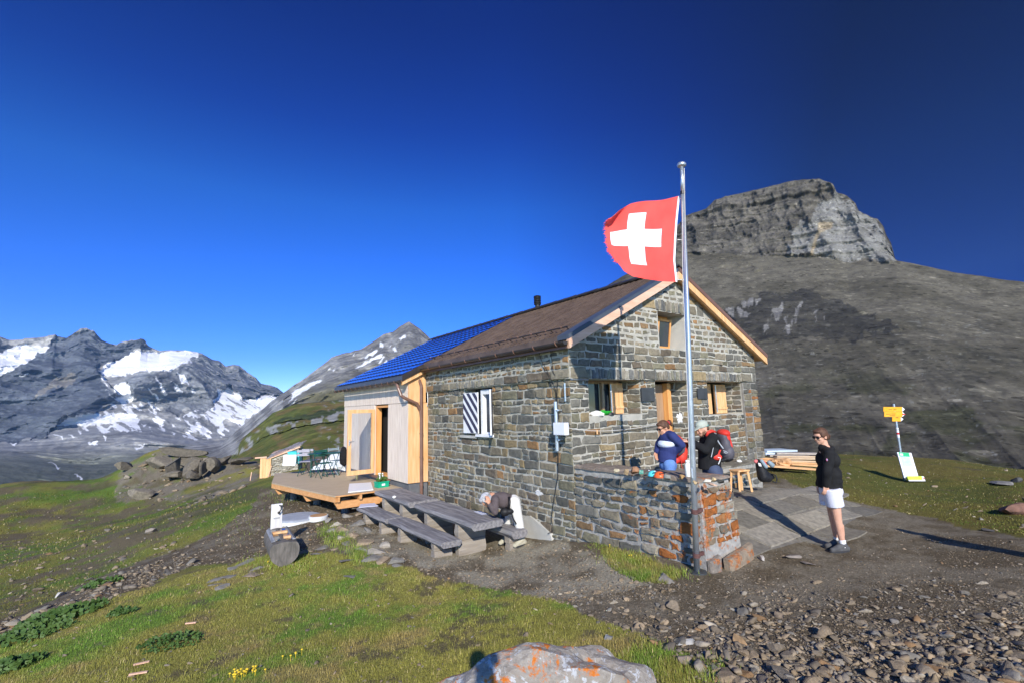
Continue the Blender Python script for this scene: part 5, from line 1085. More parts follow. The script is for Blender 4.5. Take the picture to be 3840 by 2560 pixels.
# ------------------------------------------------------------------ stone shed beyond the deck
sc = np.array(aty(1030, 1778, 23.0)); shed = thing('stone_shed', 'small dry stone shed with a slate lean-to roof and orange wooden front', 'shed', (sc[0], sc[1], gz1(sc[0], sc[1])), .25); f = wmat(shed)
zb = 0
bm = NB(); prism(bm, [(-.15, 0, -.3), (1.0, 0, -.3), (1.0, 0, 1.18), (-.15, 0, .72)], (0, 1.2, 0)); sb = obj('stone_wall', bm, MORTAR, parent=shed, frame=f)
bm = NB(); masonry(bm, (0, 0, 0), (1, 0, 0), (0, 0, 1), (0, -1, 0), rowset(-.2, .70, .05, .10), lambda va, vb: [(-.15, 1.0)], depth=(.02, .06), wmul=(1.5, 4), joint=.02, rough=2, pal=[(.42, .41, .37), (.34, .31, .25), (.25, .24, .21), (.48, .46, .42)], palw=[2, 2, 1, 2])
masonry(bm, (0, 0, 0), (1, 0, 0), (0, 0, 1), (0, -1, 0), rowset(.70, 1.10, .05, .08), lambda va, vb: [(max(-.15, (vb - .76) / .4), 1.0)], depth=(.02, .06), wmul=(1.5, 4), joint=.02, rough=2, pal=[(.42, .41, .37), (.34, .31, .25), (.25, .24, .21), (.48, .46, .42)], palw=[2, 2, 1, 2])
obj('dry_stones', bm, STONE, parent=shed, frame=f)
bm = NB()
for k in range(4): box(bm, -.62 + k * .115, -.62 + k * .115 + .11, -.08, -.04, -.1, .80)
obj('wooden_front', bm, LARCH, parent=shed, frame=f)
bm = NB(); bar(bm, (-.2, -.06, .80), (1.08, -.06, 1.26), .06, .07); bar(bm, (-.85, -.06, .83), (-.35, -.06, .85), .06, .06); obj('barge_board', bm, FASCIA, parent=shed, frame=f)
bm = NB(); lay_ = vcol(bm)
for i in range(5):
    for k in range(3): stone(bm, lay_, [(-.34 + i * .29, -.1 + k * .45), (-.02 + i * .29, -.1 + k * .45), (-.02 + i * .29, .38 + k * .45), (-.34 + i * .29, .38 + k * .45)], Vector((0, 0, .90 + .012 * ((i + k) % 3))), Vector((1, 0, .36)), Vector((0, 1, .12)), Vector((-.34, 0, 1)).normalized(), .035, random.choice([(.24, .22, .24), (.30, .26, .25), (.34, .25, .22), (.20, .20, .22)]), 2)
obj('slate_roof', bm, STONE, parent=shed, frame=f)
bm = NB(); bar(bm, (-.25, -.16, -.1), (-.13, -.10, .45), .03, .03); bar(bm, (-.95, -.3, -.15), (-.93, -.2, .22), .03, .03); obj('stakes', bm, FASCIA, parent=shed, frame=f)

# ------------------------------------------------------------------ log tables and benches
LOGG = mat('weathered_log', (.15, .143, .15), (.29, .275, .27), scale=2.2, rough=.8, stretch=(10, .8, 10), bump=.55, bscale=7, detail=9); LOGE = mat('weathered_support', (.25, .215, .175), (.34, .30, .25), scale=2.2, rough=.85, stretch=(.9, 8, 8), bump=.5, bscale=6, detail=9)
def plank(bm, b0, b1, a0, a1, top, th, seed, n=26, live=.02, z1=None):
    """hewn slab along a, with live edges"""
    r_ = np.random.default_rng(seed); A_ = np.linspace(a0, a1, n); rings = []; z1 = top if z1 is None else z1
    for i, a in enumerate(A_):
        l = live * fbm(np.array([a * 2.2]), np.array([seed * 1.7]), oct=3, seed=seed)[0]; r2 = live * fbm(np.array([a * 2.2]), np.array([seed * 3.1 + 9]), oct=3, seed=seed + 3)[0]
        zt = top + (z1 - top) * i / (n - 1) + .006 * fbm(np.array([a * 3.]), np.array([7.]), oct=3, seed=seed)[0]; w = b1 - b0
        prof = [(b0 + l + .012, zt - .012), (b0 + l + .03, zt), (b0 + w * .35, zt + .003), (b0 + w * .5, zt - .004), (b0 + w * .65, zt + .003), (b1 + r2 - .03, zt), (b1 + r2 - .012, zt - .012), (b1 + r2, zt - th * .5), (b1 + r2 - .05, zt - th), (b0 + w * .5, zt - th * 1.02), (b0 + l + .05, zt - th), (b0 + l, zt - th * .5)]
        rings.append([bm.verts.new((x, a, z)) for x, z in prof])
    k = len(rings[0])
    for p, q in zip(rings, rings[1:]):
        for i in range(k): bm.faces.new((p[i], p[(i + 1) % k], q[(i + 1) % k], q[i]))
    bm.faces.new(rings[0][::-1]); bm.faces.new(rings[-1])
def support(bm, b0, b1, a, zt, zb_, seed, th=.13):
    """two short logs stacked crosswise, hewn flat"""
    zm = zb_ + (zt - zb_) * .48
    for z0, z1, o in ((zb_ - .06, zm, .0), (zm + .004, zt, .015)):
        h = z1 - z0; prof = [(a + o, z0), (a - .018 + o, z0 + h * .5), (a + o, z1), (a + th + o, z1), (a + th + .018 + o, z0 + h * .5), (a + th + o, z0)]
        prism(bm, [(b0 + random.uniform(-.012, .012), y, z) for y, z in prof], (b1 - b0, 0, 0))
def gH(b, a): p = hw(b, a, 0); return gz1(p[0], p[1])
def bench(name, cat, label, group, b0, b1, a0, a1, top, th, sup, seed, live=.02):
    bm_, am = (b0 + b1) / 2, (a0 + a1) / 2; t = thing(name, label, cat, hw(bm_, am, gH(bm_, am)), HA, group)
    bm = NB(); plank(bm, b0, b1, a0, a1, top, th, seed, live=live); obj('table_top' if cat == 'table' else 'seat', bm, LOGG, parent=t, frame=HOUSE, shade=False)
    for a in sup: bm = NB(); support(bm, b0 + .05, b1 - .05, a, top - th + .004, gH(bm_, a), seed); obj('leg', bm, LOGE, parent=t, frame=HOUSE)
    return t
GT = 'log tables along the long wall'; GB = 'log benches along the long wall'
bench('log_table', 'table', 'weathered grey log table on which the bending man leans, nearest the camera', GT, -1.45, -.80, .97, 3.3, -1.90, .115, (1.50, 2.75), 31)
bench('log_table', 'table', 'weathered grey log table with a small white thing on it, nearest the deck', GT, -1.50, -.80, 3.47, 5.45, -1.885, .115, (3.85, 4.9), 32)
bench('log_bench', 'bench', 'long grey log bench with split ends in front of the nearer table', GB, -1.86, -1.42, 1.33, 3.66, -2.20, .10, (1.62, 3.1), 33, .03)
bench('log_bench', 'bench', 'grey log bench with knotty live edge in front of the far table, near the deck', GB, -1.93, -1.50, 3.70, 5.36, -2.19, .10, (3.95, 4.95), 34, .06)
bench('log_bench', 'bench', 'thick hewn log bench between the table and the stone wall, beside the man', GB, -.72, -.36, .86, 3.1, -2.12, .13, (1.0, 2.7), 35)
bm = NB(); p = onh(1478, 1866, z=-1.885); blob(bm, hw(p[0], p[1], -1.86), (.045, .035, .03), 5, .4, 12, 8); tag(obj('paper_tissue', bm, FLW), 'small crumpled white tissue on the far log table', 'tissue')
bm = NB(); q4 = [onh(x, y, z=-2.185) for x, y in ((1345, 1902), (1418, 1896), (1404, 1886), (1352, 1890))]; prism(bm, [(q[0], q[1], -2.184) for q in q4], (0, 0, .012)); tag(obj('bench_sheen', bm, mat('lilac_white_sheen', (.55, .56, .66), rough=.5), frame=HOUSE), 'pale lilac layer painting the sheen on the far end of the knotty bench', 'sheen')  # thin pale layer painted in for the sheen on the bench end
bm = NB(); q4 = [onh(x, y, z=-1.892) for x, y in ((1776, 1916), (1806, 1928), (1829, 1925), (1801, 1914))]; prism(bm, [(q[0], q[1], -1.893) for q in q4], (0, 0, .003)); tag(obj('map_sheet', bm, mat('map_paper', (.50, .54, .70), (.62, .64, .72), scale=12, rough=.7), frame=HOUSE), 'bluish white map sheet on the table under the man', 'map')

# ------------------------------------------------------------------ log trough with tap, and the round covers
TRO = mat('trough_bark', (.10, .092, .08), (.185, .165, .145), scale=5, rough=.85, bump=.6, bscale=12, stretch=(3, 3, 1)); TRS = mat('trough_silver_wood', (.17, .175, .19), (.30, .31, .33), scale=3, rough=.7, stretch=(8, 1, 8), bump=.4)
c0 = onground(1066, 2122); c1 = np.array(atz(1033, 2018, -2.42)); tg = gz1(c0[0], c0[1])
dxy = np.array([c1[0] - c0[0], c1[1] - c0[1]]); dxy /= np.linalg.norm(dxy); tro = thing('log_trough', 'hollowed log water trough with dark sawn end standing on the grass', 'trough', (c0[0], c0[1], tg), math.atan2(-dxy[0], dxy[1])); f = wmat(tro)
R_, Lt = .235, 1.25; bm = NB(); n = 28
def ringo(y, r, cut=None, sq=1.0):
    o = []
    for k in range(n):
        t = -math.pi / 2 + 2 * math.pi * k / n; x, z = r * math.cos(t), r * math.sin(t); zz = z if cut is None else min(z, cut); o.append((x * (1 + .03 * math.sin(3 * t + y)), y, zz + R_ + .03 * math.sin(t * 5) * .3))
    return o
# outer shell with flat top, opening from y=.16 to y=1.15
def trx(x, z): return x
rings = [[bm.verts.new(q) for q in ringo(y, R_ * (1 - .03 * (y > .9)), .16)] for y in (0, .02, .16, .6, 1.0, Lt)]
for p, q in zip(rings, rings[1:]):
    for k in range(n):
        if True: bm.faces.new((p[k], p[(k + 1) % n], q[(k + 1) % n], q[k]))
bm.faces.new(rings[0][::-1]); bm.faces.new(rings[-1])
me_bm = bm
obj('log', me_bm, TRO, parent=tro, frame=f)
bm = NB()                                                    # silvered side rims above the hollow
for s in (-1, 1): hexa(bm, [(s * .20, .14, R_ + .1605), (s * .135, .14, R_ + .1605), (s * .13, Lt - .1, R_ + .1605), (s * .195, Lt - .1, R_ + .1605), (s * .195, .15, R_ + .162), (s * .15, .15, R_ + .19), (s * .145, Lt - .12, R_ + .215), (s * .19, Lt - .12, R_ + .18)])
obj('rims', bm, TRS, parent=tro, frame=f)
bm = NB(); box(bm, -.134, .134, .17, Lt - .11, R_ + .161, R_ + .165); obj('water', bm, mat('dark_water', (.012, .013, .012), rough=.05, spec=.7), parent=tro, frame=f)
for y, x, w in ((.28, .07, .06), (.72, 0, .125)): bm = NB(); box(bm, x - w, x + w, y, y + .10, R_ + .166, R_ + .20); obj('spacer_block', bm, LARCH, parent=tro, frame=f)
POSTW = mat('whitewashed_post', (.60, .57, .55), (.74, .72, .70), scale=4, rough=.75, stretch=(5, 5, .6), bump=.15)
tp = thing('tap_post', 'whitewashed wooden tap post standing behind the log trough', 'tap post', (c0[0] + dxy[0] * (Lt + .12), c0[1] + dxy[1] * (Lt + .12), tg), math.atan2(-dxy[0], dxy[1]) + .1); f = wmat(tp)
bm = NB(); box(bm, -.10, .10, -.03, .03, -.1, .84); bev(bm, .006, 1); obj('post', bm, POSTW, parent=tp, frame=f)
bm = NB(); tube(bm, [(.06, -.03, .80), (.06, -.09, .80), (.06, -.10, .74), (.03, -.11, .70)], .012, 8); tube(bm, [(.02, -.09, .82), (.10, -.09, .80)], .01, 6); sph(bm, (.02, -.08, .68), .024, 8, 6); obj('tap', bm, IRON, parent=tp, frame=f)
bm = NB(); box(bm, -.06, .05, -.035, -.0305, .56, .585); obj('sign_strip', bm, mat('grey_sign_strip', (.35, .36, .36), rough=.5), parent=tp, frame=f)
CONC = mat('grey_blue_cover', (.30, .33, .38), (.37, .40, .45), scale=7, rough=.75, bump=.2); RIM = mat('pale_rim', (.60, .62, .62), (.70, .71, .70), scale=7, rough=.7); RUSTT = mat('rusty_lid', (.40, .22, .10), (.50, .30, .15), scale=7, rough=.85)
P0 = onground(1070, 1976); cv = thing('shaft_cover', 'large round blue-grey cover with pale rim set in the bank behind the tap post', 'cover', (P0[0] + .05, P0[1] + .55, P0[2] + .10)); f = wmat(cv)
bm = NB(); lathe(bm, [(.52, -.4), (.54, -.08), (.55, .0)], n=40); obj('rim', bm, RIM, parent=cv, frame=f); bm = NB(); lathe(bm, [(.545, .002), (.545, .03), (.50, .045)], n=40); obj('lid', bm, CONC, parent=cv, frame=f)
P0 = onground(1180, 1956); cv = thing('shaft_cover', 'small round rusty cover with white rim beside the large cover', 'cover', (P0[0], P0[1] + .22, P0[2] + .08)); f = wmat(cv)
bm = NB(); lathe(bm, [(.21, -.3), (.225, .0), (.225, .03), (.20, .034)], n=32); obj('rim', bm, RIM, parent=cv, frame=f); bm = NB(); lathe(bm, [(.198, .0345), (.198, .038), (.02, .042)], n=32); obj('lid', bm, RUSTT, parent=cv, frame=f)

# ------------------------------------------------------------------ signpost with the leaning board
YEL2 = mat('yellow_sign_paint', (.80, .36, .015), (.86, .42, .03), scale=6, rough=.5); REDP = mat('red_sign_paint', (.60, .03, .03), rough=.5); TXT = mat('brown_sign_lettering', (.28, .12, .02), rough=.6); LIME2 = mat('lime_sign_paint', (.55, .72, .06), (.60, .76, .10), scale=6, rough=.5); GRN = mat('green_header_paint', (.02, .40, .16), (.03, .46, .2), scale=6, rough=.5); LBL = mat('light_blue_print', (.40, .72, .88), (.50, .78, .9), scale=14, rough=.5); TXG = mat('grey_print', (.55, .58, .62), rough=.6)
SB = np.array(atz(3392, 1797, -2.46)); SB[2] = gz1(SB[0], SB[1]); ST = aty(3351, 1513, SB[1]); sp = thing('signpost', 'grey trail signpost carrying yellow direction signs on the meadow', 'signpost', SB)
S_ = dict(parent=sp); k = lambda y: Vector(aty(float(np.interp(y, [1513, 1797], [3351, 3392])), y, SB[1]))
bm = NB(); tube(bm, [SB - np.array([0, 0, .2]), ST], .032, 10); obj('pole', bm, STEEL, **S_)
for y0, y1, m_ in ((1602, 1608, WHITEP), (1611, 1620, WHITEP), (1620.5, 1627, REDP), (1628, 1639, WHITEP)):
    bm = NB(); tube(bm, [k(y0), k(y1)], .036, 10); obj('painted_band', bm, m_, **S_)
def dirsign(x0, x1, yt, yb, tip, label, rows, dy=-.05):
    Yd = SB[1] + dy; A_ = lambda x, y: Vector(aty(x, y, Yd)); d = Vector((0, .02, 0)); tc = (yt + yb) / 2
    bm = NB(); prism(bm, [A_(x0, yb), A_(x1, yb), A_(x1, yt), A_(x0, yt)], d); s = obj('direction_sign', bm, YEL2, **S_); s['label'] = label
    m_ = [WHITEP, REDP] if tip == 'wrw' else [WHITEP]
    bm = NB(); prism(bm, [A_(x1 + .4, yb), A_(x1 + 10, tc), A_(x1 + .4, yt)], d); obj('sign_tip', bm, WHITEP, parent=s)
    if tip == 'wrw': bm = NB(); Yd -= .003; prism(bm, [A_(x1 + .6, tc + 3.4), A_(x1 + 13, tc), A_(x1 + .6, tc - 3.4)], d * 1.3); obj('red_arrow', bm, REDP, parent=s)
    Yd = SB[1] + dy - .004
    bm = NB()
    for (u0, u1, v) in rows: prism(bm, [A_(x0 + (x1 - x0) * u0, yt + (yb - yt) * v + 1.3), A_(x0 + (x1 - x0) * u1, yt + (yb - yt) * v + 1.1), A_(x0 + (x1 - x0) * u1, yt + (yb - yt) * v - 1.1), A_(x0 + (x1 - x0) * u0, yt + (yb - yt) * v - 1.3)], d * .1)
    obj('lettering', bm, TXT, parent=s)
dirsign(3313, 3383, 1524, 1541.5, 'w', 'upper long yellow sign with white tip', ((.28, .46, .55), (.54, .70, .5)))
dirsign(3316, 3384, 1542.3, 1561, 'wrw', 'second long yellow sign with red and white tip', ((.1, .36, .45), (.40, .62, .42), (.3, .6, .75)), -.052)
dirsign(3346, 3378, 1561.8, 1578, 'w', 'short yellow sign below', ((.45, .72, .15),), -.054)
# the board: its upper edge against the post, its foot pulled out towards the camera on the right
bd = thing('notice_board', 'tall white notice board with green header leaning against the signpost', 'board', SB + np.array([.1, -.25, 0]))
def bq(u, v, lift=0.0):
    """u across, v down the board"""
    tl, tr, bl, br = (np.array(aty(x, y, SB[1] + dy)) for x, y, dy in ((3362, 1694, -.07), (3415, 1697, -.07), (3389, 1791, -.42), (3442, 1787, -.42)))
    p = (tl * (1 - u) + tr * u) * (1 - v) + (bl * (1 - u) + br * u) * v
    return Vector(p) + Vector((0, -lift, lift * .35))
def bquad(u0, u1, v0, v1, l0, l1): bm = NB(); hexa(bm, [bq(u0, v1, l0), bq(u1, v1, l0), bq(u1, v0, l0), bq(u0, v0, l0), bq(u0, v1, l1), bq(u1, v1, l1), bq(u1, v0, l1), bq(u0, v0, l1)]); return bm
obj('panel', bquad(0, 1, 0, 1, 0, .025), WHITEP, parent=bd); obj('header', bquad(.09, .82, .005, .17, .026, .029), GRN, parent=bd); obj('header_picture', bquad(.14, .36, .05, .13, .0295, .032), FLW, parent=bd); obj('blue_text', bquad(.16, .80, .185, .55, .026, .029), LBL, parent=bd)
bm = NB()
for i in range(7): v = .60 + .045 * i; hexa(bm, [bq(.2, v + .012, .026), bq(.2 + .55 * random.uniform(.6, 1), v + .012, .026), bq(.72, v, .026), bq(.2, v, .026), bq(.2, v + .012, .028), bq(.7, v + .012, .028), bq(.72, v, .028), bq(.2, v, .028)])
obj('small_print', bm, TXG, parent=bd)
LS = thing('lime_sign', 'lime yellow pointed sign with white edge standing at the foot of the notice board', 'sign', SB + np.array([.3, -.5, 0]))
Yd = SB[1] - .5; A_ = lambda x, y: Vector(aty(x, y, Yd)); bm = NB(); prism(bm, [A_(3407, 1797), A_(3459, 1797), A_(3456, 1783.5), A_(3401, 1783.5)], (0, .02, 0)); obj('sign_face', bm, LIME2, parent=LS); bm = NB(); prism(bm, [A_(3409, 1802), A_(3471, 1802), A_(3469, 1797.4), A_(3407, 1797.4)], (0, .02, 0)); obj('lower_edge', bm, WHITEP, parent=LS); bm = NB(); prism(bm, [A_(3459.5, 1797), A_(3469, 1796), A_(3464, 1784), A_(3456.4, 1783.5)], (0, .021, 0)); obj('sign_tip', bm, WHITEP, parent=LS)
bm = NB(); prism(bm, [A_(3463, 1793.5), A_(3468, 1793), A_(3466, 1789.5), A_(3462, 1790)], (0, -.003, 0)); obj('red_mark', bm, REDP, parent=LS)

# ------------------------------------------------------------------ timber pile behind the hut
LUM = [mat('timber_%s' % nm, *c, scale=3, rough=.75, stretch=(1, 6, 6)) for nm, c in (('orange', ((.55, .30, .13), (.66, .40, .20))), ('tan', ((.44, .32, .20), (.55, .42, .28))), ('grey', ((.34, .30, .26), (.44, .39, .34))))]
ly = 15.0; r_ = random.Random(5)
LBL_ = [('lowest orange board on the meadow in front of the timber pile', 2846, 3052, 1742, 1757, 0, 14.3), ('broad orange plank low in the timber pile', 2900, 3058, 1733, 1744, 0, 14.6), ('pale tan plank in the middle of the timber pile', 2890, 3060, 1724, 1728, 1, 14.8), ('tan plank with a dark end in the timber pile', 2905, 3064, 1716, 1717, 1, 15.0), ('greyish upper plank of the timber pile', 2880, 3058, 1706, 1708, 2, 15.2), ('long grey topmost plank of the timber pile', 2910, 3066, 1697, 1699, 2, 15.4), ('reddish board sticking out of the left side of the timber pile', 2836, 2925, 1714, 1722, 0, 15.1), ('thin orange lath under the reddish board', 2840, 2930, 1724, 1730, 0, 14.9)]
for i, (lb, x0, x1, y0, y1, mi, Y) in enumerate(LBL_):
    bm = NB(); p, q = Vector(aty(x0, y0, Y + r_.uniform(-.1, .1))), Vector(aty(x1, y1, Y + r_.uniform(-.3, .3))); bar(bm, p, q, .24, .055); 
    if i in (1, 3): bar(bm, p + Vector((.1, .14, .04)), q + Vector((.1, .12, .04)), .2, .04)
    bev(bm, .004, 1); tag(obj('timber_plank', bm, LUM[mi]), lb, 'plank', 'planks of the timber pile')
bm = NB(); blob(bm, aty(2930, 1733, 14.7), (.30, .3, .14), 12, .5, 20, 12); tag(obj('offcut_heap', bm, LUM[0]), 'small heap of orange wood offcuts at the front of the timber pile', 'wood heap')
for i, (lb, x0, x1, y, h, Y) in enumerate((('upper light blue-grey panel on the timber pile by the hut', 2846, 2958, 1688, 6, 15.9), ('lower pale blue panel on the timber pile by the hut', 2838, 2918, 1697, 9, 15.7))):
    bm = NB(); p, q = Vector(aty(x0, y, Y)), Vector(aty(x1, y - 3 + 5 * i, Y + .3)); bar(bm, p, q, .7, h * Y / 1800); tag(obj('insulation_panel', bm, mat('pale_blue_panel_%s' % 'ab'[i], ((.50, .58, .64), (.56, .66, .74))[i], rough=.5)), lb, 'panel', 'pale panels on the timber pile')

# ------------------------------------------------------------------ stool, bottle, helmets and stones on the parapet
stl = onh(2812, 1842, z=TZ); b, a = stl[0] - .10, stl[1] + .12
st = thing('wooden_stool', 'small bright wooden stool on the terrace in front of the stone bench', 'stool', hw(b, a, TZ), HA - .25); f = wmat(st)
bm = NB(); box(bm, -.15, .15, -.12, .12, .40, .43); bev(bm, .008, 2); obj('seat', bm, LARCH, parent=st, frame=f)
for s in (-1, 1): bm = NB(); box(bm, s * .11 - .015, s * .11 + .015, -.085, .085, .34, .3985); obj('apron', bm, LARCH, parent=st, frame=f)
for sx in (-1, 1):
    for sy in (-1, 1): bm = NB(); bar(bm, (sx * .155, sy * .12, 0), (sx * .12, sy * .09, .399), .038, .038); obj('leg', bm, LARCH, parent=st, frame=f)
def onpar(x, y): return onh(x, y, z=-.985)
bm = NB(); p = onpar(2695, 1818)
p = onh(2695, 1816, z=-.985); lathe(bm, [(.036, 0), (.041, .006), (.041, .15), (.036, .17), (.022, .183), (.022, .195), (.027, .198), (.027, .222), (.02, .226)], hw(.12, -2.16, -.985), 18); tag(obj('water_bottle', bm, mat('white_enamel', (.80, .86, .80), rough=.3, spec=.5), shade=True), 'white drinking bottle standing on the parapet end', 'bottle')
def helmet(name, px, py, r, m1, label, band=None):
    p = onh(px, py, z=-.985); c = hw(p[0], p[1], -.985); t = thing(name, label, 'helmet', c, .4); f = wmat(t)
    bm = NB(); prof = [(r * .96, .0)] + [(r * math.cos(q), r * .98 * math.sin(q) + .002) for q in np.linspace(.05, math.pi / 2 - .02, 9)]; lathe(bm, prof, n=26); obj('shell', bm, m1, parent=t, frame=f, shade=True)
    bm = NB(); tube(bm, [(r * .9 * math.cos(q), r * .9 * math.sin(q) - r * .25, .01 + r * .98 * max(0, math.sin(q * .5)) * 1.0) for q in np.linspace(.4, 2.7, 9)], .006, 6); obj('strap', bm, STEEL, parent=t, frame=f)
    for k in (-1, 0, 1): bm = NB(); sph(bm, (k * r * .35, -r * .62, r * .66), (.02, .015, .01), 8, 6); obj('vent', bm, IRON, parent=t, frame=f)
helmet('helmet', 2450, 1783, .075, mat('turquoise_shell', (.10, .62, .75), (.12, .68, .8), scale=5, rough=.3), 'turquoise climbing helmet on the parapet coping'); helmet('helmet', 2474, 1788, .080, mat('orange_shell', (.75, .12, .03), (.8, .15, .04), scale=5, rough=.35), 'orange-red climbing helmet beside the turquoise one')
ROCK = mat('loose_rock', (.75, .75, .75), (1.2, 1.18, 1.15), scale=7, rough=.92, bump=.6, bscale=25, vc=True)
def rock(label, c, r, seed, colr, cat='stone', group=None, name='stone', amp=.45, rot=None, sub=3, m_=None, parent=None, cut_=(.32, .72)):
    bm = NB(); bmesh.ops.create_icosphere(bm, subdivisions=sub, radius=1); lay_ = vcol(bm)
    P = np.array([v.co[:] for v in bm.verts]); rr = np.random.default_rng(seed)
    for _ in range(9):                                        # knock off facets
        nrm = rr.normal(size=3); nrm /= np.linalg.norm(nrm); d = rr.uniform(*cut_); s = P @ nrm; P = P - np.outer(np.maximum(s - d, 0), nrm)
    P *= (1 + amp * .18 * fbm(P[:, 0] * 2 + seed, P[:, 1] * 2, P[:, 2] * 2, oct=4, seed=seed))[:, None]; k = 1 + .25 * fbm(P[:, 0] * 3, P[:, 1] * 3, P[:, 2] * 3 + seed, oct=3, seed=seed + 1)
    M_ = Euler(rot or (rr.uniform(-.2, .2), rr.uniform(-.2, .2), rr.uniform(0, 6.28))).to_matrix()
    for v, q, kk in zip(bm.verts, P, k): v.co = M_ @ Vector(q * np.array(r)); v[lay_] = (*(np.array(colr) * kk), 1)
    o = obj(name, bm, m_ or ROCK, frame=Matrix.Translation(Vector(c)), origin=c, parent=parent)
    if label: tag(o, label, cat, group)
    return o
def prock(label, px, py, r, seed, colr, dz=.6): p = onh(px, py, z=-.985); return rock(label, hw(p[0], p[1], -.985 + r[2] * dz), r, seed, colr)
GS = None
prock('cream lumpy stone on the inner edge of the parapet near the hut', 2312, 1771, (.05, .05, .05), 1, (.55, .48, .34)); prock('flat ochre stone standing on the parapet coping', 2352, 1776, (.06, .03, .06), 2, (.42, .30, .17)); prock('big rusty brown stone on the parapet coping', 2378, 1776, (.095, .08, .09), 3, (.30, .16, .09)); prock('grey speckled stone beside the orange helmet', 2508, 1798, (.07, .07, .065), 4, (.28, .28, .25))
prock('ochre stone on the parapet close to the flagpole', 2556, 1798, (.07, .055, .045), 5, (.50, .32, .14)); prock('white chunk of stone right of the bottle', 2650, 1808, (.06, .05, .04), 6, (.62, .58, .48)); prock('yellowish stone at the parapet end', 2672, 1806, (.055, .045, .04), 7, (.58, .44, .24)); prock('flat pinkish stone on the parapet edge below the bottle', 2668, 1818, (.08, .05, .02), 8, (.50, .34, .24)); prock('dark grey stone at the right end of the parapet top', 2702, 1809, (.08, .06, .035), 9, (.16, .16, .15)); prock('small tan stone left of the bottle', 2606, 1812, (.04, .035, .025), 10, (.48, .36, .2))
bm = NB(); p = onh(2404, 1775, z=-.985); box(bm, -.03, .03, -.02, .02, 0, .055, Matrix.Translation(Vector(hw(p[0], p[1], -.985)))); bar(bm, Vector(hw(p[0] + .04, p[1] - .05, -.975)), Vector(hw(p[0] + .02, p[1] - .2, -.93)), .03, .008); tag(obj('drink_carton', bm, mat('teal_carton', (.03, .22, .17), (.3, .5, .42), scale=30, rough=.5)), 'small teal carton and strap on the parapet coping', 'carton')
bm = NB(); p = onh(2775, 1727, a=-.30); c = Vector(hw(p[0], -.28, -1.32)); box(bm, -.12, .12, -.06, .06, -.005, .008, Matrix.Translation(c) @ Matrix.Rotation(HA, 4, 'Z')); blob(bm, c + Vector((0, 0, .03)), (.06, .05, .035), 4, .3, 12, 8); tag(obj('food_packet', bm, FLW), 'white packet lying on the stone bench at the foot of the gable', 'packet')
# clothes line with pegs, pan and cloth on the window sill
bm = NB(); q = [hw(*onh(x, y, a=-.1)[:2], onh(x, y, a=-.1)[2]) for x, y in ((2132, 1603), (2170, 1609), (2215, 1613), (2262, 1614), (2320, 1611), (2380, 1604), (2450, 1592), (2482, 1586))]; tube(bm, q, .005, 5); tag(obj('clothes_line', bm, ROPE), 'white clothes line sagging across the gable from the junction box', 'line')
bm = NB(); p = hw(*onh(2239, 1618, a=-.105)[:2], onh(2239, 1618, a=-.105)[2]); box(bm, -.009, .009, -.008, .008, -.035, .035, Matrix.Translation(Vector(p))); tag(obj('clothes_peg', bm, LARCH), 'wooden clothes peg on the line beside the hut corner', 'peg')
sz = OPF[0][4]; b, a = onh(2262, 1545, a=.12)[:2]
bm = NB(); c = Vector(hw(b, a, sz)); lathe(bm, [(.05, 0), (.12, .02), (.155, .055), (.16, .075), (.14, .078), (.12, .05)], c, 24); tube(bm, [c + Vector((-.04, 0, .06)), c + Vector((-.03, 0, .09)), c + Vector((.03, 0, .09)), c + Vector((.04, 0, .06))], .009, 6); tag(obj('enamel_bowl', bm, mat('bright_green_enamel', (.02, .36, .03), (.03, .42, .05), scale=5, rough=.3), shade=False), 'bright green bowl on the left window sill', 'bowl')
bm = NB(); b, a = onh(2238, 1558, a=.03)[:2]; blob(bm, hw(b, a, sz + .035), (.13, .06, .05), 17, .6, 20, 12); tag(obj('cloth', bm, FLW), 'crumpled white cloth on the left window sill', 'cloth')
bm = NB(); b, a = onh(2285, 1556, a=.05)[:2]; cyl(bm, hw(b, a, sz), hw(b, a, sz + .05), .09, .08, 12); tag(obj('black_pot', bm, IRON), 'low black pot beside the green bowl on the sill', 'pot')
# ------------------------------------------------------------------ people: limbs laid out joint by joint, grown into one continuous skin
def V3(p): return Vector((float(p[0]), float(p[1]), float(p[2])))
def skin(name, prims, m, parent, vox=.009, it=3, shade=True):
    bm = NB()
    for p in prims:
        if p[0] == 'cap':
            a, b, r0, r1 = V3(p[1]), V3(p[2]), p[3], p[4]
            if (b - a).length > 1e-4: cyl(bm, a, b, r0, r1, 16)
            sph(bm, a, r0, 16, 10); sph(bm, b, r1, 16, 10)
        elif p[0] == 'cyl': cyl(bm, V3(p[1]), V3(p[2]), p[3], p[4], 20)
        elif p[0] == 'ell': sph(bm, V3(p[1]), tuple(p[2]), 20, 14, M=p[3] if len(p) > 3 else None)
    bmesh.ops.recalc_face_normals(bm, faces=bm.faces)
    me = bpy.data.meshes.new('tmp'); bm.to_mesh(me); bm.free(); o = bpy.data.objects.new('tmp', me); COL.objects.link(o)
    r = o.modifiers.new('r', 'REMESH'); r.mode = 'VOXEL'; r.voxel_size = vox; s = o.modifiers.new('s', 'SMOOTH'); s.iterations = it; s.factor = .5
    dg = bpy.context.evaluated_depsgraph_get(); me2 = bpy.data.meshes.new_from_object(o.evaluated_get(dg)); bpy.data.objects.remove(o); bpy.data.meshes.remove(me)
    return obj(name, me2, m, parent=parent, shade=shade)
def basis(fwd, up=(0, 0, 1)):
    """matrix whose columns are right, forward, up"""
    f = V3(fwd).normalized(); u = V3(up); r = f.cross(u).normalized(); u = r.cross(f)
    return Matrix((r, f, u)).transposed()
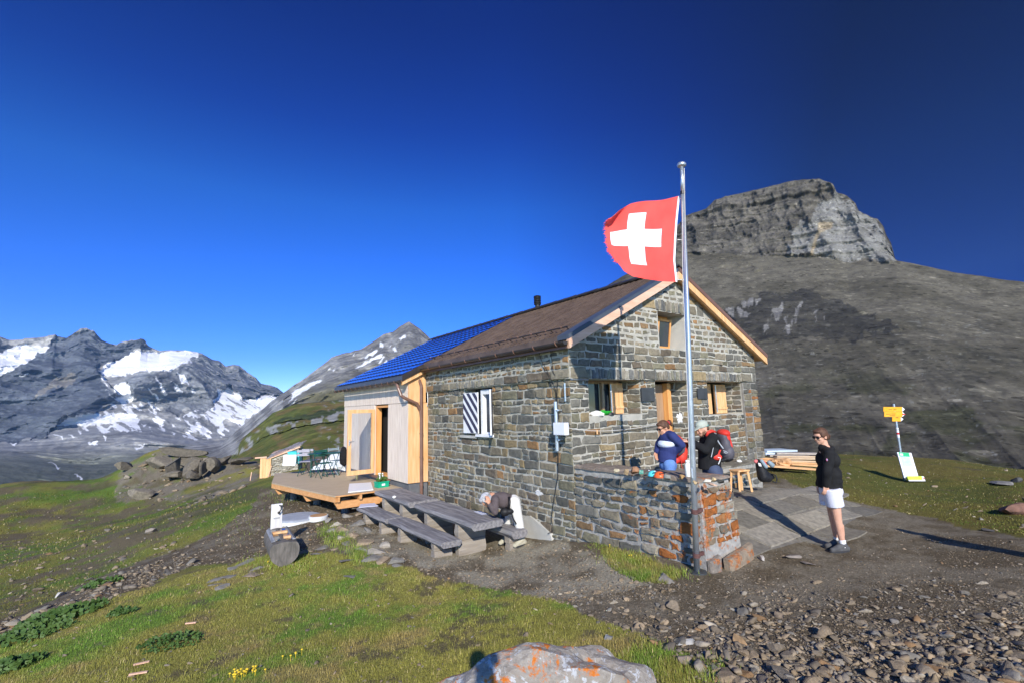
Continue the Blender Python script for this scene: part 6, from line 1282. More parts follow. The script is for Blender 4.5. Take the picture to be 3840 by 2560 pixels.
SKIN = mat('skin', (.56, .30, .20), (.64, .36, .25), scale=12, rough=.55, spec=.3); SKINT = mat('tanned_skin', (.50, .25, .15), (.58, .30, .19), scale=12, rough=.55)
def head(c, B_, s=1.0):
    """primitives of a head with face, B_ = right/forward/up"""
    P = lambda x, y, z: V3(c) + B_ @ Vector((x * s, y * s, z * s)); e = lambda q, r: ('ell', q, tuple(k * s for k in r), B_)
    o = [e(P(0, -.008, .022), (.073, .092, .092)), e(P(0, .03, -.045), (.056, .062, .062)), e(P(0, .058, -.085), (.030, .028, .022)), e(P(0, .086, -.012), (.012, .017, .026)), e(P(0, .099, -.024), (.011, .012, .011)), e(P(0, .082, -.058), (.024, .012, .008)), e(P(0, .082, -.068), (.020, .011, .007)), e(P(0, .076, .03), (.05, .018, .014))]
    for k in (-1, 1): o += [e(P(k * .074, -.008, -.015), (.010, .022, .032)), e(P(k * .036, .066, -.025), (.024, .022, .022)), e(P(k * .03, .081, .006), (.013, .009, .008))]
    return o
def hand(w, d, n, side, curl=.5, s=1.0):
    """palm and five fingers from wrist w along d; n = palm normal (fingers curl towards it), side = thumb side"""
    w, d, n = V3(w), V3(d).normalized(), V3(n).normalized(); t = d.cross(n).normalized() * side; o = [('cap', w, w + d * .03 * s, .024 * s, .028 * s)]
    for k in range(4): b = w + d * .03 * s + t * (.026 - .0175 * k) * s; o.append(('cap', b, b + d * .05 * s, .0125 * s, .0115 * s))
    for k, L in enumerate((.068, .076, .071, .056)):
        b = w + d * .082 * s + t * (.027 - .018 * k) * s; a1 = curl * (.8 + .1 * k); d1 = (d * math.cos(a1) + n * math.sin(a1)); m = b + d1 * L * .5 * s; a2 = a1 + curl * 1.1; d2 = d * math.cos(a2) + n * math.sin(a2); o += [('cap', b, m, .0095 * s, .0088 * s), ('cap', m, m + d2 * L * .5 * s, .0086 * s, .0072 * s)]
    b = w + d * .022 * s + t * .026 * s; d1 = (t * .75 + d * .75 + n * .25).normalized(); m = b + d1 * .038 * s; d2 = (d + t * .25 + n * .35).normalized(); o += [('cap', b, m, .0125 * s, .0105 * s), ('cap', m, m + d2 * .03 * s, .010 * s, .008 * s)]
    return o
def limb(a, b, c, r): return [('cap', a, b, r[0], r[1]), ('cap', b, c, r[1], r[2])]
def shoe(ank, toe, w=.042):
    a, t = V3(ank), V3(toe); d = (t - a); d.z = 0; d.normalize(); h = a - d * .055; h.z = t.z; up = Vector((0, 0, 1))
    return [('cap', h + up * .035, t - d * .035 + up * .022, w * .98, w * .9), ('cap', a + up * .01, h + up * .05 + d * .02, w * 1.12, w * 1.05), ('cap', a + up * .0, t - d * .08 + up * .035, w * 1.08, w * .95)]
def sole(ank, toe, w=.046):
    a, t = V3(ank), V3(toe); d = (t - a); d.z = 0; d.normalize(); s = d.cross(Vector((0, 0, 1))); h = a - d * .085; h.z = t.z; bm = NB(); n = 18; pts = []
    L = (t - h).length
    for i in range(n):
        q = 2 * math.pi * i / n; x = math.cos(q); y = math.sin(q); pts.append(h + d * (L * .5 + (L * .52) * x) + s * (w * y * (1 - .12 * x * -1)))
    prism(bm, [p + Vector((0, 0, -.012)) for p in pts], (0, 0, .026)); return bm
def glasses(parent, c, B_, s=1.0):
    P = lambda x, y, z: V3(c) + B_ @ Vector((x * s, y * s, z * s)); bm = NB()
    for k in (-1, 1): sph(bm, P(k * .034, .090, .004), (.031 * s, .010 * s, .021 * s), 14, 8, M=B_); tube(bm, [P(k * .062, .078, .010), P(k * .081, .0, .008)], .004, 5)
    tube(bm, [P(-.03, .099, .012), P(.03, .099, .012)], .004, 5); return obj('sunglasses', bm, mat('dark_lens', (.008, .008, .01), rough=.12, spec=.6), parent=parent, shade=True)
HAIRB = mat('brown_hair', (.075, .036, .022), (.13, .065, .038), scale=30, rough=.6, bump=.4, bscale=90, stretch=(1, 1, .3)); HAIRG = mat('grey_hair', (.22, .22, .23), (.60, .60, .62), scale=16, rough=.7, bump=.5, bscale=70)
GRE = lambda n, a, b, r=.9, **k: mat(n, a, b, scale=8, rough=r, bump=.18, bscale=55, **k)

# --- woman in the black fleece and pale shorts
Yw = 7.2; A3 = lambda x, y, dy=0.0: V3(aty(x, y, Yw + dy))
gw = gz1(*A3(3115, 2055)[:2])
wm = thing('person', 'woman in black fleece and pale lilac shorts standing alone on the gravel', 'person', (A3(3125, 2055)[0], Yw, gw))
fw = Vector((-.96, -.26, -.20)); HB = basis(fw, (0.02, 0, 1)); hc = A3(3077, 1634)
sL, sR, eL, eR, wL, wR = A3(3110, 1700, -.17), A3(3088, 1697, .17), A3(3103, 1772, -.20), A3(3085, 1770, .2), A3(3098, 1818, -.14), A3(3072, 1815, .14)
hL, hR, kL, kR, aL, aR = A3(3124, 1845, -.09), A3(3112, 1845, .09), A3(3141, 1948, -.09), A3(3124, 1938, .08), A3(3160, 2034, -.09), A3(3139, 2016, .10)
tL, tR = Vector(aL) + Vector((-.20, -.02, 0)), Vector(aR) + Vector((-.19, .0, 0)); aL.z = gw + .095; aR.z = gz1(aR.x, aR.y) + .095; tL.z = gw + .012; tR.z = gz1(tR.x, tR.y) + .012
nb = A3(3097, 1688)
body = head(hc, HB) + [('cap', hc + HB @ Vector((0, -.02, -.06)), nb, .052, .058), ('cap', nb, A3(3112, 1830), .09, .10)] + limb(sL, eL, wL, (.045, .038, .027)) + limb(sR, eR, wR, (.045, .038, .027)) + limb(hL, kL, aL, (.082, .055, .036)) + limb(hR, kR, aR, (.082, .055, .036))
body += [('cap', kL + Vector((.03, 0, -.08)), kL + Vector((.035, 0, -.2)), .045, .038), ('cap', kR + Vector((.03, 0, -.08)), kR + Vector((.035, 0, -.2)), .045, .038), ('cap', aL, tL + Vector((.06, 0, .03)), .032, .028), ('cap', aR, tR + Vector((.06, 0, .03)), .032, .028)]
body += hand(wL, (-.2, .1, -1), (-.1, 1, 0), 1, .45) + hand(wR, (-.2, -.1, -1), (-.1, -1, 0), -1, .45)
skin('body', body, SKIN, wm, .0075)
tb = basis((-.96, -.26, 0))
skin('fleece', [('ell', A3(3104, 1722), (.175, .135, .15), tb), ('ell', A3(3108, 1775), (.175, .15, .17), tb), ('ell', A3(3111, 1800), (.175, .15, .08), tb), ('cyl', A3(3108, 1780), A3(3112, 1826), .155, .16), ('cap', sL, A3(3098, 1690), .075, .08), ('cap', sR, A3(3098, 1690), .075, .08), ('cap', nb + Vector((.0, 0, -.02)), nb + Vector((-.035, 0, .035)), .085, .068), ('ell', nb + Vector((.05, .0, .03)), (.09, .06, .05), tb)] + limb(sL, eL, wL + Vector((0, 0, .01)), (.073, .062, .05)) + limb(sR, eR, wR + Vector((0, 0, .01)), (.073, .062, .05)), BLKF, wm, .011)
SHRT = GRE('lilac_shorts', (.62, .62, .72), (.70, .70, .78))
skin('shorts', [('ell', A3(3116, 1838), (.165, .135, .12), tb), ('cyl', hL + Vector((-.02, 0, .06)), A3(3133, 1896, -.08), .115, .112), ('cyl', hR + Vector((-.03, 0, .06)), A3(3105, 1893, .09), .115, .108), ('cyl', A3(3116, 1835), A3(3118, 1876), .125, .12)], SHRT, wm, .010, 2)
SOCK = GRE('white_sock', (.72, .72, .74), (.78, .78, .8)); SHO = GRE('grey_trainer', (.06, .06, .062), (.10, .10, .10)); SOL = mat('dark_sole', (.04, .04, .042), rough=.9)
for a_, t_ in ((aL, tL), (aR, tR)):
    skin('sock', [('cyl', a_ + Vector((0, 0, -.03)), a_ + Vector((-.004, 0, .075)), .043, .044)], SOCK, wm, .008, 1); s_ = skin('shoe', shoe(a_, t_), SHO, wm, .009); obj('sole', sole(a_, t_), SOL, parent=s_)
P = lambda x, y, z: hc + HB @ Vector((x, y, z))
skin('hair', [('ell', P(0, -.022, .045), (.083, .094, .083), HB), ('ell', P(0, -.05, -.01), (.080, .066, .075), HB), ('ell', P(0, .05, .085), (.06, .045, .03), HB), ('ell', P(-.062, .0, .03), (.024, .055, .05), HB), ('ell', P(.062, .0, .03), (.024, .055, .05), HB), ('cap', P(0, -.11, .005), P(.01, -.155, -.03), .032, .028), ('cap', P(.01, -.155, -.03), P(.01, -.155, -.075), .026, .012)], HAIRB, wm, .009, 2)
glasses(wm, hc, HB)
bm = NB(); sph(bm, A3(3101, 1722, -.245), (.013, .006, .02), 10, 6); obj('arm_badge', bm, mat('red_badge', (.5, .05, .1), (.2, .3, .5), scale=60, rough=.6), parent=wm)

# --- woman in navy, shouldering a red rucksack
Y2 = 7.85; A2 = lambda x, y, dy=0.0: V3(aty(x, y, Y2 + dy)); g2 = TZ - .015
w2 = thing('person', 'woman in navy and white top and blue jeans pulling on a red rucksack', 'person', (A2(2505, 1800)[0], Y2, g2))
HB = basis((-.93, -.30, -.34), (-.05, 0, 1)); hc = A2(2486, 1602)
sL, sR, eL, wL, eR, wR = A2(2521, 1632, -.16), A2(2495, 1628, .16), A2(2556, 1666, -.16), A2(2533, 1694, -.05), A2(2470, 1662, .20), A2(2463, 1690, .05)
hL, hR = A2(2510, 1738, -.09), A2(2502, 1736, .09); kL, kR = A2(2514, 1795, -.09), A2(2503, 1795, .09); aL, aR = Vector((kL.x + .04, kL.y, g2 + .09)), Vector((kR.x + .03, kR.y, g2 + .09)); tL, tR = aL + Vector((-.19, -.04, -.078)), aR + Vector((-.19, -.04, -.078))
nb = A2(2503, 1626)
body = head(hc, HB, .97) + [('cap', hc + HB @ Vector((0, -.02, -.06)), nb, .05, .055), ('cap', nb, A2(2506, 1735), .09, .10)] + limb(sL, eL, wL, (.045, .037, .026)) + limb(sR, eR, wR, (.045, .037, .026)) + limb(hL, kL, aL, (.075, .05, .035)) + limb(hR, kR, aR, (.075, .05, .035)) + [('cap', aL, tL + Vector((.06, 0, .03)), .032, .028), ('cap', aR, tR + Vector((.06, 0, .03)), .032, .028)]
body += hand(wR, (-.15, -.1, -1), (.3, -1, 0), 1, .5) + hand(wL, (-.5, .3, -.6), (0, 1, -.3), 1, .9)
skin('body', body, SKINT, w2, .0075)
NAVY = GRE('navy_fleece', (.022, .032, .12), (.032, .045, .155)); WHF = GRE('white_fleece', (.62, .68, .80), (.70, .74, .84)); JEAN = GRE('blue_jeans', (.10, .20, .46), (.15, .27, .55)); tb = basis((-.93, -.3, -.12))
skin('top', [('ell', A2(2504, 1645), (.165, .125, .13), tb), ('ell', A2(2503, 1680), (.155, .13, .16), tb), ('ell', A2(2501, 1715), (.155, .135, .11), tb), ('cyl', A2(2502, 1690), A2(2502, 1731), .14, .145), ('cap', sL, nb, .07, .07), ('cap', sR, nb, .07, .07), ('cap', nb, nb + Vector((-.03, 0, .03)), .075, .062)] + limb(sL, eL, wL, (.068, .06, .046)) + limb(sR, eR, wR, (.066, .058, .046)), NAVY, w2, .010)
skin('white_front', [('ell', A2(2500, 1661, -.01), (.163, .133, .085), tb)], WHF, w2, .010)
skin('jeans', [('ell', A2(2505, 1742), (.155, .13, .12), tb)] + [('cap', hL, kL, .098, .075), ('cyl', kL, aL + Vector((0, 0, -.02)), .075, .062), ('cap', hR, kR, .098, .075), ('cyl', kR, aR + Vector((0, 0, -.02)), .075, .062)], JEAN, w2, .011)
for a_, t_ in ((aL, tL), (aR, tR)): s_ = skin('shoe', shoe(a_, t_), SHO, w2, .010); obj('sole', sole(a_, t_), SOL, parent=s_)
P = lambda x, y, z: hc + HB @ Vector((x, y, z))
skin('hair', [('ell', P(0, -.02, .04), (.080, .094, .080), HB), ('ell', P(0, -.055, .0), (.076, .058, .07), HB), ('ell', P(0, .05, .075), (.055, .04, .03), HB), ('ell', P(-.062, -.01, .03), (.022, .05, .045), HB), ('ell', P(.062, -.01, .03), (.022, .05, .045), HB), ('cap', P(0, -.105, .03), P(0, -.15, .045), .03, .035), ('cap', P(0, -.15, .045), P(0, -.165, -.03), .034, .014)], HAIRB, w2, .009, 2)
bm = NB(); lathe(bm, [(.036, -.008), (.04, 0), (.036, .008)], P(0, -.122, .036), 12, M=HB @ Euler((1.4, 0, 0)).to_matrix()); obj('hair_band', bm, mat('red_band', (.55, .03, .05), rough=.7), parent=w2)
glasses(w2, hc, HB, .97)
REDN = mat('red_nylon', (.60, .035, .022), (.70, .055, .035), scale=6, rough=.55, bump=.25, bscale=14); GRYN = mat('grey_nylon', (.075, .07, .085), (.11, .105, .12), scale=6, rough=.6, bump=.2); PIPE = mat('light_piping', (.42, .45, .48), rough=.6); BLKN = mat('black_nylon', (.010, .010, .012), (.018, .018, .02), scale=8, rough=.55, bump=.2)
pk = thing('rucksack', 'red rucksack hanging tilted behind the woman in navy', 'rucksack', A2(2558, 1692)); 
skin('pack_body', [('ell', A2(2557, 1688, .05), (.085, .13, .17)), ('ell', A2(2552, 1712, .03), (.10, .13, .11)), ('cap', A2(2540, 1640, .05), A2(2562, 1668, .06), .05, .085), ('cap', A2(2548, 1715, .0), A2(2516, 1742, -.06), .06, .03), ('cap', A2(2516, 1742, -.06), A2(2507, 1751, -.12), .03, .02)], REDN, pk, .011)
bm = NB(); tube(bm, [A2(2533, 1625, -.13), A2(2552, 1645, -.17), A2(2567, 1668, -.15), A2(2562, 1690, -.14), A2(2545, 1705, -.12)], [.012, .018, .026, .024, .016], 8); obj('shoulder_strap', bm, GRYN, parent=pk, shade=True)
bm = NB(); tube(bm, [A2(2556, 1722, -.10), A2(2556, 1745, -.11), A2(2561, 1756, -.11)], .004, 5); obj('loose_strap', bm, REDN, parent=pk)

# --- man with the cap and the big red and grey rucksack
Y4 = 7.8; A4 = lambda x, y, dy=0.0: V3(aty(x, y, Y4 + dy))
m4 = thing('person', 'bearded man in sage cap and black jacket reaching for the woman in navy', 'person', (A4(2680, 1800)[0], Y4, g2))
HB = basis((-.95, -.18, -.30), (-.05, 0, 1)); hc = A4(2634, 1608)
sL, sR, eL, wL, eR, wR = A4(2672, 1640, -.19), A4(2660, 1640, .19), A4(2648, 1686, -.20), A4(2586, 1652, -.10), A4(2640, 1680, .22), A4(2592, 1660, .10)
hL, hR = A4(2676, 1762, -.1), A4(2664, 1760, .1); kL, kR = A4(2690, 1800, -.12), A4(2672, 1808, .12); aL, aR = Vector((kL.x + .12, kL.y, g2 + .09)), Vector((kR.x + .05, kR.y, g2 + .09)); tL, tR = aL + Vector((-.22, -.03, -.078)), aR + Vector((-.22, -.03, -.078)); nb = A4(2655, 1632)
body = head(hc, HB, 1.03) + [('cap', hc + HB @ Vector((0, -.02, -.06)), nb, .058, .066), ('cap', nb, A4(2668, 1755), .10, .11)] + limb(sL, eL, wL, (.05, .043, .03)) + limb(sR, eR, wR, (.05, .043, .03)) + limb(hL, kL, aL, (.085, .058, .04)) + limb(hR, kR, aR, (.085, .058, .04)) + [('cap', aL, tL + Vector((.06, 0, .03)), .034, .03), ('cap', aR, tR + Vector((.06, 0, .03)), .034, .03)]
body += hand(wL, (-1, .1, .12), (0, .5, -1), -1, .55, 1.08) + hand(wR, (-1, -.1, .05), (0, -.5, -1), 1, .6, 1.08)
skin('body', body, SKIN, m4, .0075)
tb = basis((-.95, -.18, -.1))
skin('jacket', [('ell', A4(2663, 1655), (.20, .15, .15), tb), ('ell', A4(2660, 1695), (.19, .165, .18), tb), ('ell', A4(2660, 1730), (.18, .165, .13), tb), ('cyl', A4(2659, 1700), A4(2661, 1757), .165, .175), ('cap', sL, nb, .082, .08), ('cap', sR, nb, .082, .08), ('cap', nb + Vector((.03, 0, -.02)), nb + Vector((.0, 0, .03)), .085, .07)] + limb(sL, eL, wL, (.08, .07, .052)) + limb(sR, eR, wR, (.08, .07, .052)), BLKF, m4, .011)
TRO2 = GRE('slate_blue_trousers', (.045, .06, .11), (.07, .09, .15))
skin('trousers', [('ell', A4(2672, 1765), (.17, .15, .13), tb), ('cap', hL, kL, .115, .10), ('cyl', kL, aL + Vector((0, 0, -.02)), .10, .08), ('cap', hR, kR, .115, .10), ('cyl', kR, aR + Vector((0, 0, -.02)), .10, .08)], TRO2, m4, .012)
for a_, t_ in ((aL, tL), (aR, tR)): s_ = skin('shoe', shoe(a_, t_, .046), SHO, m4, .010); obj('sole', sole(a_, t_), SOL, parent=s_)
P = lambda x, y, z: hc + HB @ Vector((x, y, z))
skin('beard', [('ell', P(0, .048, -.085), (.045, .042, .032), HB), ('ell', P(-.05, .03, -.055), (.018, .03, .04), HB), ('ell', P(.05, .03, -.055), (.018, .03, .04), HB)], mat('brown_beard', (.14, .075, .045), (.20, .11, .07), scale=50, rough=.9, bump=.4), m4, .008, 2)
skin('hair', [('ell', P(0, -.055, .0), (.076, .05, .06), HB)], HAIRB, m4, .009, 2)
CAPM = GRE('sage_cap', (.34, .37, .31), (.42, .45, .38)); TEALB = GRE('teal_cap_band', (.10, .32, .27), (.14, .38, .32))
cp = skin('cap', [('ell', P(0, -.01, .075), (.088, .108, .072), HB), ('cyl', P(0, -.01, .035), P(0, -.01, .07), .096, .092), ('ell', P(0, .12, .042), (.075, .085, .010), basis((-.95, -.18, -.48)))], CAPM, m4, .009, 2)
skin('cap_band', [('ell', P(0, -.035, .04), (.092, .085, .018), HB)], TEALB, cp, .008, 1)
pk = thing('rucksack', 'large red and grey rucksack with white logo stroke worn by the man with the cap', 'rucksack', A4(2718, 1690))
skin('pack_body', [('ell', A4(2712, 1668, .0), (.10, .16, .20)), ('ell', A4(2722, 1695, .0), (.115, .17, .15)), ('ell', A4(2707, 1640, .0), (.085, .14, .11))], GRYN, pk, .012)
skin('lid', [('ell', A4(2712, 1622, .0), (.095, .15, .065)), ('cap', A4(2722, 1628), A4(2738, 1668), .05, .04), ('cap', A4(2738, 1665, -.05), A4(2744, 1710, -.05), .035, .03), ('ell', A4(2718, 1640, 0), (.075, .13, .09))], REDN, pk, .012)
skin('base', [('ell', A4(2720, 1716, 0), (.115, .15, .055)), ('ell', A4(2700, 1722, -.06), (.10, .09, .035))], BLKN, pk, .012)
skin('side_pocket', [('ell', A4(2690, 1712, -.16), (.075, .035, .05)), ('cap', A4(2694, 1700, -.16), A4(2701, 1686, -.17), .02, .015)], REDN, pk, .010)
bm = NB(); tube(bm, [A4(2676, 1614, -.17), A4(2685, 1640, -.19), A4(2697, 1660, -.185), A4(2712, 1680, -.19)], .010, 6); tube(bm, [A4(2675, 1676, -.21), A4(2667, 1712, -.2)], .007, 6); obj('piping', bm, PIPE, parent=pk)
bm = NB(); tube(bm, [A4(2648, 1633, -.20), A4(2655, 1620, -.21), A4(2668, 1614, -.19), A4(2682, 1618, -.16)], [.018, .024, .026, .02], 8); obj('shoulder_strap', bm, REDN, parent=pk, shade=True)
bm = NB(); tube(bm, [A4(2712, 1688, -.205), A4(2722, 1690, -.205), A4(2729, 1696, -.20), A4(2722, 1697, -.205), A4(2714, 1694, -.207)], .006, 6); obj('logo_stroke', bm, PIPE, parent=pk)
bm = NB(); tube(bm, [A4(2692, 1713, -.2), A4(2702, 1714, -.2), A4(2699, 1726, -.2), A4(2694, 1738, -.19)], .008, 6); obj('white_strap', bm, FLW, parent=pk)

# --- grey-haired man bent over the table
Y1 = 9.0; A1_ = lambda x, y, Y=9.0: V3(aty(x, y, Y))
gm_ = gz1(*A1_(1952, 2045, 9.15)[:2])
m1 = thing('person', 'grey haired man in white trousers bent over the log table, head in hands', 'person', (A1_(1940, 2045)[0], 9.1, gm_))
hc = A1_(1824, 1872, 8.82); HB = basis((-.80, -.22, -.80), (-.6, 0, .8))
sL, sR = A1_(1857, 1876, 8.72), A1_(1848, 1866, 9.06); eL, eR = A1_(1856, 1917, 8.66), A1_(1846, 1909, 9.0); wL, wR = A1_(1834, 1886, 8.62), A1_(1826, 1884, 8.98)
hL, hR = A1_(1928, 1884, 9.0), A1_(1920, 1880, 9.2); kL, kR = A1_(1946, 1962, 9.0), A1_(1908, 1958, 9.35); aL, aR = A1_(1958, 2022, 9.02), A1_(1902, 2012, 9.35); aL.z = gz1(aL.x, aL.y) + .10; aR.z = gz1(aR.x, aR.y) + .10
tL, tR = aL + Vector((-.16, -.16, -.088)), aR + Vector((-.15, -.15, -.088)); nb = A1_(1846, 1866, 8.88); pv = A1_(1922, 1880, 9.1)
body = head(hc, HB) + [('cap', hc + HB @ Vector((0, -.03, -.05)), nb, .055, .065), ('cap', nb, pv, .10, .10)] + limb(sL, eL, wL, (.048, .04, .028)) + limb(sR, eR, wR, (.048, .04, .028)) + limb(hL, kL, aL, (.08, .055, .04)) + limb(hR, kR, aR, (.08, .055, .04)) + [('cap', aL, tL + Vector((.04, .04, .03)), .034, .03), ('cap', aR, tR + Vector((.04, .04, .03)), .034, .03)]
body += hand(wL, (-.25, .25, .9), (-.3, .9, -.2), 1, .5) + hand(wR, (-.2, -.3, .9), (-.3, -.9, -.2), -1, .5)
skin('body', body, SKINT, m1, .0075)
BRN = GRE('brown_grey_top', (.085, .066, .068), (.115, .092, .094)); WTR = GRE('white_trousers', (.66, .65, .62), (.74, .73, .70)); tb2 = basis((-1, -.2, .05))
md = (nb + pv) / 2
skin('top', [('cap', nb + Vector((.05, .02, -.03)), md, .125, .145), ('cap', md, pv + Vector((-.08, 0, .02)), .145, .13), ('ell', md + Vector((0, .1, -.02)), (.15, .14, .13)), ('cap', sL, nb + Vector((.04, 0, 0)), .075, .085), ('cap', sR, nb + Vector((.04, 0, 0)), .075, .085)] + limb(sL, eL, wL + (eL - wL) * .15, (.073, .062, .045)) + limb(sR, eR, wR + (eR - wR) * .15, (.073, .062, .045)), BRN, m1, .011)
skin('trousers', [('ell', pv + Vector((.02, 0, -.01)), (.13, .17, .14)), ('cap', hL, kL, .115, .085), ('cyl', kL, aL + Vector((0, 0, .07)), .085, .066), ('cap', hR, kR, .11, .085), ('cyl', kR, aR + Vector((0, 0, .07)), .085, .066)], WTR, m1, .011)
BEIG = GRE('beige_boot', (.38, .36, .27), (.48, .45, .35)); GRS = GRE('grey_sock', (.16, .18, .24), (.22, .24, .30))
for a_, t_ in ((aL, tL), (aR, tR)):
    skin('sock', [('cyl', a_ + Vector((0, 0, -.02)), a_ + Vector((0, 0, .10)), .046, .046)], GRS, m1, .008, 1); s_ = skin('shoe', shoe(a_, t_, .047), BEIG, m1, .009); obj('sole', sole(a_, t_, .05), SOL, parent=s_)
P = lambda x, y, z: hc + HB @ Vector((x, y, z))
skin('hair', [('ell', P(0, -.015, .045), (.088, .104, .082), HB), ('ell', P(0, -.06, -.01), (.083, .058, .075), HB), ('ell', P(0, .065, .06), (.07, .05, .045), HB), ('ell', P(-.07, .01, .02), (.025, .06, .055), HB), ('ell', P(.07, .01, .02), (.025, .06, .055), HB)], HAIRG, m1, .009, 1)
wp = thing('waist_bag', 'black waist bag hanging under the bent man', 'bag', A1_(1905, 1912, 8.95))
skin('bag_body', [('ell', A1_(1902, 1915, 8.93), (.13, .08, .06)), ('ell', A1_(1893, 1918, 8.9), (.09, .07, .075))], BLKN, wp, .010)
bm = NB(); tube(bm, [A1_(1909, 1862, 8.9), A1_(1911, 1880, 8.84), A1_(1908, 1905, 8.85)], .022, 8); tube(bm, [A1_(1918, 1920, 8.86), A1_(1926, 1945, 8.86), A1_(1936, 1962, 8.88)], .012, 6); obj('belt', bm, BLKN, parent=wp, shade=True)

# --- black rucksack standing on the terrace edge
rk = np.array(hw(3.95, -1.05, TZ)); P0 = aty(2870, 1806, 9.7); bk = thing('rucksack', 'black rucksack with blue and orange tips standing against the end of the stone bench', 'rucksack', (P0[0], P0[1], P0[2]))
Ab = lambda x, y, dy=0: V3(aty(x, y, 9.7 + dy))
skin('pack_body', [('cap', Ab(2850, 1740), Ab(2862, 1785), .085, .11), ('cap', Ab(2862, 1785), Ab(2880, 1790), .11, .085), ('cap', Ab(2845, 1732), Ab(2850, 1745), .06, .085), ('cap', Ab(2880, 1775), Ab(2900, 1788), .045, .03)], BLKN, bk, .012)
skin('side_bottle', [('cap', Ab(2856, 1726, -.08), Ab(2872, 1748, -.10), .035, .04), ('cap', Ab(2885, 1733, .02), Ab(2895, 1742, .02), .045, .05)], BLUG, bk, .010); skin('orange_tip', [('cap', Ab(2866, 1730, -.06), Ab(2872, 1742, -.08), .025, .028)], REDN, bk, .010); skin('pink_tip', [('ell', Ab(2835, 1728), (.045, .04, .04))], mat('pink_fabric', (.62, .12, .12), (.7, .2, .2), scale=9, rough=.7), bk, .010)
bm = NB(); tube(bm, [Ab(2893, 1775, -.05), Ab(2908, 1780, -.08), Ab(2914, 1795, -.08), Ab(2910, 1808, -.08), Ab(2898, 1803, -.08)], .014, 6); obj('strap_loop', bm, BLKN, parent=bk, shade=True)
bm = NB(); hexa(bm, [Ab(2846, 1745, -.12), Ab(2856, 1747, -.12), Ab(2853, 1736, -.11), Ab(2843, 1733, -.11), Ab(2846, 1745, -.125), Ab(2856, 1747, -.125), Ab(2853, 1736, -.115), Ab(2843, 1733, -.115)]); obj('label_patch', bm, FLW, parent=bk)

# --- two more walkers who stand outside the picture; their shadows reach into it
def stander(base, face, label, shirt, hgt=1.72):
    t = thing('person', label, 'person', base); s = hgt / 1.72; B_ = basis((*face, 0)); Q = lambda x, y, z: V3(base) + B_ @ Vector((x * s, y * s, z * s))
    J = {k: {n: Q(k * x, y, z) for n, (x, y, z) in dict(s=(.19, 0, 1.40), e=(.23, .05, 1.16), w=(.12, .20, 1.26), h=(.09, 0, .92), k=(.10, .02, .49), a=(.11, -.03, .09), t=(.12, .16, .012)).items()} for k in (-1, 1)}
    hc_ = Q(0, .03, 1.59); b_ = head(hc_, B_) + [('cap', hc_ + B_ @ Vector((0, -.02, -.06)), Q(0, 0, 1.44), .055, .06), ('cap', Q(0, 0, 1.40), Q(0, 0, .95), .10, .11)]
    for k in (-1, 1): j = J[k]; b_ += limb(j['s'], j['e'], j['w'], (.045, .04, .028)) + limb(j['h'], j['k'], j['a'], (.08, .055, .038)) + [('cap', j['a'], j['t'] + Vector((0, 0, .03)), .034, .03)] + hand(j['w'], B_ @ Vector((-k * .5, .5, .6)), B_ @ Vector((0, -1, 0)), k, .7)
    skin('body', b_, SKIN, t, .009)
    skin('shirt', [('ell', Q(0, 0, 1.28), (.195, .13, .17), B_), ('ell', Q(0, 0, 1.06), (.175, .13, .18), B_), ('cap', J[-1]['s'], Q(0, 0, 1.42), .075, .075), ('cap', J[1]['s'], Q(0, 0, 1.42), .075, .075)] + limb(J[1]['s'], J[1]['e'], J[1]['w'], (.072, .062, .05)) + limb(J[-1]['s'], J[-1]['e'], J[-1]['w'], (.072, .062, .05)), shirt, t, .012)
    skin('trousers', [('ell', Q(0, 0, .93), (.17, .13, .12), B_)] + [p for k in (-1, 1) for p in (('cap', J[k]['h'], J[k]['k'], .105, .08), ('cyl', J[k]['k'], J[k]['a'], .08, .07))], TRO2, t, .012)
    for k in (-1, 1): skin('shoe', shoe(J[k]['a'], J[k]['t']), SHO, t, .011)
    skin('hair', [('ell', hc_ + B_ @ Vector((0, -.02, .035)), (.083, .10, .085), B_)], HAIRB, t, .011)
zc = gz1(-.02, -.24); stander((.13, -.26, zc), (0, 1), 'photographer in dark jacket standing behind the boulder', BLKF, -zc + .36)
tip = onground(3392, 2012); q = tip[:2] - LD[:2] / math.hypot(*LD[:2]) * (1.62 / math.tan(SUN_EL)); stander((q[0] + .42, q[1] - .1, gz1(q[0] + .42, q[1])), (-.9, .4), 'walker in blue fleece standing on the gravel beyond the right edge', NAVY, 1.72)
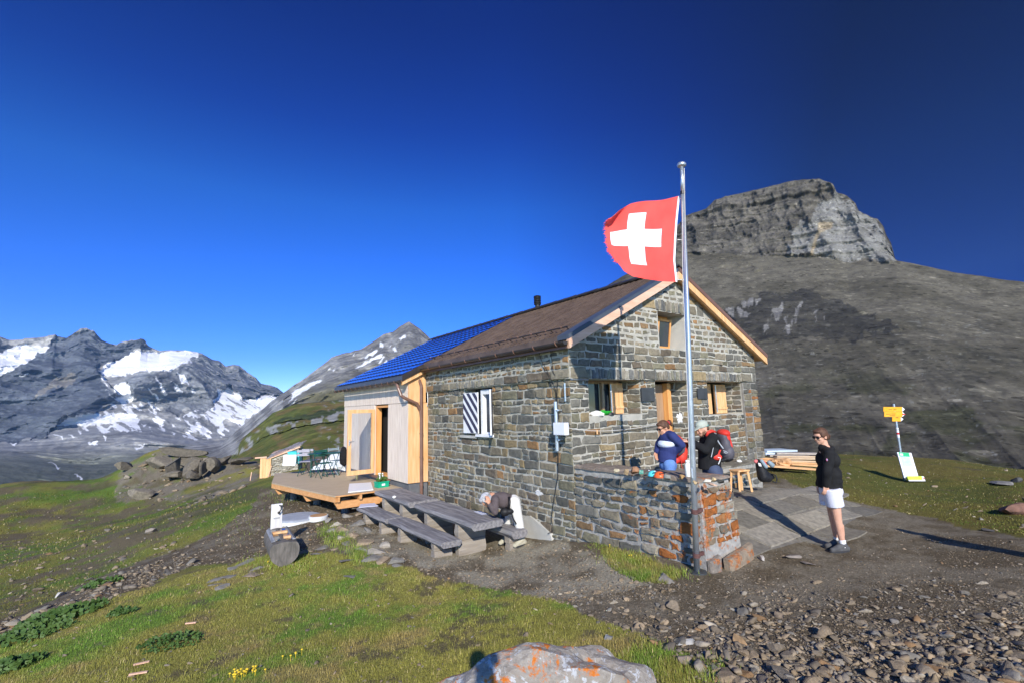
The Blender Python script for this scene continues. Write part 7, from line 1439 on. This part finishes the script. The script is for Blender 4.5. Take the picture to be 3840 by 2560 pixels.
# ------------------------------------------------------------------ boulder, rocks, gravel, turf
def px2ground(px, py):
    """vectorised: pixels to ground points"""
    v = CF[None] * FPX + CR[None] * (px[:, None] - 1920) + CU[None] * (1280 - py[:, None]); z = np.full(len(px), -2.25)
    for _ in range(6): P = v * (z / v[:, 2])[:, None]; z = .5 * z + .5 * gz(P[:, 0], P[:, 1])
    P = v * (z / v[:, 2])[:, None]; P[:, 2] = gz(P[:, 0], P[:, 1]); return P
BLD = bpy.data.materials.new('lichen_boulder'); BLD.use_nodes = True
def _boulder_nodes(m):
    n = m.node_tree.nodes; L = m.node_tree.links; p = n['Principled BSDF']; p.inputs['Roughness'].default_value = .95; p.inputs['Specular IOR Level'].default_value = .1
    tc = n.new('ShaderNodeTexCoord')
    def nz(s, d=8, w=0.0): a = n.new('ShaderNodeTexNoise'); a.inputs['Scale'].default_value = s; a.inputs['Detail'].default_value = d; a.inputs['Roughness'].default_value = .7; a.inputs['Distortion'].default_value = w; L.new(tc.outputs['Object'], a.inputs['Vector']); return a.outputs['Fac']
    def ramp(f, a, b, c0, c1): r = n.new('ShaderNodeValToRGB'); e = r.color_ramp.elements; e[0].position = a; e[0].color = (*c0, 1); e[1].position = b; e[1].color = (*c1, 1); L.new(f, r.inputs['Fac']); return r.outputs['Color']
    def mix(f, a, b): x = n.new('ShaderNodeMix'); x.data_type = 'RGBA'; L.new(f, x.inputs['Factor']); L.new(a, x.inputs[6]); L.new(b, x.inputs[7]); return x.outputs[2]
    base = ramp(nz(5), .3, .7, (.23, .20, .165), (.37, .335, .29)); dark = ramp(nz(40), .4, .6, (.17, .15, .125), (.40, .37, .33)); c = mix(ramp(nz(9), .45, .6, (0, 0, 0), (.6, .6, .6)), base, dark)
    pale = ramp(nz(30), .3, .7, (.40, .41, .42), (.55, .56, .57)); c = mix(ramp(nz(13, 12, 1.0), .56, .575, (0, 0, 0), (.9, .9, .9)), c, pale)
    org = ramp(nz(60), .3, .7, (.42, .11, .015), (.60, .20, .04)); c = mix(ramp(nz(3.6, 12, .9), .525, .545, (0, 0, 0), (1, 1, 1)), c, mix(ramp(nz(24), .45, .55, (0, 0, 0), (1, 1, 1)), base, org))
    L.new(c, p.inputs['Base Color']); b = n.new('ShaderNodeBump'); b.inputs['Strength'].default_value = .7; b.inputs['Distance'].default_value = .02; L.new(nz(28), b.inputs['Height']); L.new(b.outputs[0], p.inputs['Normal'])
_boulder_nodes(BLD)
rock('large grey boulder with orange and white lichen at the bottom edge, before the photographer', (.06, 3.10, -2.02), (1.02, .62, .60), 23, (.3, .28, .25), 'boulder', name='boulder', sub=5, amp=1.4, cut_=(.6, .92), rot=(.1, -.05, .15), m_=BLD)
GK = 'rock blocks on the knoll'
for i, (lb, px, py, w, h, Y, k) in enumerate((('broad pale block on the left face of the knoll', 612, 1738, 125, 48, 39.3, 1.1), ('upright block left of the dark cleft on the knoll', 652, 1752, 56, 84, 38.8, 1.0), ('upright block right of the dark cleft on the knoll', 716, 1748, 54, 80, 38.9, .9), ('narrow upright block right of the knoll cleft', 792, 1748, 46, 62, 37.8, .9), ('dark block at the right shoulder of the knoll', 842, 1722, 48, 36, 37.4, .75), ('long low dark block furthest right on the knoll', 900, 1728, 76, 30, 36.2, .75),
    ('low broad slab in the turf below the knoll', 523, 1852, 92, 36, 30.0, 1.25), ('small block on the left slope of the knoll', 470, 1745, 56, 42, 39.8, .95), ('long dark capping ledge on top of the knoll', 668, 1690, 180, 34, 40.5, .7), ('block at the foot of the knoll cleft', 668, 1780, 88, 34, 37.6, 1.0), ('lower block right under the knoll cleft', 728, 1778, 60, 34, 37.4, .85), ('leaning slab right of the knoll', 760, 1765, 30, 62, 37.7, .85))):
    P0 = onground(px, py + h * .45); Y = P0[1] - .1; c = aty(px, py, Y); s = Y / 1800; rock(lb, c, (w * s * .60, .9, h * s * .56), 40 + i, (.165 * k, .145 * k, .112 * k), 'rock', GK, 'rock', rot=(0.05, .08 * (-1) ** i, .15), sub=4)
GE = 'flat stones edging the gravel by the tables'
EDG = [(1262, 1968, .20, 'pale'), (1250, 1990, .16, 'grey'), (1290, 1985, .22, 'tan'), (1230, 1955, .15, 'grey'), (1340, 1968, .20, 'grey'), (1320, 2008, .17, 'tan'), (1278, 2016, .14, 'pale'), (1298, 2040, .16, 'grey'), (1360, 2038, .22, 'tan'), (1352, 2062, .16, 'grey'), (1408, 2072, .27, 'pale'), (1398, 2098, .20, 'grey'), (1440, 2050, .14, 'pale'), (1300, 1935, .22, 'grey'), (1360, 1925, .2, 'tan'), (1440, 2104, .15, 'tan'), (1482, 2108, .2, 'grey'), (1330, 1905, .2, 'grey'), (1380, 1990, .15, 'grey')]
COLS = dict(pale=(.33, .30, .25), grey=(.215, .205, .185), tan=(.30, .235, .165))
for i, (px, py, r, k) in enumerate(EDG):
    p = onground(px, py); rock('flat %s stone in the rough stone edge between the grass and the log benches' % {'pale': 'pale', 'grey': 'grey', 'tan': 'tan brown'}[k], (p[0], p[1], p[2] + .015), (r * 1.15, r * .85, .085), 70 + i, COLS[k], group=GE + ', ' + k)
GP = 'flat stepping stones in the grass by the trough'
for i, (px, py, r, k) in enumerate(((872, 2133, .17, 'grey'), (926, 2108, .24, 'grey'), (968, 2128, .16, 'grey'), (942, 2152, .24, 'tan'), (872, 2158, .15, 'grey'), (806, 2172, .17, 'grey'), (802, 2192, .16, 'grey'), (840, 2202, .15, 'grey'), (1212, 2052, .17, 'grey'), (1190, 2075, .2, 'grey'), (1250, 2058, .12, 'tan'), (1150, 2068, .2, 'tan'), (1300, 2100, .2, 'grey'), (1500, 2120, .12, 'grey'), (1310, 2160, .2, 'grey'))):
    p = onground(px, py); rock('flat stepping stone sunk in the grass near the log trough', (p[0], p[1], p[2] + .0), (r * 1.25, r * .7, .03), 100 + i, COLS[k], group=GP)
for i, (lb, px, py, r, c) in enumerate((('big reddish brown rock at the right edge of the meadow', 3812, 1925, (.32, .3, .16), (.20, .11, .08)), ('dark rock on the meadow edge near the right border', 3700, 1990, (.10, .1, .05), (.09, .085, .08)), ('pale flat stone lying on the meadow right of the notice board', 3770, 1815, (.45, .35, .06), (.22, .21, .19)), ('dark stone above the pale flat stone on the meadow', 3810, 1806, (.15, .15, .12), (.08, .08, .08)), ('upright wedge stone at the foot of the parapet end', 2700, 2115, (.10, .07, .14), (.27, .22, .17)), ('square block at the foot of the flagpole', 2665, 2130, (.16, .10, .10), (.27, .24, .21)),
    ('flat angular slab on the gravel left of the flagpole foot', 2500, 2175, (.22, .10, .05), (.24, .22, .19)), ('half buried slab between the parapet and the standing woman', 2968, 2090, (.17, .11, .04), (.23, .20, .17)), ('low slab beside the half buried one', 3025, 2112, (.13, .07, .03), (.25, .21, .175)), ('whitish stone near the parapet foot', 2860, 2100, (.07, .05, .05), (.42, .39, .35)), ('rounded grey stone in the grass at the bottom centre', 2282, 2396, (.07, .05, .045), (.30, .31, .30)), ('long whitish striped stone at the bottom centre right', 2570, 2412, (.12, .05, .04), (.36, .36, .35)), ('pale triangular stone at the bottom in the grass', 2572, 2478, (.085, .065, .05), (.36, .29, .22)), ('orange brown stone in the stony ground, lower right', 2775, 2410, (.08, .06, .07), (.33, .22, .12)), ('white stone on the left bank slope', 226, 2232, (.16, .10, .07), (.45, .44, .41)), ('small grey pointed stone on the lower left meadow', 560, 1998, (.2, .14, .12), (.26, .23, .20)))):
    p = onground(px, py); rock(lb, (p[0], p[1], p[2] + r[2] * .35), r, 130 + i, c)

# stones: a few base shapes, copied many times
def base_shapes(n, sub, flat, seed):
    o = []; rr = np.random.default_rng(seed)
    for i in range(n):
        bm = NB(); bmesh.ops.create_icosphere(bm, subdivisions=sub, radius=1); P = np.array([v.co[:] for v in bm.verts]); F = np.array([[v.index for v in f.verts] for f in bm.faces]); bm.free()
        for _ in range(8): q = rr.normal(size=3); q /= np.linalg.norm(q); d = rr.uniform(.26, .62); P = P - np.outer(np.maximum(P @ q - d, 0), q)
        P *= np.array([1, rr.uniform(.5, .85), rr.uniform(*flat)]); P /= np.abs(P).max(); o.append((P, F))
    return o
SHP = base_shapes(12, 2, (.22, .55), 5)
RPAL = np.array([.86, .80, .70]) * np.array([(.30, .25, .19), (.25, .22, .18), (.33, .285, .225), (.205, .19, .17), (.225, .225, .22), (.33, .27, .19), (.37, .35, .31), (.30, .20, .115)]); RW = np.array([5, 5, 4, 3, 3, 1.5, 1.4, .5]); RW = RW / RW.sum()
def scatter_mesh(name, P, R, sink=.25):
    V = []; F = []; C = []; off = 0; N = len(P); which = rng.integers(0, len(SHP), N)
    for k, (bp, bf) in enumerate(SHP):
        idx = np.where(which == k)[0]; n = len(idx)
        if not n: continue
        a = rng.uniform(0, 6.283, n); t = rng.normal(0, .28, (n, 2)); c, s = np.cos(a), np.sin(a); q = bp[None] * R[idx][:, None, None]
        x = q[..., 0] * c[:, None] - q[..., 1] * s[:, None]; y = q[..., 0] * s[:, None] + q[..., 1] * c[:, None]; z = q[..., 2] + x * t[:, :1] + y * t[:, 1:]
        v = np.stack([x, y, z], -1) + P[idx][:, None]; v[..., 2] += (R[idx] * sink)[:, None] * .5; V.append(v.reshape(-1, 3)); F.append((bf[None] + (np.arange(n) * len(bp))[:, None, None] + off).reshape(-1, 3)); off += n * len(bp)
        col = RPAL[rng.choice(len(RPAL), n, p=RW)] * rng.uniform(.72, 1.25, (n, 1)); C.append(np.repeat(col, len(bp), 0))
    return npmesh(name, np.concatenate(V), np.concatenate(F), np.concatenate(C))
def inside(poly, n):
    P = np.array(poly); x = rng.uniform(max(P[:, 0].min(), -60), min(P[:, 0].max(), 3900), n); y = rng.uniform(P[:, 1].min(), min(P[:, 1].max(), 2600), n); k = inpoly(x, y, poly); return x[k], y[k]
RIGHT = [(2030, 2230), (2180, 2200), (2450, 2200), (2620, 2170), (2720, 2160), (2830, 2060), (2960, 1975), (3100, 1890), (3260, 1920), (3500, 1985), (3900, 2050), (3900, 2650), (2680, 2650), (2560, 2470), (2300, 2340)]
PATH = [(1240, 1920), (1340, 1890), (1500, 1960), (1750, 2060), (1960, 2040), (2100, 2030), (2300, 2090), (2560, 2190), (2500, 2240), (2150, 2270), (1900, 2220), (1600, 2150), (1480, 2100), (1330, 2060), (1230, 2010)]
LEFTM = [(0, 1860), (400, 1850), (900, 1850), (980, 1900), (600, 2100), (400, 2200), (0, 2350)]
KN2 = [(430, 1850), (470, 1760), (600, 1700), (720, 1700), (980, 1745), (960, 1800), (800, 1870), (560, 1880)]
PP, RR = [], []
for poly, n, lo, mu, sg, hi in ((RIGHT + [], 16000, .003, .0055, .4, .012), (PATH, 9000, .003, .0055, .4, .012), (RIGHT, 17000, .005, .0105, .62, .06), (PATH, 8000, .006, .013, .5, .04), (BANK2, 3500, .012, .03, .6, .12), (BANK, 5000, .008, .016, .55, .06), (LAWN, 900, .006, .014, .5, .04), (LEFTM, 700, .02, .045, .5, .13), (KN2, 260, .05, .13, .5, .4), (MEADOW, 220, .01, .03, .5, .09)):
    x, y = inside(poly, n); P = px2ground(x, y); r = np.clip(np.exp(rng.normal(math.log(mu), sg, len(x))), lo, hi)
    if poly is RIGHT: r = r * np.clip(.55 + .8 * smooth(2080, 2450, y) + .5 * fbm(P[:, 0] * 1.1, P[:, 1] * 1.1, oct=3, seed=140), .45, 2); k = rng.random(len(x)) < np.clip(.6 + 1.3 * fbm(P[:, 0] * .9, P[:, 1] * .9, oct=4, seed=141), .12, 1); P, r = P[k], r[k]
    PP.append(P); RR.append(r)
tag(obj('gravel', scatter_mesh('gravel', np.concatenate(PP), np.concatenate(RR)), ROCK), 'loose angular gravel and small stones strewn over the ground', 'gravel', kind='stuff')
# larger loose stones of the foreground, each one an object
SUBS = []
for i in range(10): o = rock(None, (0, 0, 0), (1, random.uniform(.6, .85), random.uniform(.25, .5)), 300 + i, RPAL[i % 8] * 1.05, name='stone', rot=(0, 0, 0)); SUBS.append(o)
x, y = inside(RIGHT, 3000); P = px2ground(x, y); w = smooth(2080, 2520, y) * (.25 + .75 * smooth(-.25, .35, fbm(P[:, 0] * .9 + 3, P[:, 1] * .9, oct=3, seed=142))); k = rng.random(len(x)) < w; P = P[k][:150]; y = y[k][:150]
for i, p in enumerate(P):
    s = SUBS[i % 10]; o = s if i < 10 else s.copy()
    if i >= 10: COL.objects.link(o)
    r = float(np.clip(np.exp(rng.normal(math.log(.055), .42)), .03, .13)); o.location = Vector((p[0], p[1], p[2] + r * .12)); o.scale = (r, r, r); o.rotation_euler = (rng.normal(0, .22), rng.normal(0, .22), rng.uniform(0, 6.28))
    tag(o, 'loose flat grey brown stone lying in the gravel of the right foreground', 'stone', 'loose stones in the right foreground gravel')

# turf
GRM = mat('grass_blades', (.85, .85, .85), (1.15, 1.15, 1.15), scale=3, rough=.8, vc=True, spec=.15)
def blades(P, h, w, lean=.5):
    n = len(P); a = rng.uniform(0, 6.283, n); d = np.stack([np.cos(a), np.sin(a), np.zeros(n)], -1); s = np.stack([-np.sin(a), np.cos(a), np.zeros(n)], -1)
    tip = P + d * (h * rng.uniform(.1, lean, n))[:, None] + np.array([0, 0, 1.]) * h[:, None]; A = P - s * w[:, None] * .5; B = P + s * w[:, None] * .5; A[:, 2] -= .004; B[:, 2] -= .004
    V = np.stack([A, B, tip], 1).reshape(-1, 3); return V, np.arange(3 * n).reshape(-1, 3)
def grass_cols(P, kind):
    N = lambda s, sd: fbm(P[:, 0] * s, P[:, 1] * s, oct=4, seed=sd); ol, gr, dr, st = np.array([.235, .225, .05]), np.array([.125, .215, .03]), np.array([.30, .225, .08]), np.array([.40, .33, .16])
    t = smooth(-.1, .45, N(.8, 33) + .35 * N(5, 34))[:, None]; c = ol * (1 - t) + gr * t; u = (smooth(.12, .55, N(1.7, 35) + .3 * N(8, 36)) * .8)[:, None]; c = c * (1 - u) + dr * u
    if kind == 'meadow': c = c * .56
    if kind == 'tuft': c = gr * .6 + c * .4
    k = rng.random(len(P)); c[k > .93] = st; return c * rng.uniform(.75, 1.35, (len(P), 1)) * 1.12
Vs, Fs, Cs, off = [], [], [], 0
def addgrass(P, h, w, kind, lean=.6):
    global off
    V, F = blades(P, h, w, lean); c = np.repeat(grass_cols(P, kind), 3, 0); Vs.append(V); Fs.append(F + off); Cs.append(c); off += len(V)
def bare(P): return .5 * fbm(P[:, 0] * 3.0, P[:, 1] * 3.0, oct=4, seed=37) + .2 * fbm(P[:, 0] * 14, P[:, 1] * 14, oct=3, seed=38)
x, y = inside(LAWN, 150000); P = px2ground(x, y); lw = ground_masks(P[:, 0], P[:, 1], P[:, 2])[0]; k = lw & (rng.random(len(P)) > smooth(.1, .3, bare(P)) * .8); P = P[k]; dist = P[:, 1]
addgrass(P, rng.uniform(.010, .030, len(P)) * (1 + .6 * smooth(0, .5, fbm(P[:, 0] * 2, P[:, 1] * 2, oct=3, seed=150))), rng.uniform(.0025, .005, len(P)) * np.clip(dist / 4.5, .8, 2.2), 'lawn', 1.1)
x, y = inside(MEADOW, 26000); P = px2ground(x, y); k = ground_masks(P[:, 0], P[:, 1], P[:, 2])[1]; P = P[k]; addgrass(P, rng.uniform(.01, .03, len(P)), rng.uniform(.008, .02, len(P)), 'meadow', 1.6)
LM = [(-40, 1850), (420, 1840), (1000, 1850), (960, 1920), (700, 2080), (520, 2180), (200, 2310), (-40, 2420)]
x, y = inside(LM, 26000); P = px2ground(x, y); k = (ground_masks(P[:, 0], P[:, 1], P[:, 2])[5]) & (rng.random(len(P)) > smooth(.05, .35, fbm(P[:, 0] * .55, P[:, 1] * .55, oct=5, seed=41) + .5 * fbm(P[:, 0] * 2.6, P[:, 1] * 2.6, oct=5, seed=42))); P = P[k]; addgrass(P, rng.uniform(.02, .05, len(P)) * np.clip(P[:, 1] / 10, .7, 2), rng.uniform(.004, .008, len(P)) * np.clip(P[:, 1] / 6, 1, 5), 'meadow', 1.0)
x, y = inside(TUFT, 9000); P = px2ground(x, y); addgrass(P, rng.uniform(.02, .06, len(P)), rng.uniform(.004, .007, len(P)), 'lawn', .9)
for (cx, cy), (sx, sy), n, h in (((1285, 2030), (24, 18), 700, .11), ((1345, 2075), (22, 16), 600, .12), ((1245, 2005), (22, 22), 700, .10), ((1000, 2105), (50, 14), 700, .07), ((1130, 2100), (60, 16), 700, .07), ((1210, 1990), (15, 14), 250, .08), ((2260, 2045), (30, 8), 250, .05), ((2350, 2090), (60, 16), 700, .06), ((2500, 2150), (60, 14), 500, .07), ((2650, 2530), (50, 30), 500, .06), ((2440, 2470), (60, 30), 600, .05), ((1080, 1860), (60, 14), 500, .10), ((1100, 2130), (40, 12), 500, .05), ((900, 1950), (90, 50), 500, .08)):
    P = px2ground(rng.normal(cx, sx, n), rng.normal(cy, sy, n)); addgrass(P, rng.uniform(.4, 1, n) * h, rng.uniform(.005, .010, n), 'tuft', .8)
tag(obj('grass', npmesh('grass', np.concatenate(Vs), np.concatenate(Fs), np.concatenate(Cs)), GRM), 'short olive and green alpine turf around the hut', 'grass', kind='stuff')
# leafy weeds, flowers and wood splinters on the left
WEED = mat('weed_leaf', (.04, .09, .02), (.08, .14, .03), scale=6, rough=.6, spec=.3)
for i, (lb, px, py, n, s, z) in enumerate((('dense dark green leafy weed clump on the broken bank at the left', 232, 2312, 520, .42, .07), ('long low green weed patch left below the dense clump', 95, 2385, 420, .40, .06), ('leafy creeping plant in the middle of the lower left grass', 640, 2412, 420, .26, .035), ('dark leafy plant in the bottom left corner', 40, 2500, 420, .22, .05), ('small green plant on the bank above the leafy clump', 380, 2190, 220, .26, .06), ('small weed between the stones right of the dense clump', 455, 2300, 160, .13, .045))):
    p = onground(px, py); r_ = random.Random(60 + i); t = thing('weed_clump', lb, 'plant', p); bm = NB()
    for _ in range(n):
        a_ = r_.uniform(0, 6.283); rr_ = s * r_.random() ** .6; q = Vector((p[0] + rr_ * math.cos(a_) * 1.3, p[1] + rr_ * math.sin(a_), 0)); q.z = gz1(q.x, q.y) + r_.uniform(.0, .10) * (1 - rr_ / s * .7); d = Vector((r_.uniform(-1, 1), r_.uniform(-1, 1), r_.uniform(.1, .9))).normalized(); u = d.orthogonal().normalized() * z * .4 * r_.uniform(.7, 1.2); L_ = d * z * r_.uniform(.7, 1.4)
        bm.faces.new([bm.verts.new(v) for v in (q, q + L_ * .5 + u, q + L_, q + L_ * .5 - u)])
    obj('leaves', bm, WEED, parent=t)
for i, (lb, px, py, n, s) in enumerate((('cluster of bright yellow flowers in the grass at the bottom', 918, 2532, 26, .06), ('few yellow flowers in the grass left of the boulder', 1098, 2470, 5, .04), ('single yellow flower in the grass below the parapet', 2293, 2052, 2, .02), ('yellow flower beside the tuft left of the flagpole', 2362, 2092, 2, .02), ('yellow flower at the foot of the trough', 1006, 2112, 2, .02))):
    p = onground(px, py); r_ = random.Random(90 + i); bm = NB()
    for _ in range(n): q = Vector((p[0] + r_.gauss(0, s), p[1] + r_.gauss(0, s), 0)); q.z = gz1(q.x, q.y) + r_.uniform(.03, .06); tube(bm, [q - Vector((0, 0, .06)), q], .0015, 4); sph(bm, q, (.011, .011, .006), 8, 5)
    tag(obj('flower', bm, YEL, origin=p), lb, 'flower')
for i, (px, py, a_, L_, lb) in enumerate(((345, 2266, .6, .22, 'pale wood splinter on the left bank'), (530, 2492, .5, .13, 'thin pale wood splinter in the lower left grass'), (518, 2530, .3, .15, 'thicker wood splinter at the bottom left in the grass'), (715, 2340, .2, .12, 'thin wood splinter beside the reddish patch in the grass'))):
    p = onground(px, py); bm = NB(); d = Vector((math.cos(a_), math.sin(a_), 0)) * L_ / 2; c = Vector(p) + Vector((0, 0, .02)); bar(bm, c - d, c + d, .025, .012); tag(obj('wood_splinter', bm, FASCIA), lb, 'wood splinter', 'wood splinters in the grass')

# ------------------------------------------------------------------ air
bm = NB(); box(bm, -4300, 3300, -140, 4300, -420, 930)
HZ = bpy.data.materials.new('mountain_haze'); HZ.use_nodes = True; n = HZ.node_tree.nodes; n.remove(n['Principled BSDF']); pv_ = n.new('ShaderNodeVolumePrincipled'); pv_.inputs['Density'].default_value = HAZE_D; pv_.inputs['Color'].default_value = (.25, .52, 1.0, 1); pv_.inputs['Anisotropy'].default_value = 0.0
HZ.node_tree.links.new(pv_.outputs[0], n['Material Output'].inputs['Volume']); tag(obj('haze', bm, HZ), 'thin blue mountain air', 'haze', kind='stuff')
